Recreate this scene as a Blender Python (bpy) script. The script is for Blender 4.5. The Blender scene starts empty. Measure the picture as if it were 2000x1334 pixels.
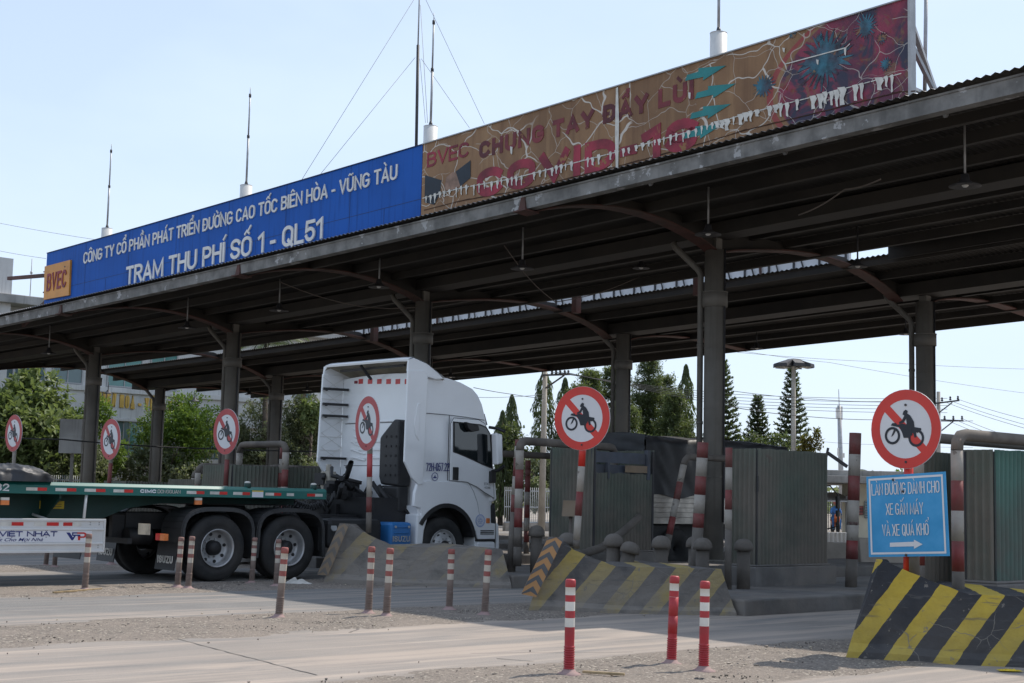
import bpy, math, random
from mathutils import Vector, Matrix
random.seed(7)
sc = bpy.context.scene
col = sc.collection
rnd = random.uniform
rad = math.radians

# ------------------------------------------------------------ camera
F, HOR, ROLL, CAMH = 2850.0, 972.0, .023, 1.4          # pixels of the 2000 px wide photograph
pitch, roll = math.atan((HOR - 667) / F), math.atan(ROLL)
RC = (Matrix.Rotation(math.pi / 2 + pitch, 3, 'X') @ Matrix.Rotation(roll, 3, 'Z'))
cd = bpy.data.cameras.new('camera'); cam = bpy.data.objects.new('camera', cd); col.objects.link(cam)
cam.matrix_world = Matrix.Translation((0, 0, CAMH)) @ RC.to_4x4()
cd.sensor_width = 36; cd.lens = 36 * F / 2000; cd.clip_start = .1; cd.clip_end = 3000
sc.camera = cam
O = Vector((0, 0, CAMH))
# ------------------------------------------------------------ light
LANE = Vector((math.sin(rad(47)), math.cos(rad(47)), 0))  # driving direction
ACR = Vector((-LANE.y, LANE.x, 0))                        # across the plaza, away from the viewer
SUN_EL = rad(50.5)
sun_dir = (LANE * math.cos(SUN_EL) + Vector((0, 0, math.sin(SUN_EL)))).normalized()
sd = bpy.data.lights.new('sun', 'SUN'); so = bpy.data.objects.new('sun', sd); col.objects.link(so)
sd.energy = 3.0; sd.angle = rad(.6); sd.color = (1, .93, .84)
so.rotation_euler = sun_dir.to_track_quat('Z', 'Y').to_euler(); so.location = (0, 0, 60)
wd = bpy.data.worlds.new('World'); sc.world = wd; wd.use_nodes = True
wn = wd.node_tree
bgn = wn.nodes['Background']
sky = wn.nodes.new('ShaderNodeTexSky'); sky.sky_type = 'NISHITA'; sky.sun_disc = False
sky.sun_elevation = SUN_EL; sky.sun_rotation = rad(47)
sky.air_density = 1.0; sky.dust_density = 1.2; sky.ozone_density = 1.0; sky.altitude = 0
tcw = wn.nodes.new('ShaderNodeTexCoord'); sxyz = wn.nodes.new('ShaderNodeSeparateXYZ'); wn.links.new(tcw.outputs['Generated'], sxyz.inputs[0])
mrw = wn.nodes.new('ShaderNodeMapRange'); wn.links.new(sxyz.outputs[2], mrw.inputs[0])      # hazy air: thicker towards the horizon
mrw.inputs[1].default_value = 0; mrw.inputs[2].default_value = .5; mrw.inputs[3].default_value = .85; mrw.inputs[4].default_value = .45
cln = wn.nodes.new('ShaderNodeTexNoise'); cln.inputs['Scale'].default_value = 2.2; cln.inputs['Detail'].default_value = 5
cmap = wn.nodes.new('ShaderNodeMapping'); cmap.inputs['Scale'].default_value = (1, 1, 2.5); wn.links.new(tcw.outputs['Generated'], cmap.inputs[0]); wn.links.new(cmap.outputs[0], cln.inputs['Vector'])
clr = wn.nodes.new('ShaderNodeMapRange'); clr.inputs[1].default_value = .5; clr.inputs[2].default_value = .72; clr.inputs[4].default_value = .30; wn.links.new(cln.outputs['Fac'], clr.inputs[0])
adw = wn.nodes.new('ShaderNodeMath'); adw.use_clamp = True; wn.links.new(mrw.outputs[0], adw.inputs[0]); wn.links.new(clr.outputs[0], adw.inputs[1])
mxw = wn.nodes.new('ShaderNodeMix'); mxw.data_type = 'RGBA'; wn.links.new(adw.outputs[0], mxw.inputs[0]); wn.links.new(sky.outputs[0], mxw.inputs[6])
mxw.inputs[7].default_value = (5.15, 6.15, 7.6, 1)
wn.links.new(mxw.outputs[2], bgn.inputs[0]); bgn.inputs[1].default_value = .11
sc.view_settings.view_transform = 'Standard'; sc.view_settings.look = 'None'
sc.view_settings.exposure = 0.5; sc.view_settings.gamma = 1

# ------------------------------------------------------------ geometry helpers
def ray(px, py): return RC @ Vector(((px - 1000) / F, -(py - 667) / F, -1))
def G(px, py, z=0):
    d = ray(px, py); return O + d * ((z - CAMH) / d.z)
def DP(px, py, Y):
    d = ray(px, py); return O + d * (Y / d.y)
def PL(px, py, n, k):
    d = ray(px, py); return O + d * ((k - n.dot(O)) / n.dot(d))
def PS(px, py, s):
    """pixel -> (c, z) on the plane across the lanes at distance s"""
    p = PL(px, py, LANE, s); return ACR.dot(p), p.z
def LC(s, c, z=0): return LANE * s + ACR * c + Vector((0, 0, z))
def sc_of(p): return LANE.dot(p), ACR.dot(p)
def drop(c): return -.0325 * (c - 19) + .0003 * (c - 19) ** 2     # the canopy falls gently to the far end
def FLC(v): return LC(v[0], v[1], v[2])
def FCAN(v): return LC(v[0], v[1], v[2] + drop(v[1]))
ANG = math.atan2(LANE.y, LANE.x)
WM = {}

class MB:
    def __init__(s): s.v = []; s.f = []; s.m = []; s.s = []
    def add(s, vs, fs, mi=0, sm=False, T=None):
        b = len(s.v)
        s.v += [tuple(T @ Vector(v)) if T else tuple(v) for v in vs]
        for f in fs:
            s.f.append(tuple(b + i for i in f)); s.m.append(mi); s.s.append(sm)
        return s
    def hexa(s, p, mi=0, T=None):
        return s.add(p, [(3, 2, 1, 0), (4, 5, 6, 7), (0, 1, 5, 4), (1, 2, 6, 5), (2, 3, 7, 6), (3, 0, 4, 7)], mi, False, T)
    def box(s, x0, x1, y0, y1, z0, z1, mi=0, T=None):
        return s.hexa([(x0, y0, z0), (x1, y0, z0), (x1, y1, z0), (x0, y1, z0), (x0, y0, z1), (x1, y0, z1), (x1, y1, z1), (x0, y1, z1)], mi, T)
    def bar(s, a, b, w, h, mi=0, up=(0, 0, 1)):
        a, b, up = Vector(a), Vector(b), Vector(up); d = (b - a).normalized()
        x = d.cross(up)
        if x.length < 1e-4: x = d.cross(Vector((1, 0, 0)))
        x.normalize(); u = x.cross(d)
        x *= w / 2; u *= h / 2
        return s.hexa([a - x - u, a + x - u, a + x + u, a - x + u, b - x - u, b + x - u, b + x + u, b - x + u][0:4] + [b - x - u, b + x - u, b + x + u, b - x + u], mi)
    def tube(s, pts, r, n=8, mi=0, cap=True, sm=True):
        pts = [Vector(p) for p in pts]; rs = r if isinstance(r, (list, tuple)) else [r] * len(pts)
        ref = None; vs = []
        for i, p in enumerate(pts):
            d = (pts[min(i + 1, len(pts) - 1)] - pts[max(i - 1, 0)])
            if d.length < 1e-6: d = Vector((0, 0, 1))
            d.normalize()
            if ref is None:
                ref = d.orthogonal().normalized()
            ref = (ref - d * ref.dot(d))
            if ref.length < 1e-5: ref = d.orthogonal()
            ref.normalize(); q = d.cross(ref)
            for k in range(n):
                a = 2 * math.pi * k / n
                vs.append(p + (ref * math.cos(a) + q * math.sin(a)) * rs[i])
        fs = []; N = len(pts)
        for i in range(N - 1):
            for k in range(n):
                fs.append((i * n + k, i * n + (k + 1) % n, (i + 1) * n + (k + 1) % n, (i + 1) * n + k))
        b = len(s.v); s.add(vs, fs, mi, sm)
        if cap:
            s.f.append(tuple(b + k for k in reversed(range(n)))); s.m.append(mi); s.s.append(False)
            s.f.append(tuple(b + (N - 1) * n + k for k in range(n))); s.m.append(mi); s.s.append(False)
        return s
    def cyl(s, a, b, r0, r1=None, n=14, mi=0, cap=True):
        return s.tube([a, b], [r0, r0 if r1 is None else r1], n, mi, cap)
    def lathe(s, prof, n=24, T=None, mis=None, sm=True, caps=True):
        vs = []
        for r, z in prof:
            for k in range(n):
                a = 2 * math.pi * k / n; vs.append((r * math.cos(a), r * math.sin(a), z))
        b = len(s.v); s.add(vs, [], 0, False, T)
        for i in range(len(prof) - 1):
            for k in range(n):
                s.f.append((b + i * n + k, b + i * n + (k + 1) % n, b + (i + 1) * n + (k + 1) % n, b + (i + 1) * n + k))
                s.m.append(mis[i] if mis else 0); s.s.append(sm)
        if caps:
            s.f.append(tuple(b + k for k in reversed(range(n)))); s.m.append(mis[0] if mis else 0); s.s.append(False)
            s.f.append(tuple(b + (len(prof) - 1) * n + k for k in range(n))); s.m.append(mis[-1] if mis else 0); s.s.append(False)
        return s
    def prism(s, poly, P, d0, d1, mi=0, cap=True):
        """polygon (u,v) pulled from depth d0 to d1 through P(u,v,d)"""
        n = len(poly); vs = [P(u, v, d0) for u, v in poly] + [P(u, v, d1) for u, v in poly]
        fs = [(i, (i + 1) % n, n + (i + 1) % n, n + i) for i in range(n)]
        if cap: fs += [tuple(reversed(range(n))), tuple(range(n, 2 * n))]
        return s.add(vs, fs, mi)
    def sheet(s, fn, nu, nv, mi=0, sm=False):
        vs = [fn(i / nu, j / nv) for j in range(nv + 1) for i in range(nu + 1)]
        fs = [(j * (nu + 1) + i, j * (nu + 1) + i + 1, (j + 1) * (nu + 1) + i + 1, (j + 1) * (nu + 1) + i) for j in range(nv) for i in range(nu)]
        return s.add(vs, fs, mi, sm)
    def poly(s, pts, mi=0): return s.add(pts, [tuple(range(len(pts)))], mi)
    def build(s, name, mats, parent=None, frame=None, world=False, loc=None, bevel=0, fix=True):
        vs = [Vector(v) for v in s.v]
        if frame is not None:
            vs = [Vector(frame(v)) for v in vs] if callable(frame) else [frame @ v for v in vs]
            world = True
        if world and parent is not None:
            inv = WM[parent.name].inverted(); vs = [inv @ v for v in vs]
        if parent is None and loc is not None:
            lo = Vector(loc); vs = [v - lo for v in vs]
        me = bpy.data.meshes.new(name); me.from_pydata(vs, [], s.f)
        for m in (mats if isinstance(mats, (list, tuple)) else [mats]): me.materials.append(m)
        me.polygons.foreach_set('material_index', s.m); me.polygons.foreach_set('use_smooth', s.s)
        if fix and len(s.f) < 60000:
            import bmesh
            bm = bmesh.new(); bm.from_mesh(me); bmesh.ops.recalc_face_normals(bm, faces=bm.faces); bm.to_mesh(me); bm.free()
        me.update()
        o = bpy.data.objects.new(name, me); col.objects.link(o)
        if parent is not None: o.parent = parent; WM[o.name] = WM[parent.name].copy()
        else:
            o.location = loc or (0, 0, 0); WM[o.name] = Matrix.Translation(o.location)
        if bevel:
            b = o.modifiers.new('bevel', 'BEVEL'); b.width = bevel; b.segments = 2; b.limit_method = 'ANGLE'; b.angle_limit = rad(35); b.harden_normals = False
        return o

def build_each(mb, name, mats, parent, **k):
    """every separate piece of mb becomes a part of its own"""
    par = list(range(len(mb.v)))
    def find(a):
        while par[a] != a: par[a] = par[par[a]]; a = par[a]
        return a
    for f in mb.f:
        for i in f[1:]: par[find(i)] = find(f[0])
    groups = {}
    for n, f in enumerate(mb.f): groups.setdefault(find(f[0]), []).append(n)
    for fl in groups.values():
        q = MB(); mp = {}
        for n in fl:
            for i in mb.f[n]:
                if i not in mp: mp[i] = len(q.v); q.v.append(mb.v[i])
            q.f.append(tuple(mp[i] for i in mb.f[n])); q.m.append(mb.m[n]); q.s.append(mb.s[n])
        q.build(name, mats, parent, **k)
def tag(o, label=None, cat=None, group=None, kind=None):
    if label: o['label'] = label
    if cat: o['category'] = cat
    if group: o['group'] = group
    if kind: o['kind'] = kind
    return o
def thing(name, label, cat, loc, rz=0, group=None, tilt=None):
    o = bpy.data.objects.new(name, None); col.objects.link(o); o.empty_display_size = .2
    o.location = loc
    M = Matrix.Translation(loc) @ Matrix.Rotation(rz, 4, 'Z')
    o.rotation_euler = (0, 0, rz)
    if tilt is not None:
        R = Matrix.Rotation(tilt[1], 4, Vector((math.cos(tilt[0]), math.sin(tilt[0]), 0))) @ Matrix.Rotation(rz, 4, 'Z')
        o.rotation_euler = R.to_euler(); M = Matrix.Translation(loc) @ R
    WM[o.name] = M
    return tag(o, label, cat, group)
def dup(root, loc, rot=None, label=None, group=None, scale=None):
    r = root.copy(); col.objects.link(r); r.location = loc
    if rot is not None: r.rotation_euler = rot
    if scale is not None: r.scale = (scale,) * 3
    if label: r['label'] = label
    if group: r['group'] = group
    for ch in list(root.children):
        c = ch.copy(); col.objects.link(c); c.parent = r
        for g in list(ch.children):
            d = g.copy(); col.objects.link(d); d.parent = c
    return r

# ------------------------------------------------------------ materials
def NT(name):
    m = bpy.data.materials.new(name); m.use_nodes = True; nt = m.node_tree
    return m, nt, nt.nodes['Principled BSDF']
class NB:
    """small node builder"""
    def __init__(s, nt): s.nt = nt
    def n(s, t, **k):
        x = s.nt.nodes.new('ShaderNode' + t)
        for a, b in k.items(): setattr(x, a, b)
        return x
    def l(s, a, b): s.nt.links.new(a, b)
    def setin(s, sock, v):
        if hasattr(v, 'is_linked') or isinstance(v, bpy.types.NodeSocket): s.l(v, sock)
        else: sock.default_value = v
    def math(s, op, a, b=None, c=None, clamp=False):
        x = s.n('Math', operation=op); x.use_clamp = clamp
        s.setin(x.inputs[0], a)
        if b is not None: s.setin(x.inputs[1], b)
        if c is not None: s.setin(x.inputs[2], c)
        return x.outputs[0]
    def obj(s): return s.n('TexCoord').outputs['Object']
    def mapped(s, vec, scale=(1, 1, 1), loc=(0, 0, 0), rot=(0, 0, 0)):
        x = s.n('Mapping'); s.l(vec, x.inputs[0]); x.inputs['Scale'].default_value = scale; x.inputs['Location'].default_value = loc; x.inputs['Rotation'].default_value = rot
        return x.outputs[0]
    def noise(s, vec, scale, detail=3, rough=.55, dist=0):
        x = s.n('TexNoise'); s.l(vec, x.inputs['Vector']); x.inputs['Scale'].default_value = scale; x.inputs['Detail'].default_value = detail
        x.inputs['Roughness'].default_value = rough; x.inputs['Distortion'].default_value = dist
        return x.outputs['Fac']
    def ncol(s, vec, scale, detail=2):
        x = s.n('TexNoise'); s.l(vec, x.inputs['Vector']); x.inputs['Scale'].default_value = scale; x.inputs['Detail'].default_value = detail
        return x.outputs['Color']
    def vor(s, vec, scale, feature='F1', out='Distance', rnd=1):
        x = s.n('TexVoronoi', feature=feature); s.l(vec, x.inputs['Vector']); x.inputs['Scale'].default_value = scale; x.inputs['Randomness'].default_value = rnd
        return x.outputs[out]
    def ramp(s, v, a, b): # smooth 0..1
        x = s.n('MapRange', interpolation_type='SMOOTHSTEP'); s.setin(x.inputs['Value'], v); x.inputs['From Min'].default_value = a; x.inputs['From Max'].default_value = b
        return x.outputs[0]
    def mix(s, f, a, b, bt='MIX'):
        x = s.n('Mix', data_type='RGBA', blend_type=bt); s.setin(x.inputs[0], f)
        for i, v in ((6, a), (7, b)):
            if isinstance(v, tuple): x.inputs[i].default_value = v if len(v) == 4 else v + (1,)
            else: s.l(v, x.inputs[i])
        return x.outputs[2]
    def sep(s, vec):
        x = s.n('SeparateXYZ'); s.l(vec, x.inputs[0]); return x.outputs
    def bump(s, h, strength, dist, pb):
        x = s.n('Bump'); s.l(h, x.inputs['Height']); x.inputs['Strength'].default_value = strength; x.inputs['Distance'].default_value = dist
        s.l(x.outputs[0], pb.inputs['Normal'])
DUST = (.26, .215, .175)
def mat(name, c, rough=.6, metal=0, var=.12, vs=4, dust=0, dscale=1.2, dustc=DUST, zdust=None, bump=0, bs=40, spec=.5, fleck=0, fleckc=(.4, .38, .35), fs=6, streak=0, coat=0):
    m, nt, p = NT(name); b = NB(nt); o = b.obj()
    n = b.noise(o, vs, 4)
    dk = tuple(x * (1 - var * 1.6) for x in c); lt = tuple(min(1, x * (1 + var)) for x in c)
    cc = b.mix(b.ramp(n, .3, .7), dk, lt)
    if streak:
        st = b.noise(b.mapped(o, (7, 7, .35)), 1.6, 4, .6)
        cc = b.mix(b.math('MULTIPLY', b.ramp(st, .5, .72), streak), cc, tuple(x * .35 for x in c))
    if fleck:
        fl = b.noise(o, fs, 6, .65)
        cc = b.mix(b.ramp(fl, .66 - fleck * .1, .69 - fleck * .1), cc, fleckc)
    r = rough
    if dust:
        d = b.noise(o, dscale, 5, .6)
        f = b.math('MULTIPLY', b.ramp(d, .35, .75), dust)
        if zdust:
            z = b.sep(b.n('TexCoord').outputs['Object'])[2]
            zz = b.n('MapRange'); b.l(z, zz.inputs[0]); zz.inputs[1].default_value = zdust[0]; zz.inputs[2].default_value = zdust[1]; zz.inputs[3].default_value = zdust[2]; zz.inputs[4].default_value = 0
            f = b.math('ADD', f, b.math('MULTIPLY', zz.outputs[0], b.ramp(d, .15, .6)), clamp=True)
        cc = b.mix(f, cc, dustc)
        rr = b.n('MapRange'); b.l(f, rr.inputs[0]); rr.inputs[3].default_value = rough; rr.inputs[4].default_value = .9
        b.l(rr.outputs[0], p.inputs['Roughness'])
    else: p.inputs['Roughness'].default_value = rough
    b.l(cc, p.inputs['Base Color']); p.inputs['Metallic'].default_value = metal
    p.inputs['Specular IOR Level'].default_value = spec
    if coat: p.inputs['Coat Weight'].default_value = coat; p.inputs['Coat Roughness'].default_value = .08
    if bump: b.bump(b.noise(o, bs, 5, .6), bump, .01, p)
    return m
M = {}
M['steel'] = mat('column_steel', (.17, .158, .138), .6, 0, .15, 1.5, dust=.5, dscale=.8, dustc=(.20, .175, .145), streak=.3)
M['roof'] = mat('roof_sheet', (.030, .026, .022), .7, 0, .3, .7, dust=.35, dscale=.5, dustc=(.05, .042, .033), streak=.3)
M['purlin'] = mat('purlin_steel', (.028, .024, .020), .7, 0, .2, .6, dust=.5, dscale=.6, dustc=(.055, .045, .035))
M['gutter'] = mat('gutter_zinc', (.20, .195, .185), .75, .0, .25, 2.5, fleck=.75, fleckc=(.40, .40, .40), fs=2.0, streak=.2, bump=.15, bs=60)
M['redsteel'] = mat('red_primer_steel', (.09, .03, .022), .65, 0, .25, 2, dust=.8, dscale=1.5, dustc=(.075, .055, .045))
M['white_paint'] = mat('white_paint', (.72, .71, .68), .5, 0, .06, 2, dust=.25, streak=.1)
M['galv'] = mat('galvanised', (.38, .38, .38), .5, .3, .1, 5)
M['dark'] = mat('dark_metal', (.035, .035, .04), .6, 0, .2, 3, dust=.15)
M['blue_board'] = mat('blue_board', (.012, .10, .42), .6, 0, .07, .6, streak=.38, dust=.0, spec=.18)
M['letter'] = mat('letter_face', (.74, .73, .70), .5, 0, .05, 2, dust=.15, dscale=3)
M['seam'] = mat('panel_seam', (.012, .03, .10), .7, 0, .1, 3)
M['orange'] = mat('orange_plate', (.62, .26, .035), .45, 0, .1, 1.5, streak=.12)
M['maroon'] = mat('maroon_paint', (.24, .022, .035), .55, 0, .15, 3)
M['concrete'] = mat('concrete', (.30, .275, .245), .9, 0, .2, 3, dust=.5, bump=.5, bs=30)
M['concrete_d'] = mat('dirty_concrete', (.16, .15, .14), .9, 0, .2, 2, dust=.5, dscale=1.5, bump=.6, bs=25)
M['rubber'] = mat('tyre_rubber', (.022, .022, .022), .8, 0, .2, 6, dust=.22, dscale=2, dustc=(.12, .10, .085))
M['black'] = mat('black_plastic', (.016, .016, .018), .5, 0, .2, 5, dust=.15, dustc=(.1, .085, .07))
M['frame'] = mat('chassis_black', (.012, .012, .013), .6, 0, .3, 5, dust=.25, dustc=(.06, .05, .045))
M['cab'] = mat('cab_white', (.85, .855, .86), .28, 0, .02, 1.2, dust=.1, dscale=.8, dustc=(.5, .45, .4), coat=.5)
M['cab_in'] = mat('fairing_inside', (.45, .41, .34), .7, 0, .2, 3, dust=.4)
M['glass'] = mat('dark_glass', (.012, .016, .018), .06, 0, .1, 2, spec=.9)
M['green_deck'] = mat('trailer_green', (.008, .135, .115), .38, 0, .1, 1.2, dust=.14, dscale=.7, dustc=(.16, .2, .18))
M['green_dark'] = mat('trailer_green_dark', (.006, .05, .042), .5, 0, .2, 1.5, dust=.2, dustc=(.05, .06, .05))
M['alu'] = mat('white_guard', (.66, .66, .65), .4, 0, .05, 1.5, dust=.2)
M['banner_w'] = mat('banner_white', (.70, .71, .74), .5, 0, .03, 2)
M['navy'] = mat('navy_ink', (.012, .02, .16), .5, 0, .1, 3)
M['redref'] = mat('red_reflector', (.60, .025, .02), .3, 0, .1, 6)
M['whiteref'] = mat('white_reflector', (.62, .60, .55), .35, 0, .1, 6)
M['yellow'] = mat('yellow_label', (.65, .46, .02), .5, 0, .1, 5)
M['amber'] = mat('amber_lamp', (.75, .22, .06), .3, 0, .1, 6)
M['rim'] = mat('silver_rim', (.48, .48, .48), .35, .5, .1, 4, dust=.25)
M['tank_blue'] = mat('blue_tank', (.02, .16, .42), .35, 0, .1, 2, dust=.12)
M['tarp'] = mat('black_tarp', (.018, .020, .024), .5, 0, .25, 3, dust=.12, dustc=(.09, .085, .08))
M['sign_red'] = mat('sign_red', (.60, .032, .02), .4, 0, .08, 2, dust=.08)
M['sign_red_f'] = mat('sign_red_faded', (.44, .045, .05), .5, 0, .1, 2, dust=.2, dscale=2)
M['sign_white'] = mat('sign_white', (.66, .66, .67), .45, 0, .03, 2, dust=.12)
M['sign_black'] = mat('sign_black', (.010, .014, .022), .5, 0, .1, 2)
M['sky_plate'] = mat('light_blue_plate', (.045, .30, .58), .5, 0, .08, 2.2, dust=.22, dscale=2.2, dustc=(.24, .42, .55), spec=.25)
M['post_red'] = mat('post_red', (.40, .022, .03), .5, 0, .12, 4, dust=.12, dscale=5)
M['post_white'] = mat('post_white', (.72, .69, .62), .5, 0, .06, 4, dust=.18, dscale=5)
M['post_red_d'] = mat('post_red_dusty', (.30, .05, .045), .7, 0, .2, 4, dust=.6, dscale=4)
M['post_white_d'] = mat('post_white_dusty', (.60, .54, .45), .7, 0, .15, 4, dust=.55, dscale=4)
M['post_dust'] = mat('post_dust', (.22, .16, .135), .85, 0, .2, 5, dust=.5, dscale=6)
M['post_base'] = mat('post_base', (.36, .23, .22), .85, 0, .15, 6, dust=.5, dscale=8)
M['pipe_red'] = mat('pipe_red', (.19, .028, .026), .6, 0, .2, 3, dust=.7, dscale=2, dustc=(.16, .12, .10))
M['pipe_white'] = mat('pipe_white', (.36, .325, .28), .65, 0, .15, 3, dust=.5, dscale=2, fleck=.2, fleckc=(.12, .1, .08), fs=9)
M['pipe_dirt'] = mat('pipe_dirt', (.13, .112, .095), .8, 0, .2, 3, dust=.4, dscale=2)
M['sheet'] = mat('corrugated_green', (.085, .108, .080), .6, 0, .2, 1.5, dust=.7, dscale=1.0, dustc=(.185, .16, .13), zdust=(.2, 2.1, 1.0), fleck=.06, fleckc=(.09, .06, .045), fs=3)
M['sheet_teal'] = mat('corrugated_teal', (.06, .165, .13), .5, 0, .15, 1.5, dust=.4, dscale=1.1, dustc=(.14, .12, .10), zdust=(.2, 1.5, .9))
M['board'] = mat('old_booth_board', (.07, .085, .115), .6, 0, .25, 2, dust=.55, dustc=(.13, .115, .1))
M['wood'] = mat('timber', (.34, .25, .14), .8, 0, .25, 8)
M['gold'] = mat('gold_letters', (.55, .34, .07), .35, .3, .1, 3)
M['bldg'] = mat('building_white', (.62, .61, .59), .8, 0, .08, .4, dust=.2, dscale=.3, streak=.3)
M['bldg_old'] = mat('old_concrete_slab', (.34, .33, .31), .9, 0, .25, .6, streak=.4)
M['pane'] = mat('office_glass', (.10, .16, .165), .12, 0, .15, .25, spec=.8)
M['pane_t'] = mat('office_glass_teal', (.07, .22, .20), .12, 0, .15, .25, spec=.8)
M['cream'] = mat('cream_wall', (.66, .60, .46), .85, 0, .08, .8, dust=.15)
M['wire'] = mat('wire', (.03, .03, .032), .7, 0, 0, 2)
M['wire_l'] = mat('wire_light', (.16, .13, .11), .8, 0, 0, 2)
M['bark'] = mat('bark', (.11, .085, .065), .9, 0, .3, 4, bump=.6, bs=18)
M['pole_conc'] = mat('pole_concrete', (.42, .38, .32), .9, 0, .12, 1.5, dust=.2)
M['bag'] = mat('crumpled_bag', (.55, .52, .47), .7, 0, .1, 6)

def leaf(name, a, c, sp=.35):
    m, nt, p = NT(name); b = NB(nt)
    g = b.n('NewGeometry'); o = b.obj()
    n = b.noise(o, .9, 3)
    cc = b.mix(g.outputs['Random Per Island'], a, c)
    cc = b.mix(b.ramp(n, .35, .7), cc, b.mix(.55, cc, a))
    b.l(cc, p.inputs['Base Color']); p.inputs['Roughness'].default_value = .5; p.inputs['Specular IOR Level'].default_value = sp
    tr = b.n('BsdfTranslucent'); b.l(b.mix(.5, cc, (.16, .22, .02)), tr.inputs[0])
    mx = b.n('MixShader'); mx.inputs[0].default_value = .42
    b.l(p.outputs[0], mx.inputs[1]); b.l(tr.outputs[0], mx.inputs[2]); b.l(mx.outputs[0], nt.nodes['Material Output'].inputs[0])
    return m
M['leaf_big'] = leaf('leaf_big_green', (.13, .175, .065), (.33, .39, .17))
M['leaf_bush'] = leaf('leaf_bush_green', (.12, .21, .04), (.29, .40, .07))
M['leaf_dusty'] = leaf('leaf_dusty_green', (.15, .17, .10), (.32, .34, .21))
M['leaf_dark'] = leaf('leaf_conifer', (.06, .085, .045), (.12, .15, .075))
M['leaf_norfolk'] = leaf('leaf_norfolk', (.035, .05, .034), (.07, .09, .052))
M['leaf_layer'] = leaf('leaf_layered', (.075, .10, .05), (.17, .20, .085))
M['leaf_dry'] = leaf('leaf_autumn', (.08, .07, .02), (.22, .14, .03))
M['leaf_palm'] = leaf('leaf_palm', (.05, .07, .035), (.12, .14, .07))

# ------------------------------------------------------------ ground
def road_mat(name, gravel):
    m, nt, p = NT(name); b = NB(nt); o = b.obj(); x, y, z = b.sep(o)
    wob = b.math('MULTIPLY', b.math('SUBTRACT', b.noise(o, .9, 4), .5), .9)
    wob2 = b.math('MULTIPLY', b.math('SUBTRACT', b.noise(o, 6, 4, .7), .5), .35)
    lane = b.math('PINGPONG', b.math('SUBTRACT', y, 8.1), 2.685)
    dist = b.math('ADD', b.math('ADD', lane, wob), wob2)
    strip = b.math('SUBTRACT', 1, b.ramp(dist, .75, 1.1))
    near = b.math('SUBTRACT', 1, b.ramp(y, 11, 17))
    fine = b.noise(o, 90, 3, .7); fine2 = b.noise(o, 28, 4, .7)
    asph = b.mix(b.ramp(fine, .35, .65), (.15, .145, .138), (.27, .26, .245))
    asph = b.mix(b.math('MULTIPLY', b.ramp(b.noise(o, 1.3, 5, .6), .4, .7), .5), asph, (.15, .146, .14))
    st = b.noise(b.mapped(o, (.10, 1.7, 1)), 1.6, 5, .62, .6)
    st2 = b.noise(b.mapped(o, (.35, 2.2, 1)), 1.1, 5, .6, .4)
    dustf = b.math('ADD', b.math('MULTIPLY', b.ramp(st, .42, .66), .7), b.math('MULTIPLY', near, .5))
    dustf = b.math('MULTIPLY', dustf, b.ramp(st2, .22, .55), clamp=True)
    dustf = b.math('MULTIPLY', dustf, b.math('ADD', .72, b.math('MULTIPLY', fine2, .5)), clamp=True)
    dc = b.mix(b.noise(o, .6, 4), (.35, .292, .245), (.455, .385, .325))
    c1 = b.mix(dustf, asph, dc)
    stn = b.ramp(b.noise(b.mapped(o, (.22, 1.5, 1), (3, 5, 0)), .9, 5, .62, .5), .56, .72)
    c1 = b.mix(b.math('MULTIPLY', stn, .45), c1, (.15, .14, .13))
    # cracks in the slab
    ck = b.vor(b.mapped(b.mix(.06, o, b.ncol(o, 1.5)), (.28, .33, 1)), 1.0, 'DISTANCE_TO_EDGE')
    crk = b.math('MULTIPLY', b.math('LESS_THAN', ck, .0035), b.math('LESS_THAN', b.noise(o, .25, 2), .40))
    c1 = b.mix(b.math('MULTIPLY', crk, .6), c1, (.07, .065, .06))
    gv = b.vor(o, 52, 'F1', 'Color'); gs = b.sep(gv)[0]
    gd = b.vor(o, 52)
    gcol = b.mix(gs, (.155, .134, .113), (.27, .23, .193))
    gcol = b.mix(b.math('GREATER_THAN', gs, .93), gcol, (.45, .40, .33))
    gcol = b.mix(b.math('LESS_THAN', gs, .07), gcol, (.10, .09, .08))
    gcol = b.mix(b.math('MULTIPLY', b.ramp(b.noise(o, 1.1, 5, .6), .38, .66), .7), gcol, (.265, .224, .188))
    gcol = b.mix(b.math('MULTIPLY', b.ramp(b.noise(o, 9, 3), .55, .75), .4), gcol, (.17, .15, .135))
    if gravel:
        b.l(gcol, p.inputs['Base Color'])
    else:
        b.l(b.mix(strip, c1, gcol), p.inputs['Base Color'])
    p.inputs['Roughness'].default_value = .95; p.inputs['Specular IOR Level'].default_value = .2
    h = b.math('ADD', b.math('MULTIPLY', fine, .35), b.math('MULTIPLY', b.math('MULTIPLY', b.math('SUBTRACT', .6, gd), 1.4), 1.0 if gravel else strip))
    b.bump(h, .55, .012, p)
    return m
M['road'] = road_mat('dusty_road', False); M['gravel'] = road_mat('gravel_strip', True)
M['earth'] = mat('dry_earth', (.30, .26, .21), .95, 0, .2, .15, dust=.5, dscale=.05, bump=.3, bs=8)
mb = MB(); mb.poly([(-1500, -400, 0), (1500, -400, 0), (1500, 2600, 0), (-1500, 2600, 0)])
tag(mb.build('ground', M['earth'], fix=False), kind='structure').location.z = -.03
def lane_obj(mb, name, mt, z=0):
    o = mb.build(name, mt, fix=False); o.rotation_euler = (0, 0, ANG); o.location.z = z; return o
mb = MB(); mb.poly([(-12, -8, 0), (75, -8, 0), (75, 70, 0), (-12, 70, 0)])
tag(lane_obj(mb, 'road', M['road']), kind='structure')
from mathutils import noise as mno
def nz(x, y, f=1, z=0): return mno.noise(Vector((x * f, y * f, z)))
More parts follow.
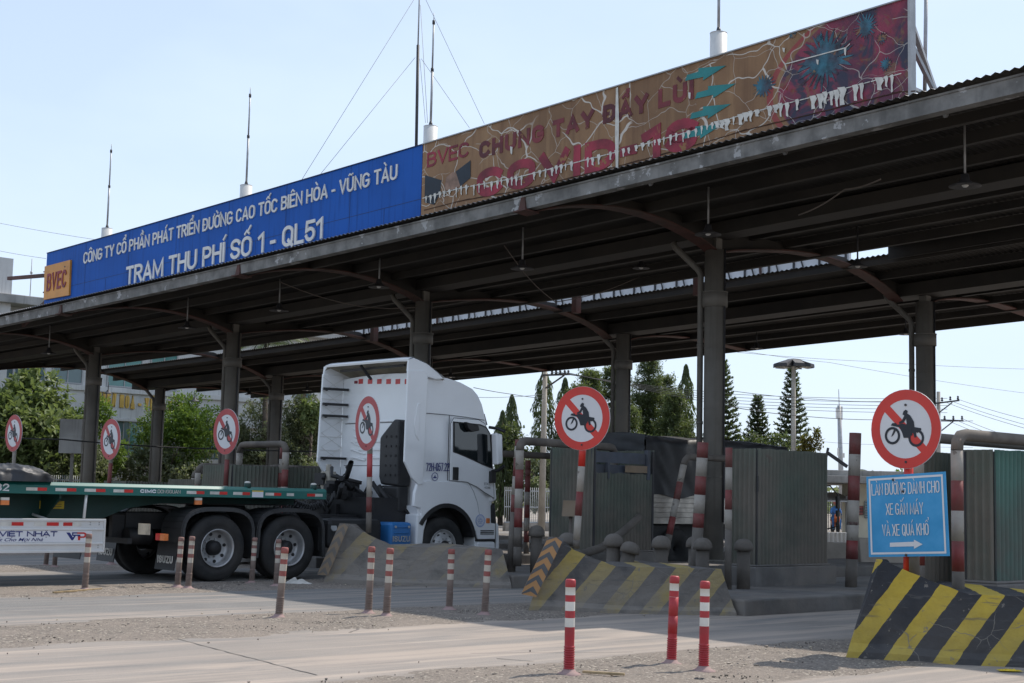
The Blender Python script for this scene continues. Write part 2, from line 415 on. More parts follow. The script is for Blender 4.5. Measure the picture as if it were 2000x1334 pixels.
STRIPS = [(8.1, 11.3, -2), (13.4, 12.9, 2), (18.8, 13.9, 4), (24.2, 15, 6)]
for k, (cc, s1, s0) in enumerate(STRIPS):
    mb = MB(); W = 1.15
    def fn(u, v, cc=cc, s1=s1, s0=s0):
        s = s0 + (s1 + 1.6 - s0) * u; q = (v - .5) * 2
        wid = W * (1 + .3 * nz(s, k * 9, .7)) * (1 + (.25 if s > s1 - 2 else 0) * 0)
        c = cc + q * wid
        prof = max(0, 1 - abs(q) ** 3)
        z = prof * (.012 + .02 * nz(s, c, 1.2) + .014 * nz(s, c, 4) + .010 * nz(s, c, 11)) - .008 + .012 * prof
        return (s, c, z if abs(q) < .999 else -.03)
    mb.sheet(fn, 260, 44, sm=True)
    tag(lane_obj(mb, 'gravel_strip', M['gravel'], 0.0), kind='structure')
# loose stones and litter on the strips: too many to count
M['stone'] = mat('loose_stone', (.34, .295, .25), .95, 0, .5, 1.3)
M['chip'] = mat('pale_chip', (.55, .48, .37), .9, 0, .3, 3)
M['stone_d'] = mat('dark_stone', (.17, .155, .14), .9, 0, .3, 3)
mb = MB()
for i in range(4200):
    cc, s1, s0 = random.choice(STRIPS[:3] + STRIPS[:2])
    s = rnd(max(s0, 3), s1 + 1.5) if random.random() < .85 else rnd(5, 16)
    c = cc + random.gauss(0, .62)
    if random.random() < .015: c = cc + rnd(-2.7, 2.7)
    if abs(c - cc) > .95 and random.random() < .75: continue
    r = random.choice([.004, .005, .005, .006, .007, .009, .016 if random.random() < .22 else .006])
    fl = rnd(.35, .8); a = rnd(0, 3.1); e = rnd(1, 2.2)
    pts = [(r * e * math.cos(a + t), r * math.sin(a + t), 0) for t in (0, 1.57, 3.14, 4.71)]
    mi = 0 if random.random() < .78 else (1 if random.random() < .72 else 2)
    vs = [(s + p[0], c + p[1], .012 + r * fl * .4) for p in pts] + [(s + rnd(-.3, .3) * r, c, .012 + r * fl), (s, c, -.01)]
    mb.add(vs, [(0, 1, 4), (1, 2, 4), (2, 3, 4), (3, 0, 4), (1, 0, 5), (2, 1, 5), (3, 2, 5), (0, 3, 5)], mi)
tag(lane_obj(mb, 'loose_gravel', [M['stone'], M['chip'], M['stone_d']]), kind='stuff', label='loose stones and pale chips scattered over the gravel strips', cat='gravel')

# raised islands
def island(name, s0, s1, c0, c1, h=.2):
    mb = MB(); n = int((s1 - s0) * 2)
    mb.box(s0, s1, c0, c1, -.02, h)
    o = mb.build(name, M['concrete_d'], frame=FLC, bevel=.025); tag(o, kind='structure'); return o
ISL = [(12.95, 34, 5.75, 8.5), (14.75, 36, 11.45, 14.35), (15.7, 36, 16.7, 19.35), (16.3, 37, 22.75, 25.4), (17, 38, 28.3, 30.9), (17.5, 39, 33.8, 36.4)]
for a in ISL: island('pavement', *a)

# ------------------------------------------------------------ lettering drawn stroke by stroke
import unicodedata
def _arc(cx, cy, rx, ry, a0, a1, n=7):
    return [(cx + rx * math.cos(rad(a0 + (a1 - a0) * i / n)), cy + ry * math.sin(rad(a0 + (a1 - a0) * i / n))) for i in range(n + 1)]
_TOP = _arc(.5, .68, .5, .32, 0, 180, 10); _BOT = _arc(.5, .32, .5, .32, 180, 360, 10)
_CT = _arc(.5, .68, .5, .32, 28, 180, 10); _CB = _arc(.5, .32, .5, .32, 180, 332, 10)
_U = [(0, 1)] + _BOT + [(1, 1)]
_S = _arc(.5, .755, .5, .245, 10, 180, 9) + _arc(.5, .755, .5, .245, 180, 250, 3)[1:] + _arc(.5, .245, .5, .245, 70, 0, 3) + _arc(.5, .245, .5, .245, 0, -170, 9)[1:]
GL = {  # width, strokes (a trailing None closes the stroke)
 'A': (.62, [[(0, 0), (.5, 1), (1, 0)], [(.17, .28), (.83, .28)]]), 'B': (.56, [[(0, 0), (0, 1), (.5, 1)] + _arc(.55, .77, .38, .23, 90, -90, 7) + [(.1, .54)], [(.5, .54)] + _arc(.55, .27, .45, .27, 90, -90, 7) + [(.0, 0)]]),
 'C': (.58, [_CT + _CB]), 'D': (.58, [[(0, 0), (0, 1), (.4, 1)] + _arc(.45, .62, .55, .38, 90, 0, 6) + _arc(.45, .38, .55, .38, 0, -90, 6) + [(.3, 0), None]]),
 'E': (.50, [[(1, 1), (0, 1), (0, 0), (1, 0)], [(.1, .52), (.88, .52)]]), 'G': (.60, [_CT + _BOT + [(1, .46), (.58, .46)]]),
 'H': (.58, [[(0, 0), (0, 1)], [(1, 0), (1, 1)], [(.1, .52), (.9, .52)]]), 'I': (0, [[(.5, 0), (.5, 1)]]),
 'K': (.60, [[(0, 0), (0, 1)], [(1, 1), (.05, .40)], [(.38, .58), (1, 0)]]), 'L': (.48, [[(0, 1), (0, 0), (1, 0)]]),
 'M': (.74, [[(0, 0), (0, 1), (.5, .12), (1, 1), (1, 0)]]), 'N': (.60, [[(0, 0), (0, 1), (1, 0), (1, 1)]]),
 'O': (.60, [_TOP + _BOT[:-1] + [None]]), 'P': (.54, [[(0, 0), (0, 1), (.5, 1)] + _arc(.55, .73, .45, .27, 90, -90, 7) + [(.1, .46)]]),
 'Q': (.60, [_TOP + _BOT[:-1] + [None], [(.6, .24), (1.02, -.06)]]), 'R': (.56, [[(0, 0), (0, 1), (.5, 1)] + _arc(.55, .75, .45, .25, 90, -90, 7) + [(.1, .50)], [(.5, .48), (1, 0)]]),
 'S': (.56, [_S]), 'T': (.54, [[(0, 1), (1, 1)], [(.5, 0), (.5, .92)]]), 'U': (.58, [_U]), 'V': (.60, [[(0, 1), (.5, 0), (1, 1)]]),
 'X': (.60, [[(0, 0), (1, 1)], [(0, 1), (1, 0)]]), 'Y': (.60, [[(0, 1), (.5, .44), (1, 1)], [(.5, 0), (.5, .42)]]), 'Z': (.55, [[(0, 1), (1, 1), (0, 0), (1, 0)]]),
 '0': (.52, [_TOP + _BOT[:-1] + [None]]), '1': (.26, [[(0, .80), (1, 1), (1, 0)]]), '2': (.50, [_arc(.5, .74, .5, .26, 170, -20, 9) + [(0, 0), (1, 0)]]),
 '3': (.5, [_arc(.45, .76, .5, .24, 160, -80, 8) + _arc(.45, .26, .55, .26, 80, -160, 8)]), '4': (.52, [[(.75, 0), (.75, 1), (0, .26), (1, .26)]]),
 '5': (.50, [[(.95, 1), (.08, 1), (.02, .52)] + _arc(.5, .31, .5, .31, 125, -165, 10)]), '6': (.52, [_arc(.5, .75, .5, .25, 10, 180, 7) + [(0, .3)] + _arc(.5, .30, .5, .30, 180, 495, 12)]),
 '7': (.48, [[(0, 1), (1, 1), (.35, 0)]]), '8': (.52, [_arc(.5, .76, .45, .24, -90, 270, 14)[:-1] + [None], _arc(.5, .27, .5, .27, -90, 270, 14)[:-1] + [None]]),
 '9': (.52, [_arc(.5, .25, .5, .25, 190, 360, 7) + [(1, .7)] + _arc(.5, .70, .5, .30, 0, 315, 12)]), '-': (.22, [[(0, .38), (1, .38)]]), '.': (0, [[(.5, 0), (.5, .02)]]),
}
MARK = {'\u0300': [[(-.16, .26), (.06, .04)]], '\u0301': [[(.16, .26), (-.06, .04)]], '\u0302': [[(-.2, .04), (0, .2), (.2, .04)]], '\u0303': [[(-.22, .06), (-.1, .16), (.08, .06), (.22, .16)]],
        '\u0306': [[(-.18, .2), (-.1, .08), (.1, .08), (.18, .2)]], '\u0309': [[(-.08, .26), (.06, .26), (.06, .15), (0, .1), (0, .04)]]}
def _stroke(pts, t, closed, ext=.5):
    P = [Vector((x, y, 0)) for x, y in pts]; n = len(P)
    if not closed:
        d = (P[1] - P[0]).normalized(); P[0] = P[0] - d * t * ext; d = (P[-1] - P[-2]).normalized(); P[-1] = P[-1] + d * t * ext
    Lf, Rt = [], []
    for i in range(n):
        a = P[i] - P[i - 1] if (i > 0 or closed) else P[1] - P[0]
        b = P[(i + 1) % n] - P[i] if (i < n - 1 or closed) else P[-1] - P[-2]
        a.normalize(); b.normalize(); m = (a + b)
        if m.length < .05: m = a.copy()
        m.normalize(); nn = Vector((-m.y, m.x, 0)); k = 1 / max(.62, nn.dot(Vector((-a.y, a.x, 0))))
        Lf.append(P[i] + nn * t * .5 * k); Rt.append(P[i] - nn * t * .5 * k)
    return Lf, Rt
def stroke_text(s, t, width):
    """list of (left, right, closed) strokes for a line of capitals, cap height 1, total width given (cap units)"""
    chars = []; 
    for ch in s:
        if ch == ' ': chars.append((' ', [])); continue
        if ch in 'Đ': chars.append(('Đ', [])); continue
        d = unicodedata.normalize('NFD', ch); chars.append((d[0], list(d[1:])))
    wsum = sum((.30 if c == ' ' else GL['D' if c == 'Đ' else c][0]) for c, _ in chars); n = len(chars) - 1
    gap = t * (.62 if t > .12 else .5); fixed = sum(t for c, _ in chars if c != ' ') + n * gap
    k = max(.18, (width - fixed)) / wsum if wsum else 1
    out = []; x = 0
    for c, mk in chars:
        if c == ' ': x += .30 * k + gap; continue
        w, st = GL['D' if c == 'Đ' else c]; w *= k; x0 = x + t / 2
        f = lambda p: (x0 + p[0] * w, t / 2 + p[1] * (1 - t))
        for q in st:
            cl = q[-1] is None; q = q[:-1] if cl else q
            out.append(_stroke([f(p) for p in q], t, cl) + (cl,))
        if c == 'Đ': out.append(_stroke([(x0 - t * .75, .5), (x0 + w * .5, .5)], t * .7, False, 0) + (False,))
        cx = x0 + w / 2; m = t * .62; up = 1.07; circ = '\u0302' in mk or '\u0306' in mk
        for a in mk:
            if a == '\u0323': out.append(_stroke([(cx - .04, -.145), (cx + .04, -.145)], t * .9, False, .15) + (False,)); continue
            if a == '\u031b': out.append(_stroke([(x0 + w, .93), (x0 + w + t * .75, 1.0), (x0 + w + t * .75, 1.12)], m, False) + (False,)); continue
            dx, dy = (0, 0)
            if circ and a not in ('\u0302', '\u0306'): dx, dy = .16, .15
            out.append(_stroke([(cx + dx + px * min(1, k * 1.1), up + dy + py) for px, py in MARK[a][0]], m, False, .2) + (False,))
        x += w + t + gap
    return out, x - gap
def put_text(name, s, A, B, cap, n, mt, parent, thick=.01, t=.15, up=(0, 0, 1), slant=0):
    """raised or painted lettering: baseline A->B (world), cap height, outward normal n"""
    A, B, n, up = Vector(A), Vector(B), Vector(n), Vector(up); wid = (B - A).length / cap
    st, tot = stroke_text(s, t, wid); u = (B - A) / tot
    mb = MB()
    for i, (Lf, Rt, cl) in enumerate(st):
        h = thick + (i % 7) * .0007; N = len(Lf); vs = []
        for z in (0, h):
            for p in Lf + Rt: vs.append(A + u * (p.x + p.y * slant) + up * (p.y * cap) + n * (z + .0025))
        fs = []; M2 = 2 * N
        for j in range(N if cl else N - 1):
            k = (j + 1) % N
            fs += [(M2 + j, M2 + k, M2 + N + k, M2 + N + j), (j, k, M2 + k, M2 + j), (N + k, N + j, M2 + N + j, M2 + N + k)]
        if not cl: fs += [(0, M2, M2 + N, N), (N - 1, 2 * N - 1, M2 + 2 * N - 1, M2 + N - 1)]
        mb.add(vs, fs)
    return mb.build(name, mt, parent, world=True, fix=False)

# ------------------------------------------------------------ toll canopies
def corr(fn, c0, c1, ss, pitch=.14, amp=.016, th=.012):
    """corrugated sheet whose ribs run along s; fn(s)->z"""
    mb = MB(); n = int((c1 - c0) / pitch * 4)
    for i in range(n):
        a, b_ = c0 + (c1 - c0) * i / n, c0 + (c1 - c0) * (i + 1) / n
        za, zb = amp * math.sin(i * math.pi / 2), amp * math.sin((i + 1) * math.pi / 2)
        for j in range(len(ss) - 1):
            p, q = ss[j], ss[j + 1]; zp, zq = fn(p), fn(q)
            mb.add([(p, a, zp + za), (p, b_, zp + zb), (q, b_, zq + zb), (q, a, zq + za)], [(0, 1, 2, 3)])
    return mb
def zroof(s):   # front canopy skin
    pts = [(17.9, 6.93), (20.8, 7.28), (23.5, 7.16), (27.2, 7.14)]
    for (a, za), (b_, zb) in zip(pts, pts[1:]):
        if s <= b_: return za + (zb - za) * (s - a) / (b_ - a)
    return pts[-1][1]
def zroof2(s):
    pts = [(28.35, 7.0), (30.65, 6.72), (36.3, 6.62)]
    for (a, za), (b_, zb) in zip(pts, pts[1:]):
        if s <= b_: return za + (zb - za) * (s - a) / (b_ - a)
    return pts[-1][1]
C0, C1 = 2.5, 56
FRAMES = [8.9, 19.08, 28.55, 37.41, 46.11, 54.9]
BFRAMES = [8.9, 18.49, 28.18, 37.0, 45.62, 54.24]
def arch(mb, c, a, b_, zlow, ztop, crest, w=.16, n=18, mi=0, mf=1):
    """beam along s between a and b_ with an arched lower edge; zlow(a),zlow(b), crest height"""
    for i in range(n):
        t0, t1 = i / n, (i + 1) / n
        def zl(t):
            base = zlow[0] + (zlow[1] - zlow[0]) * t
            return base + (crest - base) * (math.sin(math.pi * min(1, max(0, t))) ** .8)
        s0, s1 = a + (b_ - a) * t0, a + (b_ - a) * t1
        z0, z1, u0, u1 = zl(t0), zl(t1), ztop(s0) - .03, ztop(s1) - .03
        z0 = min(z0, u0 - .05); z1 = min(z1, u1 - .05)
        h = w * .25
        mb.hexa([(s0, c - h, z0), (s1, c - h, z1), (s1, c + h, z1), (s0, c + h, z0), (s0, c - h, u0), (s1, c - h, u1), (s1, c + h, u1), (s0, c + h, u0)], mi)
        mb.hexa([(s0, c - w, z0 - .03), (s1, c - w, z1 - .03), (s1, c + w, z1 - .03), (s0, c + w, z0 - .03), (s0, c - w, z0 - .003), (s1, c - w, z1 - .003), (s1, c + w, z1 - .003), (s0, c + w, z0 - .003)], mf)
fc = thing('toll_canopy', 'long dark front roof on round steel columns, carrying the blue and brown boards', 'toll canopy', LC(23.5, 19.08, .2), ANG)
bc = thing('toll_canopy', 'rear roof of the toll plaza, behind the gap with the white boards', 'toll canopy', LC(30.65, 18.49, .2), ANG)
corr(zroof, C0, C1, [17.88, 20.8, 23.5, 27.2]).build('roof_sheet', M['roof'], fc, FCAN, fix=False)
mb = MB(); mb.box(23.1, 28.6, C0, 17.9, 7.2, 7.24); mb.box(23.1, 27.1, 17.9, C1, 7.2, 7.24)   # flashing over the joint
mb.build('roof_flashing', M['purlin'], fc, FCAN)
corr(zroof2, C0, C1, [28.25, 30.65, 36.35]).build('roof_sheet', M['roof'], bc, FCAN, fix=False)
mb = MB(); mb.box(28.15, 28.19, C0, 17.9, 6.86, 7.2); mb.build('end_panel', M['purlin'], fc, FCAN)
corr(lambda s: zroof(s) + .014, C0, C1, [17.86, 18.35]).build('eave_sheet', M['galv'], fc, FCAN, fix=False)
# fascia gutter
def seg(mb, s0, s1, z0, z1, c0=C0, c1=C1, n=30, mi=0):
    for i in range(n):
        a, b_ = c0 + (c1 - c0) * i / n, c0 + (c1 - c0) * (i + 1) / n
        mb.hexa([(s0, a, z0), (s1, a, z0), (s1, b_, z0), (s0, b_, z0), (s0, a, z1), (s1, a, z1), (s1, b_, z1), (s0, b_, z1)], mi)
mb = MB(); seg(mb, 18.0, 18.03, 6.64, 6.89); seg(mb, 18.03, 18.2, 6.64, 6.67); seg(mb, 17.975, 18.0, 6.86, 6.89)
mb.build('gutter', M['gutter'], fc, FCAN)
mb = MB(); seg(mb, 23.2, 23.8, 6.86, 6.89); seg(mb, 23.2, 23.23, 6.89, 7.12); seg(mb, 23.77, 23.8, 6.89, 7.12)
mb.build('valley_gutter', M['purlin'], fc, FCAN)
mb = MB(); seg(mb, 30.3, 31.0, 6.38, 6.41); seg(mb, 30.3, 30.33, 6.41, 6.68); seg(mb, 30.97, 31, 6.41, 6.68)
mb.build('valley_gutter', M['purlin'], bc, FCAN)
mb = MB(); seg(mb, 36.2, 36.24, 6.38, 6.62)
mb.build('edge_beam', M['purlin'], bc, FCAN); mb = MB(); seg(mb, 28.35, 28.39, 6.82, 6.97)
mb.build('edge_beam', M['purlin'], bc, FCAN)
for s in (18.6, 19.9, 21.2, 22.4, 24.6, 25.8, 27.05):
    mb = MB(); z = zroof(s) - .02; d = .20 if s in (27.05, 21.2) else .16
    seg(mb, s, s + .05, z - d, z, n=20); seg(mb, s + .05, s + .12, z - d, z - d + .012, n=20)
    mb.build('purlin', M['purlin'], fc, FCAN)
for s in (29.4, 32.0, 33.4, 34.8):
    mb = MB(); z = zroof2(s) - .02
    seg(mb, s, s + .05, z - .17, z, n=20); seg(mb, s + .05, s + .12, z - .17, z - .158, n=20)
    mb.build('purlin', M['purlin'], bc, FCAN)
def column(parent, s, c, ztop, zc0, zc1, pipe=True, deep=True):
    mb = MB(); zb = .2
    mb.cyl((s, c, zb), (s, c, ztop), .215, n=28)
    for z in (1.9, 3.3, 4.55): mb.cyl((s, c, z), (s, c, z + .018), .219, n=28)
    mb.box(s - .1, s + .1, c - .1, c + .1, ztop, ztop + .45)
    o = mb.build('column', M['steel'], parent, FLC)
    mb = MB(); mb.cyl((s, c, zc1), (s, c, zc0), .262, n=28); mb.cyl((s, c, zc0), (s, c, zc0 + .02), .27, n=28); mb.build('collar', M['steel'], o, FLC)
    mb = MB(); mb.cyl((s, c, zb), (s, c, zb + .05), .34, n=20); mb.build('base_plate', M['steel'], o, FLC)
    if pipe:
        a = (s - .10, c + .30)
        mb = MB(); mb.tube([(s - .35, c + .85, ztop + .22), (s - .33, c + .8, ztop + .1), (s - .12, c + .36, ztop - .38), (a[0], a[1], ztop - .5), (a[0], a[1], .25)], .065, 10)
        for z in (1.2, 3.0, 4.6): mb.cyl((a[0], a[1], z), (a[0], a[1], z + .06), .075, n=10)
        mb.build('downpipe', M['steel'], o, FLC)
        mb = MB(); mb.tube([(s + .03, c - .235, ztop), (s + .03, c - .235, 1.0)], .02, 6); mb.build('conduit', M['dark'], o, FLC)
FD = [(6.61, 5.72, 5.42), (6.31, 5.49, 5.23), (6.11, 5.33, 5.08), (6.0, 5.13, 4.89)]
for c, (a, b_, d) in zip(FRAMES[1:5], FD): column(fc, 23.52, c, a, b_, d)
column(fc, 23.52, FRAMES[0], 6.9, 6.0, 5.7); column(fc, 23.52, FRAMES[5], 5.8, 4.95, 4.7)
BD = [(6.25, 5.47, 5.2), (6.17, 5.34, 5.11), (5.95, 5.18, 4.95), (5.7, 5.03, 4.81), (5.56, 4.92, 4.68)]
for c, (a, b_, d) in zip(BFRAMES[1:], BD): column(bc, 30.65, c, a, b_, d)
for c in FRAMES:
    mb = MB()
    arch(mb, c, 18.2, 23.4, (6.62, 6.6), zroof, 7.06)
    mb.hexa([(17.96, c - .09, 6.64), (18.0, c - .09, 6.64), (18.0, c + .09, 6.64), (17.96, c + .09, 6.64), (17.98, c - .05, 6.86), (18.0, c - .05, 6.86), (18.0, c + .05, 6.86), (17.98, c + .05, 6.86)], 1)
    mb.hexa([(17.9, c - .16, 6.595), (18.25, c - .16, 6.57), (18.25, c + .16, 6.57), (17.9, c + .16, 6.595), (17.9, c - .16, 6.62), (18.25, c - .16, 6.6), (18.25, c + .16, 6.6), (17.9, c + .16, 6.62)], 1)
    mb.build('arched_beam', [M['purlin'], M['redsteel']], fc, FCAN)
    mb = MB(); arch(mb, c, 23.64, 30.4, (6.6, 6.3), lambda s: min(zroof(min(s, 27.2)), 7.1 if s < 28.2 else zroof2(s)), 6.98)
    mb.build('arched_beam', [M['purlin'], M['redsteel']], fc, FCAN)
for c in BFRAMES:
    mb = MB(); arch(mb, c, 30.75, 36.2, (6.25, 6.42), zroof2, 6.56)
    mb.hexa([(36.1, c - .16, 6.36), (36.5, c - .16, 6.42), (36.5, c + .16, 6.42), (36.1, c + .16, 6.36), (36.1, c - .16, 6.39), (36.5, c - .16, 6.45), (36.5, c + .16, 6.45), (36.1, c + .16, 6.39)], 1)
    mb.build('arched_beam', [M['purlin'], M['redsteel']], bc, FCAN)
# braces across the gap and a stub post
for c in (23.0, 27.2, 36.0):
    mb = MB(); mb.box(27.6, 27.78, c - .09, c + .09, 6.6, 7.25); mb.build('stub_post', M['redsteel'], fc, FCAN)

# ---- boards on the front eave
SB = 18.22
def zb0(c): return 6.90 + drop(c)
def board(mb, c0, c1, z0, z1, s0=SB, s1=SB + .10, n=12, mi=0):
    for i in range(n):
        a, b_ = c0 + (c1 - c0) * i / n, c0 + (c1 - c0) * (i + 1) / n
        mb.hexa([(s0, a, z0), (s1, a, z0), (s1, b_, z0), (s0, b_, z0), (s0, a, z1), (s1, a, z1), (s1, b_, z1), (s0, b_, z1)], mi)
CJ, CL, CR = 22.30, 38.95, 11.22
NF = -LANE
def S2(px, py, off=0): 
    c, z = PS(px, py, SB - off); return LC(SB - off, c, z)
blue = thing('name_board', 'long blue board with raised white letters and an orange plate on the canopy edge', 'sign board', LC(SB, 30.6, zb0(30.6)), ANG)
mb = MB(); board(mb, CJ + .01, CL, 6.86, 8.51); mb.build('board', M['blue_board'], blue, FCAN)
mb = MB()
board(mb, CJ + .01, CL, 7.40, 7.41, SB - .003, SB, 12)
for k in range(1, 14): 
    c = CJ + (CL - CJ) * k / 14; mb.box(SB - .003, SB, c - .006, c + .006, 6.9, 7.39 if k % 2 else 8.5)
board(mb, CJ + .01, CL, 8.51, 8.53, SB - .02, SB + .12, 12)
mb.build('panel_joint', M['seam'], blue, FCAN)
put_text('lettering', 'CÔNG TY CỔ PHẦN PHÁT TRIỂN ĐƯỜNG CAO TỐC BIÊN HÒA - VŨNG TÀU', S2(164, 516), S2(777, 350), .315, NF, M['letter'], blue, .025, .15)
put_text('lettering', 'TRẠM THU PHÍ SỐ 1 - QL51', S2(247, 557), S2(631, 466), .475, NF, M['letter'], blue, .03, .165)
plate = MB(); pc = [S2(91, 521), S2(141, 508), S2(138, 577), S2(89, 586)]
plate.add([p + NF * .06 for p in pc] + [p + NF * .004 for p in pc], [(0, 1, 2, 3), (4, 7, 6, 5), (0, 4, 5, 1), (1, 5, 6, 2), (2, 6, 7, 3), (3, 7, 4, 0)])
pl = plate.build('logo_plate', M['orange'], blue, world=True)
put_text('lettering', 'BVEC', S2(95, 570) + NF * .06, S2(133, 561) + NF * .06, .50, NF, M['maroon'], pl, .012, .15)
mb = MB()
for px, py in ((94, 532), (135, 522), (93, 572), (134, 560)):
    p = S2(px, py) + NF * .12; mb.cyl(p, p + NF * .015, .022, n=8)
build_each(mb, 'bolt', M['dark'], pl, world=True)
for c in (24.5, 28.6, 33, 37.2, 38.8):
    mb = MB(); mb.bar((SB + .1, c, 8.4), (SB + 1.5, c, 7.1), .06, .06); mb.bar((SB + .12, c, 6.95), (SB + .12, c, 8.5), .06, .06)
    mb.build('brace', M['redsteel'], blue, FCAN)
mb = MB(); mb.bar((SB + .2, CL - .3, 7.9), (SB + .2, CL + 2.9, 8.15), .1, .1); mb.bar((SB + .3, CL - .5, 7.6), (SB + .6, CL + 2.6, 6.75), .1, .1)
mb.build('stay', M['redsteel'], blue, FCAN)

def banner_mat():
    m, nt, p = NT('weathered_banner'); b = NB(nt); o = b.obj(); x, y, z = b.sep(o)   # object x along lane, y along the board, z up
    n1 = b.noise(o, .8, 5, .6); n2 = b.noise(b.mapped(o, (1, 3.5, .25)), 1.2, 4, .6)
    br = b.mix(b.ramp(n1, .3, .7), (.19, .098, .042), (.28, .152, .068))
    br = b.mix(b.math('MULTIPLY', b.ramp(n2, .52, .7), .45), br, (.36, .215, .10))
    br = b.mix(b.math('MULTIPLY', b.ramp(n2, .48, .3), .5), br, (.12, .052, .02))
    w = b.noise(o, 1.5, 5, .62, .8); w2 = b.noise(o, 4.5, 4, .6, 1.2)
    mg = b.mix(b.ramp(w, .35, .62), (.25, .030, .065), (.105, .022, .05))
    mg = b.mix(b.ramp(w2, .56, .66), mg, (.19, .022, .022))
    mg = b.mix(b.math('MULTIPLY', b.ramp(b.noise(o, 1.1, 4, .6, 1.5), .50, .60), .9), mg, (.018, .03, .06))
    mg = b.mix(b.math('MULTIPLY', b.ramp(b.noise(o, 2.3, 5, .7, 1), .53, .63), .8), mg, (.17, .095, .05))
    # border of the two grounds: a bulging arc
    yy = b.math('ADD', b.math('SUBTRACT', y, 13.55), b.math('MULTIPLY', b.math('POWER', b.math('SUBTRACT', z, 7.75), 2), .9))
    f = b.ramp(b.math('MULTIPLY', yy, -1), -.03, .03)
    arc = b.math('LESS_THAN', b.math('ABSOLUTE', b.math('ADD', yy, -.16)), .06)
    c = b.mix(f, br, mg); c = b.mix(b.math('MULTIPLY', arc, .7), c, (.30, .02, .04))
    # peeled white cracks
    dv = b.mix(.34, o, b.ncol(o, 1.5, 2))
    e1 = b.vor(b.mapped(dv, (1, 1.05, 1.5)), 1.35, 'DISTANCE_TO_EDGE'); e2 = b.vor(b.mapped(dv, (1, 1, 1.3), (3, 7, 2)), 2.3, 'DISTANCE_TO_EDGE')
    wide = b.math('MULTIPLY', b.noise(o, 1.3, 3), .017)
    mk = b.ramp(b.noise(o, .8, 2), .36, .42)
    k1 = b.math('MULTIPLY', mk, b.math('LESS_THAN', e1, b.math('MULTIPLY', wide, b.math('ADD', .25, b.math('MULTIPLY', b.math('SUBTRACT', 1, f), 1)))))
    k2 = b.math('MULTIPLY', b.math('LESS_THAN', e2, .008), b.ramp(b.noise(o, .9, 3), .42, .46))
    c = b.mix(b.math('MAXIMUM', k1, b.math('MULTIPLY', k2, .6)), c, (.55, .50, .44))
    b.l(c, p.inputs['Base Color']); p.inputs['Roughness'].default_value = .6
    b.bump(b.math('ADD', w2, k1), .3, .01, p)
    return m
M['banner'] = banner_mat()
ban = thing('banner_board', 'peeling brown and magenta board with faded red letters beside the blue board', 'sign board', LC(SB, 16.8, zb0(16.8)), ANG)
def straight(mb_c0, mb_c1): pass
mb = MB(); board(mb, CR, CJ - .01, 6.86, 8.51)
bo = mb.build('board', M['banner'], None, FCAN)
# give the sheet an object frame of (s, c, z) so that its pattern follows the board
R43 = Matrix.Rotation(ANG, 4, 'Z')
bo.data.transform(R43.inverted()); bo.parent = ban; bo.matrix_parent_inverse = Matrix.Identity(4)
bo.matrix_basis = WM[ban.name].inverted() @ R43; WM[bo.name] = R43.copy()
mb = MB(); board(mb, CR, CJ, 8.51, 8.53, SB - .03, SB + .12); mb.box(SB - .03, SB + .12, CR - .04, CR, 6.9, 8.53); mb.build('edge_trim', M['galv'], ban, FCAN)
M['faded_red'] = mat('faded_red_letter', (.15, .02, .026), .6, 0, .35, 1.5, fleck=.35, fleckc=(.25, .12, .04), fs=5)
M['faded_pink'] = mat('faded_pink_letter', (.26, .02, .04), .6, 0, .35, 1.5, fleck=.5, fleckc=(.27, .13, .045), fs=2.5)
put_text('lettering', 'BVEC', S2(834, 328), S2(916, 305), .30, NF, M['faded_pink'], ban, .004, .17)
put_text('lettering', 'CHUNG TAY ĐẨY LÙI', S2(936, 311), S2(1355, 193), .33, NF, M['faded_red'], ban, .004, .27)
put_text('lettering', 'COVID-19', S2(931, 389), S2(1362, 289), .56, NF, M['faded_pink'], ban, .006, .31)
M['teal'] = mat('teal_arrow', (.012, .20, .20), .5, 0, .15, 2)
mb = MB()
for tx, ty in ((1418, 128), (1437, 163), (1427, 203), (1412, 242)):
    for q in ([(tx, ty), (tx - 45, ty + 29), (tx - 44, ty + 22), (tx - 80, ty + 30), (tx - 76, ty + 18), (tx - 54, ty + 12), (tx - 54, ty + 5)],):
        mb.prism(q, lambda u, v, d: S2(u, v, .006 + d), 0, .006)
build_each(mb, 'arrow', M['teal'], ban, world=True)
M['sleeve'] = mat('sleeve_print', (.012, .022, .035), .6, 0, .2, 3); M['handp'] = mat('hand_print', (.28, .17, .12), .6, 0, .3, 3)
mb = MB()
mb.prism([(830, 342), (862, 352), (859, 378), (848, 400), (829, 395)], lambda u, v, d: S2(u, v, .004 + d), 0, .005)
mb.prism([(890, 335), (919, 313), (919, 347), (899, 364)], lambda u, v, d: S2(u, v, .004 + d), 0, .005)
build_each(mb, 'printed_sleeve', M['sleeve'], ban, world=True)
mb = MB(); mb.prism([(868, 366), (872, 346), (884, 336), (894, 338), (899, 352), (898, 364), (884, 371), (872, 372)], lambda u, v, d: S2(u, v, .004 + d), 0, .003)
mb.build('printed_hand', M['handp'], ban, world=True)
M['burst'] = mat('blue_burst', (.022, .11, .155), .6, 0, .55, 4, fleck=.75, fleckc=(.22, .13, .065), fs=3.5, dust=.5, dscale=2.5, dustc=(.13, .03, .05))
mb = MB()
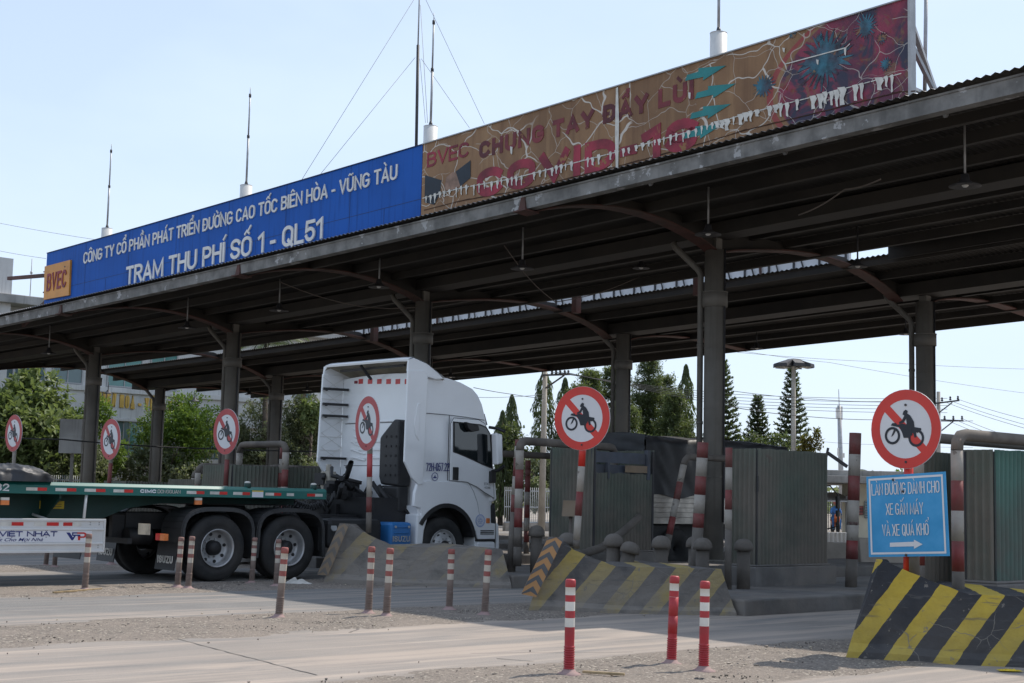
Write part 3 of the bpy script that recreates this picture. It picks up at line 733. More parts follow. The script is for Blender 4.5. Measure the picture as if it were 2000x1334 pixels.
for (x, y, r, n) in ((1610, 117, 58, 15), (1492, 168, 24, 11), (1690, 52, 26, 13), (1600, 75, 9, 9), (1722, 74, 13, 9), (1655, 232, 14, 9), (1548, 68, 9, 8), (1730, 125, 14, 9)):
    pts = []
    n = int(n * 1.6)
    for k in range(n * 4):
        a = 2 * math.pi * k / (n * 4) + rnd(-.02, .02); rr = r * rnd(.42, .72) if k % 4 in (0, 3) else r * rnd(.72, 1.08)
        X = x + rr * math.cos(a) * .95; pts.append((min(X, 1762), max(y + rr * math.sin(a) - .26 * rr * math.cos(a) + rnd(-.05, .05) * r, -2 + .308 * (1768 - min(X, 1762)))))
    mb.prism(pts, lambda u, v, d: S2(u, v, .003 + d), 0, .004)
build_each(mb, 'printed_burst', M['burst'], ban, world=True)
# torn white strips hanging along the lower joint
M['peel'] = mat('peeled_backing', (.62, .60, .55), .8, 0, .1, 8)
M['rustline'] = mat('rust_line', (.06, .025, .012), .9, 0, .3, 6)
def interp(tab, x):
    for (a, ya), (b_, yb) in zip(tab, tab[1:]):
        if x <= b_: return ya + (yb - ya) * (x - a) / (b_ - a)
    return tab[-1][1]
TL_ = [(826, 387), (900, 367), (1000, 349), (1200, 298), (1350, 256), (1450, 224), (1600, 186), (1762, 143)]
mb = MB(); mr = MB(); x = 832
while x < 1758:
    w = rnd(2.5, 5.5) * (1 + (x - 830) / 900) * (1.7 if x > 1390 and random.random() < .7 else 1); y = interp(TL_, x) + rnd(-1.5, 1.5); big = 1 + max(0, x - 1380) / 260
    ln = rnd(7, 17) * big; k = rnd(.35, .8)
    if random.random() < .82:
        pts = [(x - w * .5, y - 2), (x + w * .3, y - 4), (x + w * .55, y + 2), (x + w * .3 * k, y + ln * .6), (x + w * .5 * k, y + ln), (x - w * .3 * k, y + ln * rnd(.8, 1.1)), (x - w * .25, y + ln * .4)]
        mb.prism(pts, lambda u, v, d: S2(u, v, .008 + d), 0, .012)
    mb.prism([(x - 7, interp(TL_, x - 7) - 1), (x + 6, interp(TL_, x + 6) - 1), (x + 6, interp(TL_, x + 6) + .8), (x - 7, interp(TL_, x - 7) + 1)], lambda u, v, d: S2(u, v, .006 + d), 0, .006)
    x += rnd(8, 15)
mb.prism([(1203, 172), (1207, 170), (1209, 240), (1207, 345), (1203, 345), (1201, 260)], lambda u, v, d: S2(u, v, .006 + d), 0, .012)
for (x, y, l) in ((998, 288, 14), (1346, 182, 12), (1650, 95, 14), (1596, 118, 9), (1530, 95, 8)):
    mb.prism([(x - 2, y - 2), (x + 3, y - 1), (x + 2, y + l), (x - 1, y + l - 3)], lambda u, v, d: S2(u, v, .006 + d), 0, .012)
for (x0, y0, x1, y1) in ((1534, 125, 1652, 93), (1652, 93, 1660, 85)):
    mb.prism([(x0, y0 - 1), (x1, y1 - 1), (x1, y1 + 1.4), (x0, y0 + 1)], lambda u, v, d: S2(u, v, .006 + d), 0, .010)
mb.build('peeling_strip', M['peel'], ban, world=True)
x = 828
while x < 1760:
    off = 24 + (x - 830) * .012; x2 = x + 30
    mr.prism([(x, interp(TL_, x) + off - .8), (x2, interp(TL_, x2) + off - .8 + rnd(-1, 1)), (x2, interp(TL_, x2) + off + 1.2), (x, interp(TL_, x) + off + 1)], lambda u, v, d: S2(u, v, .003 + d), 0, .005)
    x = x2
mr.build('rust_line', M['rustline'], ban, world=True)
for c in (11.5, 14.5, 17.5, 20.5):
    mb = MB(); mb.bar((SB + .1, c, 8.4), (SB + 1.5, c, 7.1), .06, .06); mb.bar((SB + .12, c, 6.95), (SB + .12, c, 8.5), .06, .06)
    mb.build('brace', M['galv'], ban, FCAN)
# prop frame at the right end
mb = MB(); P0 = LC(SB + .15, CR, zb0(CR) + 1.35)
a = PL(1771, 18, LANE, SB + .15); b_ = PL(1829, 187, LANE, SB + 1.6); mb.bar(a, b_, .07, .07)
a = PL(1768, 166, LANE, SB + .2); b_ = PL(1822, 190, LANE, SB + 1.3); mb.bar(a, b_, .05, .05)
a = PL(1809, -30, LANE, SB + 1.2); b_ = PL(1806, 186, LANE, SB + 1.2); mb.tube([a, b_], .03, 8)
mb.build('prop_frame', M['galv'], ban, world=True)

# rear boards seen through the gap
rb = thing('rear_board', 'row of white panel boards on dark struts behind the rear canopy', 'sign board', LC(36.6, 30, 6.5), ANG)
mb = MB(); board(mb, 24.8, 50, 6.85, 9.7, 36.9, 37.0); mb.build('board', M['sign_white'], rb, FCAN)
mb = MB()
c = 24.9
while c < 49.2:
    mb.bar((36.86, c, 6.7), (36.86, c, 9.6), .05, .05); mb.bar((36.84, c + .1, 7.4), (36.84, c + .75, 9.4), .035, .035); c += .95
mb.build('strut', M['dark'], rb, FCAN)
for c in (27.6, 35.8, 43.4):
    mb = MB(); mb.bar((36.5, c, 6.6), (36.85, c + .5, 9.3), .07, .07); mb.build('stay', M['redsteel'], rb, FCAN)

# ------------------------------------------------------------ concrete noses of the islands
def stripe_mat(name, ca, cb, dust, period=.45, slope=.8, chips=.06, top=0):
    m, nt, p = NT(name); b = NB(nt); o = b.obj(); x, y, z = b.sep(o)
    w = b.math('MULTIPLY', b.math('SUBTRACT', b.noise(o, 7, 4, .6), .5), .035)
    u = b.math('ADD', b.math('SUBTRACT', x, b.math('MULTIPLY', z, slope)), w)
    f = b.math('PINGPONG', u, period / 2); s = b.math('GREATER_THAN', f, period * .235)
    n = b.noise(o, 5, 5, .65)
    a = b.mix(b.ramp(n, .3, .7), tuple(v * .8 for v in ca), ca); k = b.mix(b.ramp(n, .3, .7), tuple(v * .7 for v in cb), cb)
    c = b.mix(s, a, k)
    zd = b.n('MapRange'); b.l(z, zd.inputs[0]); zd.inputs[1].default_value = 0; zd.inputs[2].default_value = .8; zd.inputs[3].default_value = dust[0]; zd.inputs[4].default_value = dust[1]
    d = b.math('MULTIPLY', zd.outputs[0], b.ramp(b.noise(o, 2.2, 5, .65), .15, .6), clamp=True)
    c = b.mix(d, c, (.235, .205, .175))
    ch = b.noise(o, 9, 6, .7); chm = b.math('GREATER_THAN', ch, .70 - chips)
    ck = b.math('LESS_THAN', b.vor(b.mix(.12, o, b.ncol(o, 4, 3)), 2.6, 'DISTANCE_TO_EDGE'), .006)
    ckm = b.math('MULTIPLY', ck, b.ramp(b.noise(o, 2, 2), .5, .56))
    scr = b.ramp(b.noise(b.mapped(o, (.9, 1, 9)), 2.4, 5, .65), .60, .68)
    c = b.mix(b.math('MULTIPLY', scr, .55), c, (.10, .095, .09))
    c = b.mix(b.math('MULTIPLY', b.math('MAXIMUM', chm, ckm), .8), c, (.20, .18, .155))
    b.l(c, p.inputs['Base Color']); p.inputs['Roughness'].default_value = .75
    h = b.math('SUBTRACT', b.noise(o, 14, 5, .65), b.math('MULTIPLY', b.math('MAXIMUM', chm, ckm), .5)); b.bump(h, .55, .02, p)
    return m
YEL, BLK = (.52, .37, .035), (.018, .021, .028)
M['bar1'] = stripe_mat('stripes_bright', YEL, BLK, (.25, .02), .43, .75)
M['bar2'] = stripe_mat('stripes_dusty', (.42, .30, .05), (.035, .037, .042), (1.0, .22), .5, .85)
M['bar3'] = stripe_mat('stripes_buried', (.34, .25, .09), (.09, .085, .08), (1.3, .65), .62, .9, .05)
def nose(label, N, A, B, h0, h1, m, slant=.33, x1=1.12, sq=0):
    N, A, B = [LC(p[0], p[1]) for p in (N, A, B)]
    d = A - N; Lf = d.length; ang = math.atan2(d.y, d.x)
    t = thing('concrete_barrier', label, 'barrier', N, ang, 'striped concrete noses of the toll islands')
    inv = WM[t.name].inverted(); Bl = inv @ B
    # height along the near face, sampled; near face battered, with a low toe
    def top(x):
        if x <= slant: return h0
        q = min(1, (x - slant) / (x1 - slant))
        return h0 + (h1 - h0) * (1 - (1 - q) ** 1.12)
    xs = [slant * i / 4 for i in range(4)] + [slant + (Lf - slant) * i / 26 for i in range(27)]
    mb = MB(); nv = 12; rows = []
    for j in range(nv + 1):
        r = []
        for x in xs:
            v = j / nv
            if x < slant: H = h0
            else: H = top(x)
            z = H * v; xx = x
            lim = slant * (z / h0)          # the leading edge leans back
            xx = max(x, lim) if x < slant else x
            endcut = Lf - .30 * v * 0.6
            xx = min(xx, endcut)
            y = .05 + .10 * v - .05 * (1 if v < .12 else 0) + .008 * nz(xx * 3, z * 3, 2) + .007 * nz(xx * 9, z * 9, 1.5, 4)
            if v > .95: z += .010 * nz(xx * 8, 3, 1, 2) - .012 * max(0, nz(xx * 14, 7, 1, 5))
            r.append((xx, y, z - .02 if j == 0 else z))
        rows.append(r)
    nx = len(xs)
    vs = [p for r in rows for p in r]
    fs = [(j * nx + i, j * nx + i + 1, (j + 1) * nx + i + 1, (j + 1) * nx + i) for j in range(nv) for i in range(nx - 1)]
    mb.add(vs, fs, 0, False)
    # far face: straight from the nose to B, same heights
    far = []
    for i, x in enumerate(xs):
        q = x / Lf; tp = rows[nv][i]
        far.append((q * Bl.x + .02 * 0 + (slant * .9 * (1 - q)), max(q * Bl.y, tp[1] + .16), tp[2]))
    fb = [(i_ / (nx - 1) * Bl.x, max(i_ / (nx - 1) * Bl.y, .1), -.02) for i_ in range(nx)]
    tpv = rows[nv]; bl = rows[0]
    mb.add(tpv + far, [(i, i + 1, nx + i + 1, nx + i) for i in range(nx - 1)], 0)
    mb.add(far + fb, [(i, i + 1, nx + i + 1, nx + i) for i in range(nx - 1)], 0)
    # leading edge and tail faces
    le = [rows[j][0] for j in range(nv + 1)]; mb.add(le + [fb[0], far[0]], [tuple(range(nv + 1)) + (nv + 2, nv + 1)], 0)
    te = [rows[j][-1] for j in range(nv + 1)]; mb.add(te + [fb[-1], far[-1]], [tuple(range(nv + 1)) + (nv + 2, nv + 1)], 0)
    mb.build('striped_wall', m, t)
    return t, Lf
NR, NM, NL = (11.48, 7.77), (12.69, 13.21), (13.61, 18.80)
b1, _ = nose('bright yellow and black concrete nose under the light blue board', NR, (13.0, 5.67), (14.2, 8.4), .91, .62, M['bar1'])
b2, _ = nose('half faded yellow and black concrete nose with an orange chevron plate', NM, (14.68, 11.51), (15.5, 14.0), .87, .57, M['bar2'])
b3, _ = nose('dust covered concrete nose with a grey brown chevron plate, in front of the truck', NL, (15.64, 16.64), (16.4, 19.2), .93, .60, M['bar3'])
M['chev_o'] = mat('chevron_orange', (.50, .25, .09), .5, 0, .08, 3, dust=.2, dscale=3); M['chev_g'] = mat('chevron_grey', (.10, .105, .11), .6, 0, .1, 3, dust=.2)
M['chev_od'] = mat('chevron_orange_dusty', (.25, .18, .115), .8, 0, .12, 3, dust=.5); M['chev_gd'] = mat('chevron_grey_dusty', (.15, .135, .12), .8, 0, .12, 3, dust=.4)
def chevron(parent, quad, n, ma, mg, cnt, w):
    """leaning plate given by its pixel corners TL,TR,BR,BL on the near face of the nose"""
    TL, TR, BR, BL = quad; t = .025
    nrm = (TR - TL).cross(BL - TL).normalized()
    if nrm.y > 0: nrm = -nrm
    mb = MB(); pts = [TL, TR, BR, BL]
    mb.add([p for p in pts] + [p + nrm * t for p in pts], [(3, 2, 1, 0), (4, 5, 6, 7), (0, 1, 5, 4), (1, 2, 6, 5), (2, 3, 7, 6), (3, 0, 4, 7)])
    pl = mb.build('chevron_plate', ma, parent, world=True)
    P = lambda u, v: TL + (TR - TL) * u + (BL - TL) * v + nrm * (t + .003)
    mb = MB(); h = 1.0 / cnt; th = h * .46; pk = h * .62
    for i in range(-1, cnt + 1):
        v0 = i * h + h * .25
        for sgn in (0, 1):
            e = 0.0 if sgn == 0 else 1.0
            q = [(e, v0 + pk), (.5, v0), (.5, v0 + th), (e, v0 + pk + th)]
            q = [(a, min(1, max(0, b_))) for a, b_ in q]
            if max(x[1] for x in q) - min(x[1] for x in q) > .02 and q[0][1] != q[3][1] : mb.add([P(*x) for x in q], [(0, 1, 2, 3)])
    mb.build('chevron_mark', mg, pl, world=True, fix=False)
def onface(N, px, py, off):
    d = (LC(*N[1]) - LC(*N[0])); nn = Vector((d.y, -d.x, 0)).normalized()
    if nn.y > 0: nn = -nn
    return PL(px, py, nn, nn.dot(LC(*N[0])) + off)
fm = ((NM), (14.68, 11.51)); fl = ((NL), (15.64, 16.64))
chevron(b2, [onface(fm, *p, .03) for p in ((1071, 1048), (1101, 1051), (1047, 1166), (1018, 1160))], None, M['chev_o'], M['chev_g'], 5, .2)
chevron(b3, [onface(fl, *p, .03) for p in ((664, 1022), (683, 1023), (641, 1124), (620, 1122))], None, M['chev_od'], M['chev_gd'], 5, .2)

# ------------------------------------------------------------ no-motorcycle signs
def disc(mb, R, r0, T, z0, z1, n=40, mi=0):
    """ring (or plate when r0 = 0) facing +z of T"""
    if r0 <= 0:
        mb.lathe([(R, z0), (R, z1)], n, T, [mi]); return
    mb.lathe([(r0, z0), (R, z0), (R, z1), (r0, z1), (r0, z0)], n, T, [mi] * 4, False, False)
def bandpole(mb, a, b_, r, bands, n=14):
    """bands = list of (fraction, material index)"""
    a, b_ = Vector(a), Vector(b_); f0 = 0
    for f, mi in bands:
        mb.cyl(a + (b_ - a) * f0, a + (b_ - a) * f, r, n=n, mi=mi); f0 = f
def moto_sign(label, px, py, Y, R, face, lean, zbase, red, bands, pole_off=(0, 0), pr=.045, px_base=None, disc_tilt=0):
    cpos = DP(px, py, Y)
    if px_base: bpos = DP(px_base[0], px_base[1], Y)
    else: bpos = Vector((cpos.x, cpos.y, zbase))
    bpos.z = zbase
    t = thing('road_sign', label, 'road sign', bpos, 0, 'no motorcycle signs on the island noses')
    nrm = Vector((math.sin(face), -math.cos(face), 0)); ux = Vector((math.cos(face), math.sin(face), 0))
    uz = Vector((0, 0, 1)); 
    if disc_tilt: uz = (uz + ux * disc_tilt).normalized(); ux = uz.cross(-nrm) * -1 if False else ux - uz * ux.dot(uz); ux.normalize()
    T = Matrix(((ux.x, uz.x, nrm.x, cpos.x), (ux.y, uz.y, nrm.y, cpos.y), (ux.z, uz.z, nrm.z, cpos.z), (0, 0, 0, 1)))
    mb = MB(); disc(mb, R, 0, T, -.006, .006); mb.build('sign_plate', M['sign_white'], t, world=True)
    mb = MB(); disc(mb, R * .995, R * .74, T, .0065, .0085); mb.build('red_ring', red, t, world=True)
    q = R * .76
    mb = MB(); mb.prism([(-.71 * q - .09 * R, .71 * q - .06 * R), (-.71 * q + .06 * R, .71 * q + .09 * R), (.71 * q + .09 * R, -.71 * q + .06 * R), (.71 * q - .06 * R, -.71 * q - .09 * R)], lambda u, v, d: T @ Vector((u, v, d)), .0067, .0079)
    build_each(mb, 'red_slash', red, t, world=True)
    S = R * .74
    P = lambda u, v, d: T @ Vector((u * S, v * S, d))
    mb = MB()
    for cx, cy, r1, r2 in ((-.50, -.22, .30, .215), (.42, -.31, .30, .215)):
        mb.lathe([(r2 * S, 0), (r1 * S, 0), (r1 * S, .0016), (r2 * S, .0016), (r2 * S, 0)], 26, T @ Matrix.Translation((cx * S, cy * S, .0085)), [0] * 4, False, False)
    build_each(mb, 'wheel_mark', M['sign_black'], t, world=True)
    z0, z1 = .0088, .0104
    mb = MB()
    mb.prism([(-.55, -.26), (-.46, -.20), (-.33, .02), (-.42, .03)], P, z0, z1)                                  # fork
    mb.prism([(-.56, .13), (-.50, .21), (-.36, .21), (-.30, .15), (-.10, .19), (0, .16), (.20, .03), (.34, .06), (.60, .02), (.62, -.04), (.46, -.14), (.36, -.08), (.22, -.16), (.18, -.30), (-.06, -.30), (-.12, -.12), (-.22, .06), (-.42, .10)], P, z0, z1 + .0004)   # body
    mb.prism([(.02, .66), (-.06, .60), (-.10, .50), (-.03, .46), (-.12, .30), (-.24, .24), (-.22, .17), (-.06, .22), (.04, .36), (.06, .18), (.00, .10), (.10, -.10), (.16, -.24), (.28, -.22), (.24, .00), (.36, .03), (.33, .25), (.20, .45), (.08, .53), (.10, .61)], P, z0 + .0006, z1 + .001)    # rider
    mb.prism([(.40 + .03 * math.cos(a), .0 + .03 * math.sin(a)) for a in (0, 1.5, 3, 4.5)], P, z0, z1)
    mb.prism([(.14, -.06), (.40, -.05), (.44, -.28), (.36, -.30), (.30, -.14), (.14, -.18)], P, z0 + .0002, z1 + .0002)
    mb.build('motorcycle_mark', M['sign_black'], t, world=True)
    mb = MB()
    for v in (.82, -1.12): mb.cyl(P(0.02, v, .006), P(.02, v, .016), .012, n=8)
    build_each(mb, 'bolt', M['dark'], t, world=True)
    mb = MB(); top = cpos + Vector((0, 0, -R * .2)) - nrm * (pr + .008)
    top = cpos - uz * (R * .3) - nrm * (pr + .008); bb = bpos - nrm * (pr + .008)
    bandpole(mb, bb, top, pr, bands); mb.build('pole', [M['pipe_red'], M['pipe_white'], M['pipe_dirt'], red], t, world=True)
    return t
FA = rad(-47)
moto_sign('large clean no motorcycle sign above the light blue board', 1769, 838, 14.05, .382, FA, 0, .55, M['sign_red'], [(1, 3)], px_base=(1767, 1120))
moto_sign('no motorcycle sign over the orange chevron nose, on a red and white pole', 1137, 817, 18.6, .408, rad(-33), 0, .78, M['sign_red'], [(.07, 2), (.27, 1), (.47, 0), (.68, 1), (.93, 3), (1, 1)], px_base=(1121, 1062))
moto_sign('narrow looking no motorcycle sign with a bent top edge, against the white cab', 718, 827, 23.2, .435, rad(-58.5), 0, .8, M['sign_red_f'], [(.20, 2), (.35, 0), (.55, 1), (.78, 3), (1, 1)], px_base=(714, 1037), disc_tilt=.05)
moto_sign('faded no motorcycle sign just left of the tractor, above the green deck', 442, 843, 28.0, .44, rad(-46), 0, .4, M['sign_red_f'], [(.35, 2), (.55, 1), (.8, 0), (1, 1)], px_base=(434, 980), disc_tilt=.06)
moto_sign('faded no motorcycle sign right of the leftmost thick column', 216, 858, 32.0, .45, rad(-47), 0, .4, M['sign_red_f'], [(.35, 2), (.50, 1), (.8, 0), (1, 1)], px_base=(204, 980), disc_tilt=.12)
moto_sign('leftmost faded no motorcycle sign, standing before the big leaved tree', 27, 846, 36.0, .455, rad(-46), 0, .4, M['sign_red_f'], [(.35, 2), (.6, 0), (1, 1)], px_base=(18, 980), disc_tilt=.10)
# light blue lane board on its own pole
nb = Vector((math.sin(FA), -math.cos(FA), 0)); kb = nb.dot(DP(1769, 1000, 13.95))
q = [PL(x, y, nb, kb) for x, y in ((1692, 931), (1846, 921), (1854, 1086), (1697, 1088))]
cen = sum(q, Vector()) / 4
bp = thing('lane_board', 'light blue lane board with three lines of white text and an arrow', 'sign board', Vector((cen.x, cen.y, .6)))
mb = MB(); mb.add([p for p in q] + [p - nb * .012 for p in q], [(0, 1, 2, 3), (7, 6, 5, 4), (0, 4, 5, 1), (1, 5, 6, 2), (2, 6, 7, 3), (3, 7, 4, 0)])
mb.build('plate', M['sky_plate'], bp, world=True)
def Q(u, v, off=0): 
    a = q[0] + (q[1] - q[0]) * u; b_ = q[3] + (q[2] - q[3]) * u; return a + (b_ - a) * v + nb * off
mb = MB()
for a, b_, c_, d_ in ((.03, .03, .97, .055), (.03, .945, .97, .97), (.03, .055, .052, .945), (.948, .055, .97, .945)):
    mb.add([Q(a, b_, .003), Q(c_, b_, .003), Q(c_, d_, .003), Q(a, d_, .003)], [(0, 1, 2, 3)])
mb.build('border_line', M['sign_white'], bp, world=True, fix=False)
upb = (Q(.5, 0) - Q(.5, 1)).normalized()
for txt, x0, y0, x1, y1, cp in (('LÀN ĐƯỜNG DÀNH CHO', 1703, 968, 1836, 962, .112), ('XE GẮN MÁY', 1731, 1006, 1804, 1004, .110), ('VÀ XE QUÁ KHỔ', 1724, 1047, 1815, 1045, .110)):
    put_text('lettering', txt, PL(x0, y0, nb, kb), PL(x1, y1, nb, kb), cp, nb, M['sign_white'], bp, .002, .078, upb)
mb = MB(); mb.add([PL(x, y, nb, kb + .003) for x, y in ((1738, 1060), (1785, 1058), (1785, 1054), (1802, 1063), (1785, 1072), (1785, 1067), (1738, 1068))], [tuple(range(7))])
mb.build('arrow_mark', M['sign_white'], bp, world=True, fix=False)
mb = MB()
for x, y in ((1745, 937), (1764, 960), (1770, 1084)):
    p = PL(x, y, nb, kb); mb.cyl(p, p + nb * .012, .012, n=8)
build_each(mb, 'bolt', M['dark'], bp, world=True)
mb = MB(); c0 = PL(1785, 1000, nb, kb - .06); mb.cyl((c0.x, c0.y, .6), (c0.x, c0.y, cen.z + .3), .05, n=14); mb.build('pole', M['pipe_dirt'], bp, world=True)

# ------------------------------------------------------------ flexible marker posts
def marker(name, label, mats, loc, h=.75, lean=(0, 0), worn=False):
    t = thing(name, label, 'marker post', loc, 0, 'red and white marker posts on the gravel strips')
    t.rotation_euler = (lean[1], lean[0], 0)
    r = .040
    prof = []; mis = []
    def ring(z, rr, mi=None):
        prof.append((rr, z))
        if mi is not None and len(prof) > 1: mis.append(mi)
    ring(.03, r * 1.05)
    z = .035
    for i in range(11): 
        ring(z, r * 1.12, 2); ring(z + .008, r * 1.12, 2); ring(z + .010, r * .98, 2); ring(z + .018, r * .98, 2); z += .0195
    lv = [(z, .46, 2 if mats[3] else 0), (.46, .55, 1), (.55, .61, 0), (.61, .695, 1)]
    ring(.33, r, lv[0][2]) ; ring(.40, r, lv[0][2])
    for a, b_, mi in ((.40, .475, 1), (.475, .535, 0), (.535, .61, 1), (.61, .665, 0), (.665, .73, 1)):
        ring(b_, r, mi)
    ring(.732, r * 1.06, 0); ring(.785, r * 1.06, 0); ring(.797, r * .85, 0)
    k = h / .797
    mb = MB(); mb.lathe([(a, b_ * k) for a, b_ in prof], 18, None, mis)
    mb.build('post', list(mats[:3]), t)
    mb = MB(); mb.lathe([(.105, -.005), (.10, .012), (.062, .028), (.046, .05 * k), (.040, .055 * k)], 16, None); mb.build('base', mats[4], t)
    return t
CLEAN = (M['post_red'], M['post_white'], M['post_red'], False, M['post_base'])
MIDD = (M['post_red_d'], M['post_white_d'], M['post_dust'], True, M['post_base'])
DUSTY = (mat('post_red_grey', (.25, .10, .085), .8, 0, .2, 4, dust=.7, dscale=3), M['post_white_d'], M['post_dust'], True, M['post_base'])
pa = marker('marker_post', 'clean bright marker post nearest the camera, left of the other two bright ones', CLEAN, G(1111, 1319), .76)
pb = dup(pa, G(1374, 1312), None, 'clean bright marker post right of the one with torn bands'); pb.rotation_euler = (0, rad(.5), 0); pb.scale = (1, 1, .98)
torn = marker('marker_post', 'marker post with a torn white band and a mostly bare red shaft', CLEAN, G(1311, 1299), .76, (rad(1.6), 0))
mb = MB()
for z0, z1 in ((.33, .40), (.48, .56)): mb.lathe([(.0385, z0 - .06), (.0412, z0 - .06), (.0412, z1 + .02), (.0385, z1 + .02)], 18, None, None, True, False)
mb.build('bare_shaft', M['post_red'], torn)
pc_ = marker('marker_post', 'dusty marker post standing alone at the left end of the second gravel row, leaning right', MIDD, G(544, 1208), .79, (rad(3.2), rad(1)))
for (x, y, ln, lab, k) in ((719, 1200, 1.3, 'dusty marker post left of its twin in front of the dust covered nose', 1), (754, 1206, 1.8, 'dusty marker post right beside its twin in front of the dust covered nose', 1),
        (877, 1192, .9, 'dusty marker post in front of the blue tank and cab step', .95), (946, 1203, 2.2, 'dusty marker post nearest the orange chevron plate', .99)):
    d = dup(pc_, G(x, y), (0, rad(ln), 0), lab); d.scale = (1, 1, k)
pd = marker('marker_post', 'dust grey marker post at the end of the white side guard', DUSTY, G(165, 1155), .78, (rad(1.6), 0))
for (x, y, ln, lab, k) in ((346, 1148, 2.2, 'dust grey marker post left of its twin before the black mudflap', .93), (367, 1151, 2.2, 'dust grey marker post right of its twin, against the first big tyre', .96),
        (491, 1140, 2.2, 'dust grey marker post between the two big tyres', .9), (539, 1146, 1.2, 'dust grey marker post overlapping the second big tyre', .9),
        (89, 1107, 3.0, 'dust grey marker post left of its twin under the white side guard', .9), (106, 1109, 1.5, 'dust grey marker post right of its twin under the white side guard', .92), (217, 1103, 0, 'far dust grey marker post half hidden behind the left mudflap', .9)):
    d = dup(pd, G(x, y), (0, rad(ln), 0), lab); d.scale = (1, 1, k)

# ------------------------------------------------------------ striped posts, guard hoops, hooded bollards
def post(label, s, c, z0, z1, r, bands, lean=0.0, group='red and white guard posts on the islands', cat='guard post', name='guard_post'):
    t0 = LC(s, c, z0)
    mb = MB(); top = (lean * (z1 - z0), 0, z1 - z0)
    bandpole(mb, (0, 0, 0), top, r, bands, 18)
    o = mb.build(name, [M['pipe_red'], M['pipe_white'], M['pipe_dirt']]); o.location = t0; WM[o.name] = Matrix.Translation(t0)
    return tag(o, label, cat, group)
B6 = lambda n=7, st=0, dirt=.35: [(dirt, 2)] + [(dirt + (1 - dirt) * (i + 1) / n, (i + st + (n + 1)) % 2) for i in range(n)]
post('tall red and white post between the right booth and the light blue board', 18.63, 12.5, .2, 2.48, .088, [(.18, 2), (.30, 0), (.42, 1), (.56, 0), (.70, 1), (.84, 0), (1, 0)][:3] + [(.40, 0), (.56, 1), (.72, 0), (.86, 1), (1, 0)], .03)
post('thick dusty post in front of the black tarp truck', 16.6, 13.8, .2, 2.27, .082, [(.40, 2), (.50, 0), (.63, 1), (.76, 0), (.89, 1), (1, 0)], .05)
post('dusty post between the green booth behind the truck and the broken booth', 16.41, 17.5, .2, 2.35, .075, [(.45, 2), (.58, 0), (.72, 1), (.86, 0), (.95, 1), (1, 0)], .045)
post('sharp red and white post in front of the far picket fence', 22.2, 23.2, .2, 2.22, .06, [(.12, 2), (.24, 0), (.38, 1), (.52, 0), (.66, 1), (.83, 0), (.9, 1), (1, 0)][:6] + [(.90, 0), (1, 0)], .0)
post('peeling post at the left edge of the plain right booth', 16.3, 12.95, .2, 2.17, .05, [(.42, 2), (.56, 1), (.70, 0), (.86, 1), (1, 0)], 0)
post('red and white post by the rear column left of the white cab', 16.29, 24, .2, 2.30, .085, [(.5, 2), (.62, 1), (.75, 0), (.88, 1), (1, 0)], .02)
def hoop(label, pts, r, flange=None):
    """inverted U pipe: list of (s,c,z)"""
    loc = LC(pts[0][0], pts[0][1], .2)
    P = [LC(*p) - loc for p in pts]
    # round the corners
    Q_ = [P[0]]
    for a, b_, c in zip(P, P[1:], P[2:]):
        k = .16; d1 = (a - b_).normalized() * k; d2 = (c - b_).normalized() * k
        Q_ += [b_ + d1, b_ + d1 * .45 + d2 * .08, b_ + d1 * .08 + d2 * .45, b_ + d2]
    Q_.append(P[-1])
    # split vertical legs into bands
    mb = MB(); run = []
    mb.tube(Q_[1:-1], r, 12, 2)
    for a, b_ in ((Q_[0], Q_[1]), (Q_[-1], Q_[-2])):
        n = 6
        for i in range(n):
            mb.cyl(a + (b_ - a) * (i / n), a + (b_ - a) * ((i + 1) / n), r * 1.001, n=12, mi=2 if i < 2 else i % 2)
    o = mb.build('guard_hoop', [M['pipe_red'], M['pipe_white'], M['pipe_dirt']]); o.location = loc; WM[o.name] = Matrix.Translation(loc)
    return tag(o, label, 'guard hoop', 'pipe guard hoops round the booths')
hoop('red and white pipe hoop in front of the teal right booth', [(13.0, 7.5, .2), (13.0, 7.5, 2.12), (17.5, 7.5, 2.12), (17.5, 7.5, .2)], .06)
hoop('dark pipe hoop behind the light blue board', [(13.7, 8.35, .2), (13.7, 8.35, 2.14), (18.0, 8.35, 2.14), (18.0, 8.35, .2)], .055)
hoop('dark pipe hoop just behind the truck mirror', [(19.0, 22.95, .2), (19.0, 22.95, 2.33), (23.6, 22.95, 2.33), (23.6, 22.95, .2)], .07)
hoop('dark pipe hoop over the far post, ahead of the truck', [(21.2, 24.9, .2), (21.2, 24.9, 2.2), (21.2, 23.4, 2.2), (21.2, 23.4, .2)], .055)
hoop('pipe rail running over the broken booth', [(16.41, 17.35, .3), (16.41, 17.35, 2.33), (19.1, 17.75, 2.33), (19.1, 17.75, .3)], .07)
hoop('bent dusty pipe hoop left of the thick column', [(19.5, 16.95, .2), (20.1, 16.95, 2.2), (21.6, 16.95, 2.2), (21.6, 16.95, .2)], .06)
hoop('red and white pipe hoop just behind the cab, left of the white fairing', [(15.9, 23.3, .2), (15.9, 23.3, 2.32), (15.9, 24.9, 2.32), (15.9, 24.9, .2)], .065)
hoop('low dark pipe hoop left of the rear column', [(16.8, 25.2, .2), (16.8, 25.2, 1.9), (19.4, 25.2, 1.9), (19.4, 25.2, .2)], .065)
hoop('low dark pipe hoop between the two left signs', [(17.2, 28.6, .2), (17.2, 28.6, 1.95), (20.2, 28.6, 1.95), (20.2, 28.6, .2)], .065)
hoop('second low dark pipe hoop right of the left thick column', [(18.3, 30.6, .2), (18.3, 30.6, 1.85), (22.0, 30.6, 1.85), (22.0, 30.6, .2)], .065)
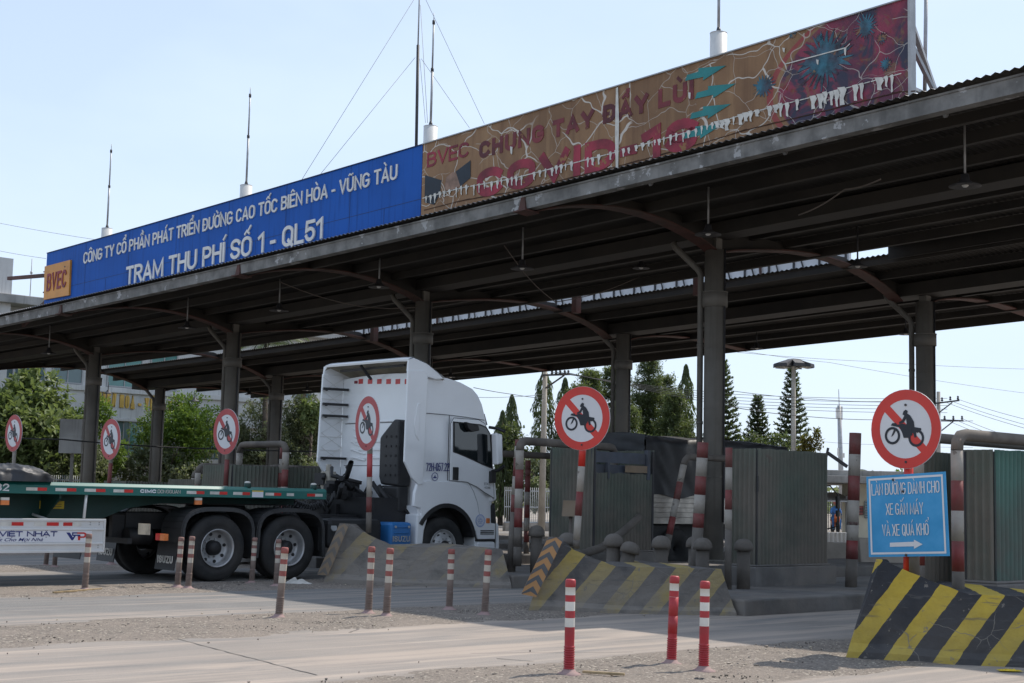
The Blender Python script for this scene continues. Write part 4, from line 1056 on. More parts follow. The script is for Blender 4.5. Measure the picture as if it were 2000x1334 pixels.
def hooded(label, px, pyb, pyt, c, lean=0):
    p = PL(px, pyb, ACR, c); s = LANE.dot(p); ht = PL(px, pyt, ACR, c).z - .2
    t = thing('hooded_bollard', label, 'bollard', LC(s, c, .2), 0, 'dusty bollards with rounded caps')
    k = ht / .72
    mb = MB(); mb.cyl((0, 0, 0), (0, 0, .56 * k), .095, n=18); mb.build('shaft', M['pipe_dirt'], t)
    mb = MB(); mb.lathe([(.10, .55 * k), (.135, .55 * k), (.135, .60 * k), (.125, .65 * k), (.095, .69 * k), (.05, .715 * k), (.01, .72 * k)], 20); mb.build('cap', M['pipe_dirt'], t)
    if lean: t.rotation_euler = (0, lean, 0)
    return t
hooded('capped bollard left of the orange chevron plate', 1047, 1085, 1026, 17.2)
hooded('capped bollard peeking out behind the middle sign pole', 1108, 1085, 1040, 15.0)
hooded('upright capped bollard in front of the broken booth', 1198, 1088, 1042, 13.75)
hooded('tilted capped bollard beside the upright one', 1211, 1095, 1055, 13.6, rad(14))
hooded('capped bollard left of the thick dusty post', 1291, 1099, 1046, 13.3)
hooded('capped bollard half behind the thick column', 1357, 1100, 1047, 14.0)
hooded('capped bollard at the foot of the thick column', 1372, 1100, 1050, 13.2)
hooded('capped bollard in front of the plain right booth', 1452, 1118, 1052, 12.9)
# fallen pipe leaning on the broken booth
mb = MB(); mb.tube([LC(17.15, 16.85, .45), LC(17.9, 16.9, .60), LC(18.4, 16.9, .85), LC(18.9, 16.95, 1.12)], .07, 10)
tag(mb.build('bent_pipe', M['pipe_dirt'], loc=LC(17.2, 16.9, .4)), 'bent dusty pipe leaning against the front of the broken booth', 'pipe')
# small lamp box on the island, left of the middle sign pole
mb = MB(); p = PL(1113, 993, ACR, 16.9); mb.hexa([(-.13, -.10, -.13), (.12, -.10, -.13), (.12, .10, -.13), (-.13, .10, -.13), (-.11, -.06, .13), (.15, -.06, .13), (.15, .1, .13), (-.11, .1, .13)])
fb_ = mb.build('lamp_box', M['chev_od']); fb_.location = p; tag(fb_, 'small dusty box hanging left of the middle sign pole', 'box')
mb = MB(); mb.cyl((.02, .03, -p.z + .2), (.02, .03, -.13), .03, n=10); mb.build('stand', M['pipe_dirt'], fb_)

# ------------------------------------------------------------ corrugated booths
def csheet(mb, P0, P1, z0, z1, pitch=.088, amp=.020, top=None, out=None):
    P0, P1 = Vector(P0), Vector(P1); d = P1 - P0; n = max(4, int(d.length / pitch * 6)); nn = Vector((-d.y, d.x, 0)).normalized()
    vs = []
    for j in range(5):
        for i in range(n + 1):
            u = i / n; o = amp * math.sin(u * d.length / pitch * 2 * math.pi) + .012 * nz(u * d.length * 1.6, j * .9, 1, 3)
            zt = z1 if top is None else top(u)
            p = P0 + d * u + nn * o; vs.append((p.x, p.y, z0 + (zt - z0) * j / 4))
    fs = [(j * (n + 1) + i, j * (n + 1) + i + 1, (j + 1) * (n + 1) + i + 1, (j + 1) * (n + 1) + i) for j in range(4) for i in range(n)]
    mb.add(vs, fs, 0, True); return mb
def booth(label, s0, s1, c0, c1, zp, zt, m, ends=None, front=True):
    t = thing('toll_booth', label, 'toll booth', LC((s0 + s1) / 2, (c0 + c1) / 2, .2), ANG, 'corrugated sheet booths on the islands')
    mb = MB(); mb.box(s0 - .12, s1 + .12, c0 - .08, c1 + .08, .15, zp); mb.box(s0 - .05, s1 + .05, c0 - .03, c1 + .03, zp, zp + .03)
    mb.build('plinth', M['concrete_d'], t, FLC, bevel=.03)
    z0 = zp + .02
    if front:
        mb = MB(); csheet(mb, (s0, c0, 0), (s1, c0, 0), z0, zt, top=lambda u: zt + .015 * nz(u * 9, s0, 1)); mb.build('sheet_wall', m, t, FLC, fix=False)
    for a in (s0, s1):
        mb = MB(); csheet(mb, (a, c0 + .02, 0), (a, c1, 0), z0, zt); mb.build('sheet_wall', ends or m, t, FLC, fix=False)
    mb = MB(); csheet(mb, (s0, c1, 0), (s1, c1, 0), z0, zt); mb.build('sheet_wall', m, t, FLC, fix=False)
    mb = MB()
    for a, b_ in ((s0 + .03, c0 + .03), (s1 - .03, c0 + .03), (s0 + .03, c1 - .03), (s1 - .03, c1 - .03)): mb.box(a - .02, a + .02, b_ - .02, b_ + .02, z0, zt - .02)
    build_each(mb, 'corner_post', M['dark'], t, frame=FLC)
    return t
k1 = booth('plain dark green corrugated booth behind the tall red and white post', 17.27, 19.05, 13.2, 13.74, .48, 2.2, M['sheet'])
mb = MB(); mb.bar((19.05, 13.2, 2.2), (19.35, 13.05, 2.0), .03, .05); mb.bar((19.05, 13.25, 2.05), (19.06, 13.2, 2.28), .03, .03); mb.build('hanging_flashing', M['dark'], k1, FLC)
mb = MB(); p = PL(1480, 943, ACR, 13.17); s_ = LANE.dot(p); mb.box(s_ - .012, s_ + .012, 13.165, 13.18, p.z - .13, p.z + .1); mb.build('torn_slot', M['black'], k1, FLC)
k2 = booth('broken green booth with a torn window panel, beside the orange chevron nose', 18.23, 19.80, 17.4, 18.48, .50, 2.30, M['sheet'], front=False)
sx = 18.25
zlow = PL(1230, 925, ACR, 17.4).z
mb = MB(); csheet(mb, (sx, 17.44, 0), (19.78, 17.44, 0), .52, zlow, .085, .018, top=lambda u: zlow + .03 * nz(u * 17, 3, 1) + .03 * nz(u * 40, 5, 1)); mb.build('sheet_wall', M['sheet'], k2, FLC, fix=False)
mb = MB(); zt_, zm = PL(1230, 885, ACR, 17.5).z, PL(1230, 906, ACR, 17.5).z
mb.box(sx + .03, 19.6, 17.46, 17.5, zm, zt_); mb.build('signboard', M['board'], k2, FLC)
mb = MB(); mb.box(sx, sx + .05, 17.42, 17.5, zlow - .1, 2.3); mb.box(19.62, 19.7, 17.42, 17.5, zlow - .1, 2.3); mb.box(sx + .05, 19.62, 17.52, 17.56, zlow - .1, zm - .03)
mb.box(sx + .35, sx + .39, 17.42, 17.5, zlow - .1, zm); mb.build('window_frame', M['board'], k2, FLC)
mb = MB(); mb.box(19.05, 19.62, 17.425, 17.44, zlow + .02, zm - .03); mb.build('notice_plate', M['chev_od'], k2, FLC)
k3 = booth('teal green booth at the right edge, behind the red and white hoop', 14.19, 17.2, 7.75, 8.14, .62, 2.02, M['sheet_teal'], M['sheet'])
mb = MB(); csheet(mb, (13.9, 8.5, 0), (14.65, 8.5, 0), .5, 2.0); mb.build('side_sheet', M['sheet'], k3, FLC, fix=False)
booth('dark green booth half hidden behind the truck cab', 18.1, 19.7, 23.3, 24.4, .5, 2.25, M['sheet'])
booth('low green booth behind the deck, right of the rear column', 15.2, 18.2, 24.05, 25.1, .5, 1.9, M['sheet'])
booth('low green booth behind the deck, between the thick column and the rear one', 17.4, 20.6, 29.0, 30.2, .5, 1.65, M['sheet'])
booth('far green booth behind the deck, right of the leftmost thick column', 18.6, 23.0, 34.4, 35.6, .5, 1.6, M['sheet'])

# ------------------------------------------------------------ rods on the roof
def mast(label, c, zt, z1, z0, th=.185):
    s = 24.0
    t = thing('lightning_rod', label, 'lightning rod', LC(s, c, 7.1 + drop(c)), 0, 'lightning rods on white drums')
    mb = MB(); mb.cyl((s, c, 7.05 + drop(c)), (s, c, z1), th, n=24); mb.cyl((s, c, z1), (s, c, z1 + .012), th * 1.02, n=24); mb.build('drum', M['white_paint'], t, FLC)
    mb = MB(); H = zt - z1
    mb.tube([(s, c, z1), (s, c, z1 + .14)], [.07, .035], 10, 1); mb.cyl((s, c, z1 + .13), (s, c, z1 + H * .52), .032, n=10); mb.cyl((s, c, z1 + H * .5), (s, c, z1 + H * .53), .042, n=10, mi=1)
    mb.cyl((s, c, z1 + H * .52), (s, c, z1 + H * .95), .024, n=10); mb.cyl((s, c, z1 + H * .93), (s, c, z1 + H * .965), .038, n=10, mi=1); mb.cyl((s, c, z1 + H * .96), (s, c, zt + .1), .010, n=6)
    mb.build('rod', [M['galv'], M['dark']], t, FLC)
for lab, (px, yt, y1, y2, c) in zip(('lightning rod above the left end of the blue board', 'lightning rod above the middle of the blue board', 'lightning rod beside the guyed antenna pole', 'lightning rod above the brown and magenta board, cut by the frame'),
        ((208, 290, 447, 467, 46.7), (480, 180, 363, 387, 37.86), (840, 35, 248, 277, 29.07), (1403, -150, 66, 100, 19.43))):
    z = [PL(px, y, LANE, 24).z for y in (yt, y1, y2)]; mast(lab, c, *z)
an = thing('antenna_pole', 'thin dark antenna pole held by guy wires behind the joint of the two boards', 'antenna pole', DP(813, 330, 42))
mb = MB(); a, b_, c_ = DP(812, 345, 42), DP(816.5, 88, 42), DP(820, -40, 42); mb.tube([a, b_], .045, 10); mb.tube([b_, c_], .022, 8, 1); mb.build('pole', [M['dark'], M['galv']], an, world=True)
for (x0, y0, x1, y1, d1) in ((808, 0, 590, 350, 39), (811, 112, 626, 340, 39), (832, 0, 946, 242, 45), (823, 115, 917, 250, 45), (821, 10, 835, 240, 37), (820, 115, 831, 240, 44)):
    mb = MB(); mb.tube([DP(x0, y0, 42), DP(x1, y1, d1)], .006, 5); mb.build('guy_wire', M['wire_l'], an, world=True)

# ------------------------------------------------------------ hanging lamps
def lamp(label, px, py, s, r=.2):
    p = PL(px, py, LANE, s); c = ACR.dot(p); zt = (zroof(s) if s < 27.4 else zroof2(s)) + drop(c) - .05
    t = thing('pendant_lamp', label, 'pendant lamp', LC(s, c, p.z), 0, 'pendant lamps under the canopies')
    mb = MB(); mb.cyl((0, 0, .1), (0, 0, zt - p.z), .018, n=8); mb.build('stem', M['galv'] if s < 25 else M['dark'], t)
    k = r / .2
    mb = MB(); mb.lathe([(.02, .15 * k), (.06, .14 * k), (.075, .06 * k), (.12, .035 * k), (.2 * k, -.01), (.2 * k, -.02), (.11, .0)], 20); mb.build('shade', M['dark'], t)
    mb = MB(); mb.lathe([(.05, .02), (.055, -.005), (.03, -.03), (.005, -.035)], 12); mb.build('bulb', M['letter'], t)
for lab, x, y, s in (('small pendant lamp in the sky right of the thick column', 1478, 680, 34.0), ('small pendant lamp touching the right rear column', 1769, 652, 34.0), ('pale pendant lamp under the front roof at the right edge', 1885, 362, 20.4),
        ('pendant lamp hanging before the white gap, right of the thick column', 1675, 520, 25.5), ('pale pendant lamp just left of the top of the thick column', 1383, 457, 21.0), ('pendant lamp under the middle of the front roof', 1252, 523, 25.2),
        ('pendant lamp right of the white cab roof', 880, 736, 34.0), ('pendant lamp above the bushes left of the white cab', 600, 762, 34.0), ('pendant lamp just right of the second thick column', 487, 770, 34.0),
        ('pendant lamp over the bush between the left columns', 380, 783, 34.0), ('pendant lamp over the gold letters', 211, 768, 30.0), ('pendant lamp near the middle of the blue board underside', 740, 560, 21.0),
        ('pendant lamp left of the roof middle', 545, 606, 21.0), ('pendant lamp deep under the left roof', 365, 640, 21.0), ('pendant lamp under the far left roof', 95, 690, 21.0), ('pendant lamp under the roof beneath the faded letters', 1020, 524, 21.0)):
    lamp(lab, x, y, s, .2 if s > 22 else .25)
# loose cables under the roof
def cable(label, pts, r=.012, m='wire_l'):
    P = []; 
    for a, b_ in zip(pts, pts[1:]):
        for i in range(8): P.append(a + (b_ - a) * (i / 8) - Vector((0, 0, 1)) * (.12 * (b_ - a).length * .25 * math.sin(math.pi * i / 8)))
    P.append(pts[-1]); mb = MB(); mb.tube([p - pts[0] for p in P], r, 5)
    o = mb.build('cable', M[m]); o.location = pts[0]; return tag(o, label, 'cable')
cable('loose cable sagging under the roof to the second thick column', [PL(545, 550, LANE, 20), PL(700, 598, LANE, 22), PL(815, 600, LANE, 23.2)], .012)
cable('loose cable hanging down in front of the gap in the roofs', [PL(985, 480, LANE, 20.5), PL(1085, 590, LANE, 24), PL(1250, 540, LANE, 27)], .011)
cable('loose cable under the right front roof', [PL(1560, 420, LANE, 21), PL(1650, 370, LANE, 20.4), PL(1720, 350, LANE, 20)], .014)

# ------------------------------------------------------------ the tractor
TS, TC = 12.34, 19.84                      # first rear axle, near side
TY = 1.25
tp = LC(TS, TC + TY, 0)
truck = thing('tractor_truck', 'white tractor truck with a high cab roof, air deflectors and black rear frame', 'truck', tp, ANG)
def TL2(px, py, y=-1.25):
    p = PL(px, py, ACR, TC + TY + y); return LANE.dot(p) - TS, p.z
def TW(x, y, z): return LC(TS + x, TC + TY + y, z)
def TBack(px, py, x):
    p = PL(px, py, LANE, TS + x); return ACR.dot(p) - TC - TY, p.z
def tyre_wheel(parent, x, y, side, dual=False, R=.515, front=False):
    """wheel with its axis along y; side=-1 faces the near side"""
    T = Matrix.Translation((x, y, R)) @ Matrix.Rotation(math.pi / 2, 4, 'X')    # +z of lathe -> -y
    if side > 0: T = T @ Matrix.Rotation(math.pi, 4, 'X')
    w = .28
    prof = [(.285, -w), (.40, -w), (.475, -w + .012), (.505, -w + .04), (.515, -w + .07)]
    for g in (.09, .14, .19): prof += [(.515, -g - .006), (.500, -g - .003), (.500, -g + .003), (.515, -g + .006)]
    prof += [(.515, -.07), (.505, -.035), (.490, -.016), (.455, -.004), (.40, .006), (.36, .004), (.345, -.006), (.30, -.010), (.285, -.012)]
    mb = MB(); mb.lathe([(a * R / .515, b_) for a, b_ in prof], 44, T, None, True, False)
    ty = mb.build('tyre', M['rubber'], parent)
    mb = MB(); d = -.13 if not front else -.0
    if front: rp = [(.292, -.2), (.292, -.01), (.298, .008), (.286, .010), (.270, -.02), (.255, -.03), (.20, .012), (.175, .02), (.12, .035), (.105, .045)]
    else: rp = [(.292, -.2), (.292, -.01), (.298, .008), (.286, .010), (.272, -.02), (.262, -.10), (.25, -.145), (.21, -.15), (.17, -.165), (.12, -.165)]
    mb.lathe([(a * R / .515, b_) for a, b_ in rp], 40, T, None, True, False)
    rim = mb.build('rim', M['rim'], parent)
    mb = MB(); zz = -.145 if not front else .0
    for k in range(8 if not front else 10):
        a = 2 * math.pi * k / (8 if not front else 10) + .2; r = .213
        nrm = T.to_3x3() @ Vector((0, 0, 1)); p = T @ Vector((r * math.cos(a), r * math.sin(a), zz - .012 if front else zz - .008)); mb.cyl(p, p + nrm * .014, .027, n=12)
    build_each(mb, 'vent_hole', M['frame'], rim)
    mb = MB()
    for k in range(10):
        a = 2 * math.pi * k / 10; r = .145; nrm = T.to_3x3() @ Vector((0, 0, 1)); z0 = -.165 if not front else .025
        p = T @ Vector((r * math.cos(a), r * math.sin(a), z0)); mb.cyl(p, p + nrm * .03, .014, n=6)
    build_each(mb, 'wheel_nut', M['galv'], rim)
    hp = [(.115, -.17), (.11, -.06), (.085, -.045), (.08, -.03), (.02, -.028)] if not front else [(.105, .03), (.098, .07), (.07, .085), (.02, .088)]
    mb = MB(); mb.lathe(hp, 24, T); mb.build('hub', M['frame'], rim)
    return ty
for x in (0, 1.34):
    w = bpy.data.objects.new('rear_wheel', None); col.objects.link(w); w.parent = truck; WM[w.name] = WM[truck.name].copy()
    tyre_wheel(w, x, -1.25, -1); 
    w = bpy.data.objects.new('rear_wheel', None); col.objects.link(w); w.parent = truck; WM[w.name] = WM[truck.name].copy()
    tyre_wheel(w, x, 1.25, 1)
    mb = MB()
    for y in (-.93, .93):
        T = Matrix.Translation((x, y, .515)) @ Matrix.Rotation(math.pi / 2, 4, 'X')
        mb = MB(); mb.lathe([(.28, -.14), (.47, -.14), (.512, -.09), (.512, .09), (.47, .14), (.28, .14), (.28, -.14)], 36, T, None, True, False); mb.build('inner_tyre', M['rubber'], truck)
    mb = MB(); mb.cyl((x, -1.1, .515), (x, 1.1, .515), .10, n=14); mb.lathe([(.05, -.2), (.22, -.12), (.25, 0), (.22, .12), (.05, .2)], 20, Matrix.Translation((x, 0, .53)) @ Matrix.Rotation(math.pi / 2, 4, 'Y')); mb.build('axle', M['frame'], truck)
for sd_, y in ((-1, -1.22), (1, 1.22)):
    w = bpy.data.objects.new('front_wheel', None); col.objects.link(w); w.parent = truck; WM[w.name] = WM[truck.name].copy()
    tyre_wheel(w, 4.63, y, sd_, front=True)
mb = MB(); mb.cyl((4.63, -1.0, .5), (4.63, 1.0, .5), .07, n=12); mb.build('axle', M['frame'], truck)
# chassis
mb = MB()
for y in (-.43, .36): mb.box(-1.15, 5.4, y, y + .07, .78, 1.04)
for x in (-1.1, -.5, .65, 1.9, 2.8): mb.box(x, x + .08, -.36, .36, .80, 1.02)
mb.build('frame_rail', M['frame'], truck, bevel=.01)
mb = MB(); mb.box(.15, 1.25, -.55, .55, 1.05, 1.09); mb.lathe([(.02, 0), (.48, 0), (.5, .03), (.48, .07), (.02, .075)], 28, Matrix.Translation((.7, 0, 1.10))); mb.build('fifth_wheel', M['frame'], truck)
def fender(x0, x1, y0, y1):
    mb = MB(); n = 16; xm = (x0 + x1) / 2; hw = (x1 - x0) / 2; pts = []
    for i in range(n + 1):
        a = math.pi * (i / n); cx = math.copysign(abs(math.cos(a)) ** .62, math.cos(a)); cz = math.sin(a) ** .55
        pts.append((xm - hw * cx, .60 + .53 * cz))
    pts = [(x0 - .02, .36)] + pts + [(x1 + .02, .36)]
    for (a, za), (b_, zb_) in zip(pts, pts[1:]):
        d = Vector((b_ - a, 0, zb_ - za)).normalized(); nn = Vector((-d.z, 0, d.x)) * .02
        mb.hexa([(a, y0, za), (b_, y0, zb_), (b_, y1, zb_), (a, y1, za), (a + nn.x, y0, za + nn.z), (b_ + nn.x, y0, zb_ + nn.z), (b_ + nn.x, y1, zb_ + nn.z), (a + nn.x, y1, za + nn.z)])
        # rolled lip on the outside
        yo = y0 if y0 < 0 and abs(y0) > abs(y1) else y1
        m_ = nn * -2.2
        mb.hexa([(a, yo - .015, za), (b_, yo - .015, zb_), (b_, yo + .015, zb_), (a, yo + .015, za), (a + m_.x, yo - .015, za + m_.z), (b_ + m_.x, yo - .015, zb_ + m_.z), (b_ + m_.x, yo + .015, zb_ + m_.z), (a + m_.x, yo + .015, za + m_.z)])
    return mb
M['fender'] = mat('fender_plastic', (.032, .033, .035), .42, 0, .15, 3, dust=.2, dustc=(.12, .105, .09))
for y0, y1 in ((-1.28, -.68), (.68, 1.28)):
    for x0, x1 in ((-.66, .64), (.70, 2.0)): fender(x0, x1, y0, y1).build('fender', M['fender'], truck)
def flap(x, y0, y1, z0, z1, txt=True):
    mb = MB(); mb.hexa([(x - .07, y0, z0), (x - .055, y0, z0), (x - .055, y1, z0), (x - .07, y1, z0), (x - .015, y0, z1), (x, y0, z1), (x, y1, z1), (x - .015, y1, z1)])
    o = mb.build('mudflap', M['black'], truck)
    if txt:
        a, b_ = TW(x - .072 + .02, y1 - .06, z0 + .10), TW(x - .072 + .02, y0 + .06, z0 + .10)
        put_text('lettering', 'ISUZU', a, b_, .115, -LANE, M['whiteref'], o, .004, .24)
flap(-.68, -1.24, -.66, .18, .60); flap(-.68, .66, 1.24, .22, .60)
flap(-1.55, .1, 1.0, .30, .62, False)
# rear crossbeam with number plate and lamps
mb = MB(); mb.box(-1.42, -1.34, -1.0, 1.0, .58, .66); mb.box(-1.36, -1.1, -.4, -.3, .6, 1.0); mb.box(-1.36, -1.1, .3, .4, .6, 1.0); mb.build('rear_beam', M['frame'], truck)
p0, p1 = TBack(271, 1022, -1.44), TBack(292, 1045, -1.44)
mb = MB(); mb.box(-1.445, -1.43, p1[0], p0[0], p1[1], p0[1]); mb.build('number_plate', M['chip'], truck)
p0, p1 = TBack(310, 1042, -1.40), TBack(326, 1056, -1.40)
mb = MB(); mb.box(-1.45, -1.38, (p0[0] + p1[0]) / 2, p0[0], p1[1], p0[1], 0); mb.box(-1.45, -1.38, p1[0], (p0[0] + p1[0]) / 2 - .004, p1[1], p0[1], 1); mb.build('tail_lamp', [M['redref'], M['amber']], truck)
mb = MB(); mb.cyl((-1.3, .1, .72), (-.7, .1, .72), .16, n=18); mb.cyl((-1.2, -.55, .68), (-.8, -.55, .68), .13, n=16); mb.build('air_tank', M['frame'], truck)
# side tanks, battery box, blue additive tank
mb = MB(); mb.box(2.12, 3.28, -1.2, -.62, .50, .98); mb.build('fuel_tank', M['frame'], truck, bevel=.08)
mb = MB(); mb.cyl((2.25, -1.15, .82), (2.25, -1.21, .84), .06, n=14); mb.build('tank_cap', M['galv'], truck)
mb = MB(); mb.box(1.98, 2.1, -1.15, -.6, .45, .85); mb.build('bracket', M['frame'], truck, bevel=.02)
a, b_ = TL2(764, 1020), TL2(806, 1070)
mb = MB(); mb.box(a[0], b_[0] - .02, -1.24, -.75, .45, a[1]); bt = mb.build('blue_tank', M['tank_blue'], truck, bevel=.05)
mb = MB()
for zz in (.84, .74, .52): mb.box(a[0] + .07, b_[0] - .09, -1.256, -1.238, zz, zz + .022)
build_each(mb, 'rib', M['tank_blue'], bt, bevel=.006)
put_text('lettering', 'ISUZU', TW(a[0] + .05, -1.241, .60), TW(b_[0] - .07, -1.241, .60), .10, -ACR, M['rim'], bt, .006, .2)
mb = MB()
for x in (a[0] + .1, b_[0] - .1): mb.cyl((x, -1.24, a[1] - .08), (x, -1.262, a[1] - .08), .022, n=10)
build_each(mb, 'bolt', M['galv'], bt)
mb = MB(); mb.box(3.3, 3.98, -.62, .62, .55, 1.1); mb.box(2.7, 3.9, -.5, .5, .6, 1.0); mb.build('gearbox', M['frame'], truck, bevel=.04)

# cab
XB = 4.12                                   # rear wall of the cab
def arc2(cx, cz, r, a0, a1, n): return [(cx + r * math.cos(rad(a0 + (a1 - a0) * i / n)), cz + r * math.sin(rad(a0 + (a1 - a0) * i / n))) for i in range(n + 1)]
cabp = [(XB, 1.22), (XB, 3.55), (4.3, 3.54), (4.7, 3.515), (5.05, 3.46), (5.32, 3.36), (5.44, 3.25), (5.53, 3.08), (5.60, 2.84), (5.64, 2.70), (5.74, 2.25), (5.84, 1.75), (5.88, 1.2), (5.88, .72), (5.86, .48), (5.40, .48), (5.36, .78)]
cabp += arc2(4.66, .56, .70, 12, 150, 14) + [(4.02, 1.22)]
mb = MB(); n = len(cabp)
W0 = 1.21
def cw(x, z):       # half width of the cab: the roof narrows, the front tapers
    w = W0
    if z > 2.75: w -= .13 * ((z - 2.75) / .8) ** 1.5 * min(1, max(0, (x - 4.2) / .8))
    if x > 5.3: w -= .10 * ((x - 5.3) / .58) ** 2
    return w
vs = []; ny = 9
for j in range(ny):
    v = -1 + 2 * j / (ny - 1)
    for x, z in cabp:
        bul = (.10 * (1 - v * v)) if x > 5.4 else 0
        bz = .05 * (1 - v * v) if z > 3.0 else 0
        vs.append((x + bul, v * cw(x, z), z + bz))
fs = []
for j in range(ny - 1):
    for i in range(n): fs.append((j * n + i, j * n + (i + 1) % n, (j + 1) * n + (i + 1) % n, (j + 1) * n + i))
fs += [tuple(reversed(range(n))), tuple((ny - 1) * n + i for i in range(n))]
mb.add(vs, fs, 0)
cabo = mb.build('cab', M['cab'], truck, bevel=.045)
for pgn in cabo.data.polygons: pgn.use_smooth = True
cabo.data.set_sharp_from_angle(angle=rad(38))
YS = -1.213
def sidepoly(name, pts, m, parent, y0, y1, bevel=0):
    mb = MB(); mb.prism(pts, lambda u, v, d: (u, d, v), y0, y1); return mb.build(name, m, parent, bevel=bevel)
# swollen arch panel above the wheel, mudguard, bumper end
arch_o = [(3.90, 1.21), (3.92, 1.45), (3.98, 1.62), (4.2, 1.66), (4.77, 1.66), (5.0, 1.64), (5.2, 1.55), (5.36, 1.36), (5.5, 1.08), (5.6, .95), (5.84, .92), (5.84, .64), (5.42, .64), (5.36, .80)]
arch_i = arc2(4.66, .56, .71, 18, 142, 14) 
sidepoly('wheel_arch_panel', arch_o + arch_i + [(4.06, 1.18)], M['cab'], cabo, -1.265, -1.19, .03)
ring = arc2(4.66, .56, .715, 10, 150, 18); inner = arc2(4.66, .56, .64, 150, 10, 18)
sidepoly('arch_trim', ring + inner, M['black'], cabo, -1.275, -1.0)
sidepoly('wheel_housing', arc2(4.66, .56, .70, 0, 180, 18), M['frame'], cabo, -.95, -.9)
sidepoly('mudguard', [(3.98, .50), (4.0, 1.08), (4.27, 1.08), (4.23, .98), (4.17, .80), (4.14, .5)], M['cab'], cabo, -1.25, -.9, .03)
sidepoly('bumper_end', [(5.42, .40), (5.42, .60), (5.86, .60), (5.88, .40)], M['cab'], cabo, -1.25, -.8, .04)
sidepoly('dark_gap', [(5.40, .60), (5.40, .68), (5.87, .66), (5.88, .60)], M['black'], cabo, -1.235, -.8)
sidepoly('front_grille_edge', [(5.86, .45), (5.86, .95), (5.84, 1.25), (5.90, 1.30), (5.95, .95), (5.95, .45)], M['black'], cabo, -1.18, 1.18, .03)
sidepoly('bumper_front', [(5.93, .42), (5.93, .95), (5.99, .9), (6.02, .5), (5.99, .42)], M['cab'], cabo, -1.2, 1.2, .03)
sidepoly('corner_panel', [(5.78, 1.3), (5.72, 1.95), (5.84, 1.98), (5.93, 1.35)], M['cab'], cabo, -1.20, -.95, .04)
mb = MB()
for z in (.735, .765, .795): mb.box(5.47, 5.80, -1.272, -1.26, z - .010, z + .008)
mb.build('side_vent', M['black'], cabo)
# door: seams, window, handle
win = [TL2(889, 826), TL2(938, 831), TL2(950, 836), TL2(957, 848), TL2(961, 913), TL2(944, 906), TL2(925, 897), TL2(907, 889), TL2(889, 882)]
def grow(poly, g):
    cx = sum(p[0] for p in poly) / len(poly); cz = sum(p[1] for p in poly) / len(poly)
    return [(cx + (x - cx) * (1 + g), cz + (z - cz) * (1 + g)) for x, z in poly]
door = sidepoly('door', [(4.735, 1.68), (4.735, 2.70), (4.80, 2.80), (5.40, 2.80), (5.56, 2.74), (5.70, 2.35), (5.78, 1.95), (5.83, 1.38), (5.60, 1.48), (5.40, 1.58), (5.15, 1.66)], M['cab'], cabo, -1.228, -1.18, .018)
sidepoly('window_seal', grow(win, .07), M['black'], door, -1.236, -1.20)
sidepoly('door_glass', win, M['glass'], door, -1.241, -1.205)
mb = MB(); a, b_ = TL2(886, 912), TL2(896, 938); mb.box(a[0], b_[0], -1.25, -1.22, b_[1], a[1]); mb.build('door_handle', M['black'], door, bevel=.012)
mb = MB()
def seam(pts, y=YS - .002, w=.011):
    for (x0, z0), (x1, z1) in zip(pts, pts[1:]): mb.bar((x0, y, z0), (x1, y, z1), w, .006, up=(0, 1, 0))
seam([(4.12, 2.85), (4.6, 2.85), (5.1, 2.83), (5.55, 2.80)])
seam([(4.70, 1.68), (4.70, 2.84)])
mb.build('panel_gap', M['frame'], cabo)
mb = MB(); dp = [(4.735, 1.68), (4.735, 2.70), (4.80, 2.80), (5.40, 2.80), (5.56, 2.74), (5.70, 2.35), (5.78, 1.95), (5.83, 1.38), (5.60, 1.48), (5.40, 1.58), (5.15, 1.66), (4.735, 1.68)]
seam(dp, -1.219, .008); mb.build('door_gap', M['frame'], door)
mb = MB(); seam([(5.15, 1.66), (5.28, 1.5), (5.38, 1.3), (5.46, 1.0)], -1.266, .008); mb.build('arch_gap', M['galv'], cabo)
mb = MB(); mb.box(XB - .004, XB + .002, -1.1, 1.1, 2.70, 2.712); mb.box(XB - .004, XB + .002, -1.1, 1.1, 1.92, 1.93); mb.build('rear_gap', M['frame'], cabo)
put_text('lettering', '72H-057.22', TW(*(lambda q: (q[0], YS, q[1]))(TL2(832, 920, YS))), TW(*(lambda q: (q[0], YS, q[1]))(TL2(877, 920, YS))), .145, -ACR, M['navy'], cabo, .002, .10, slant=0)
put_text('lettering', 'EXZ', TW(5.57, -1.228, 1.62), TW(5.72, -1.228, 1.615), .045, -ACR, M['galv'], door, .003, .16)
put_text('lettering', '4036', TW(5.57, -1.228, 1.555), TW(5.72, -1.228, 1.55), .04, -ACR, M['galv'], door, .003, .16)
M['pale_blue'] = mat('pale_blue_print', (.30, .38, .62), .5, 0, .1, 4)
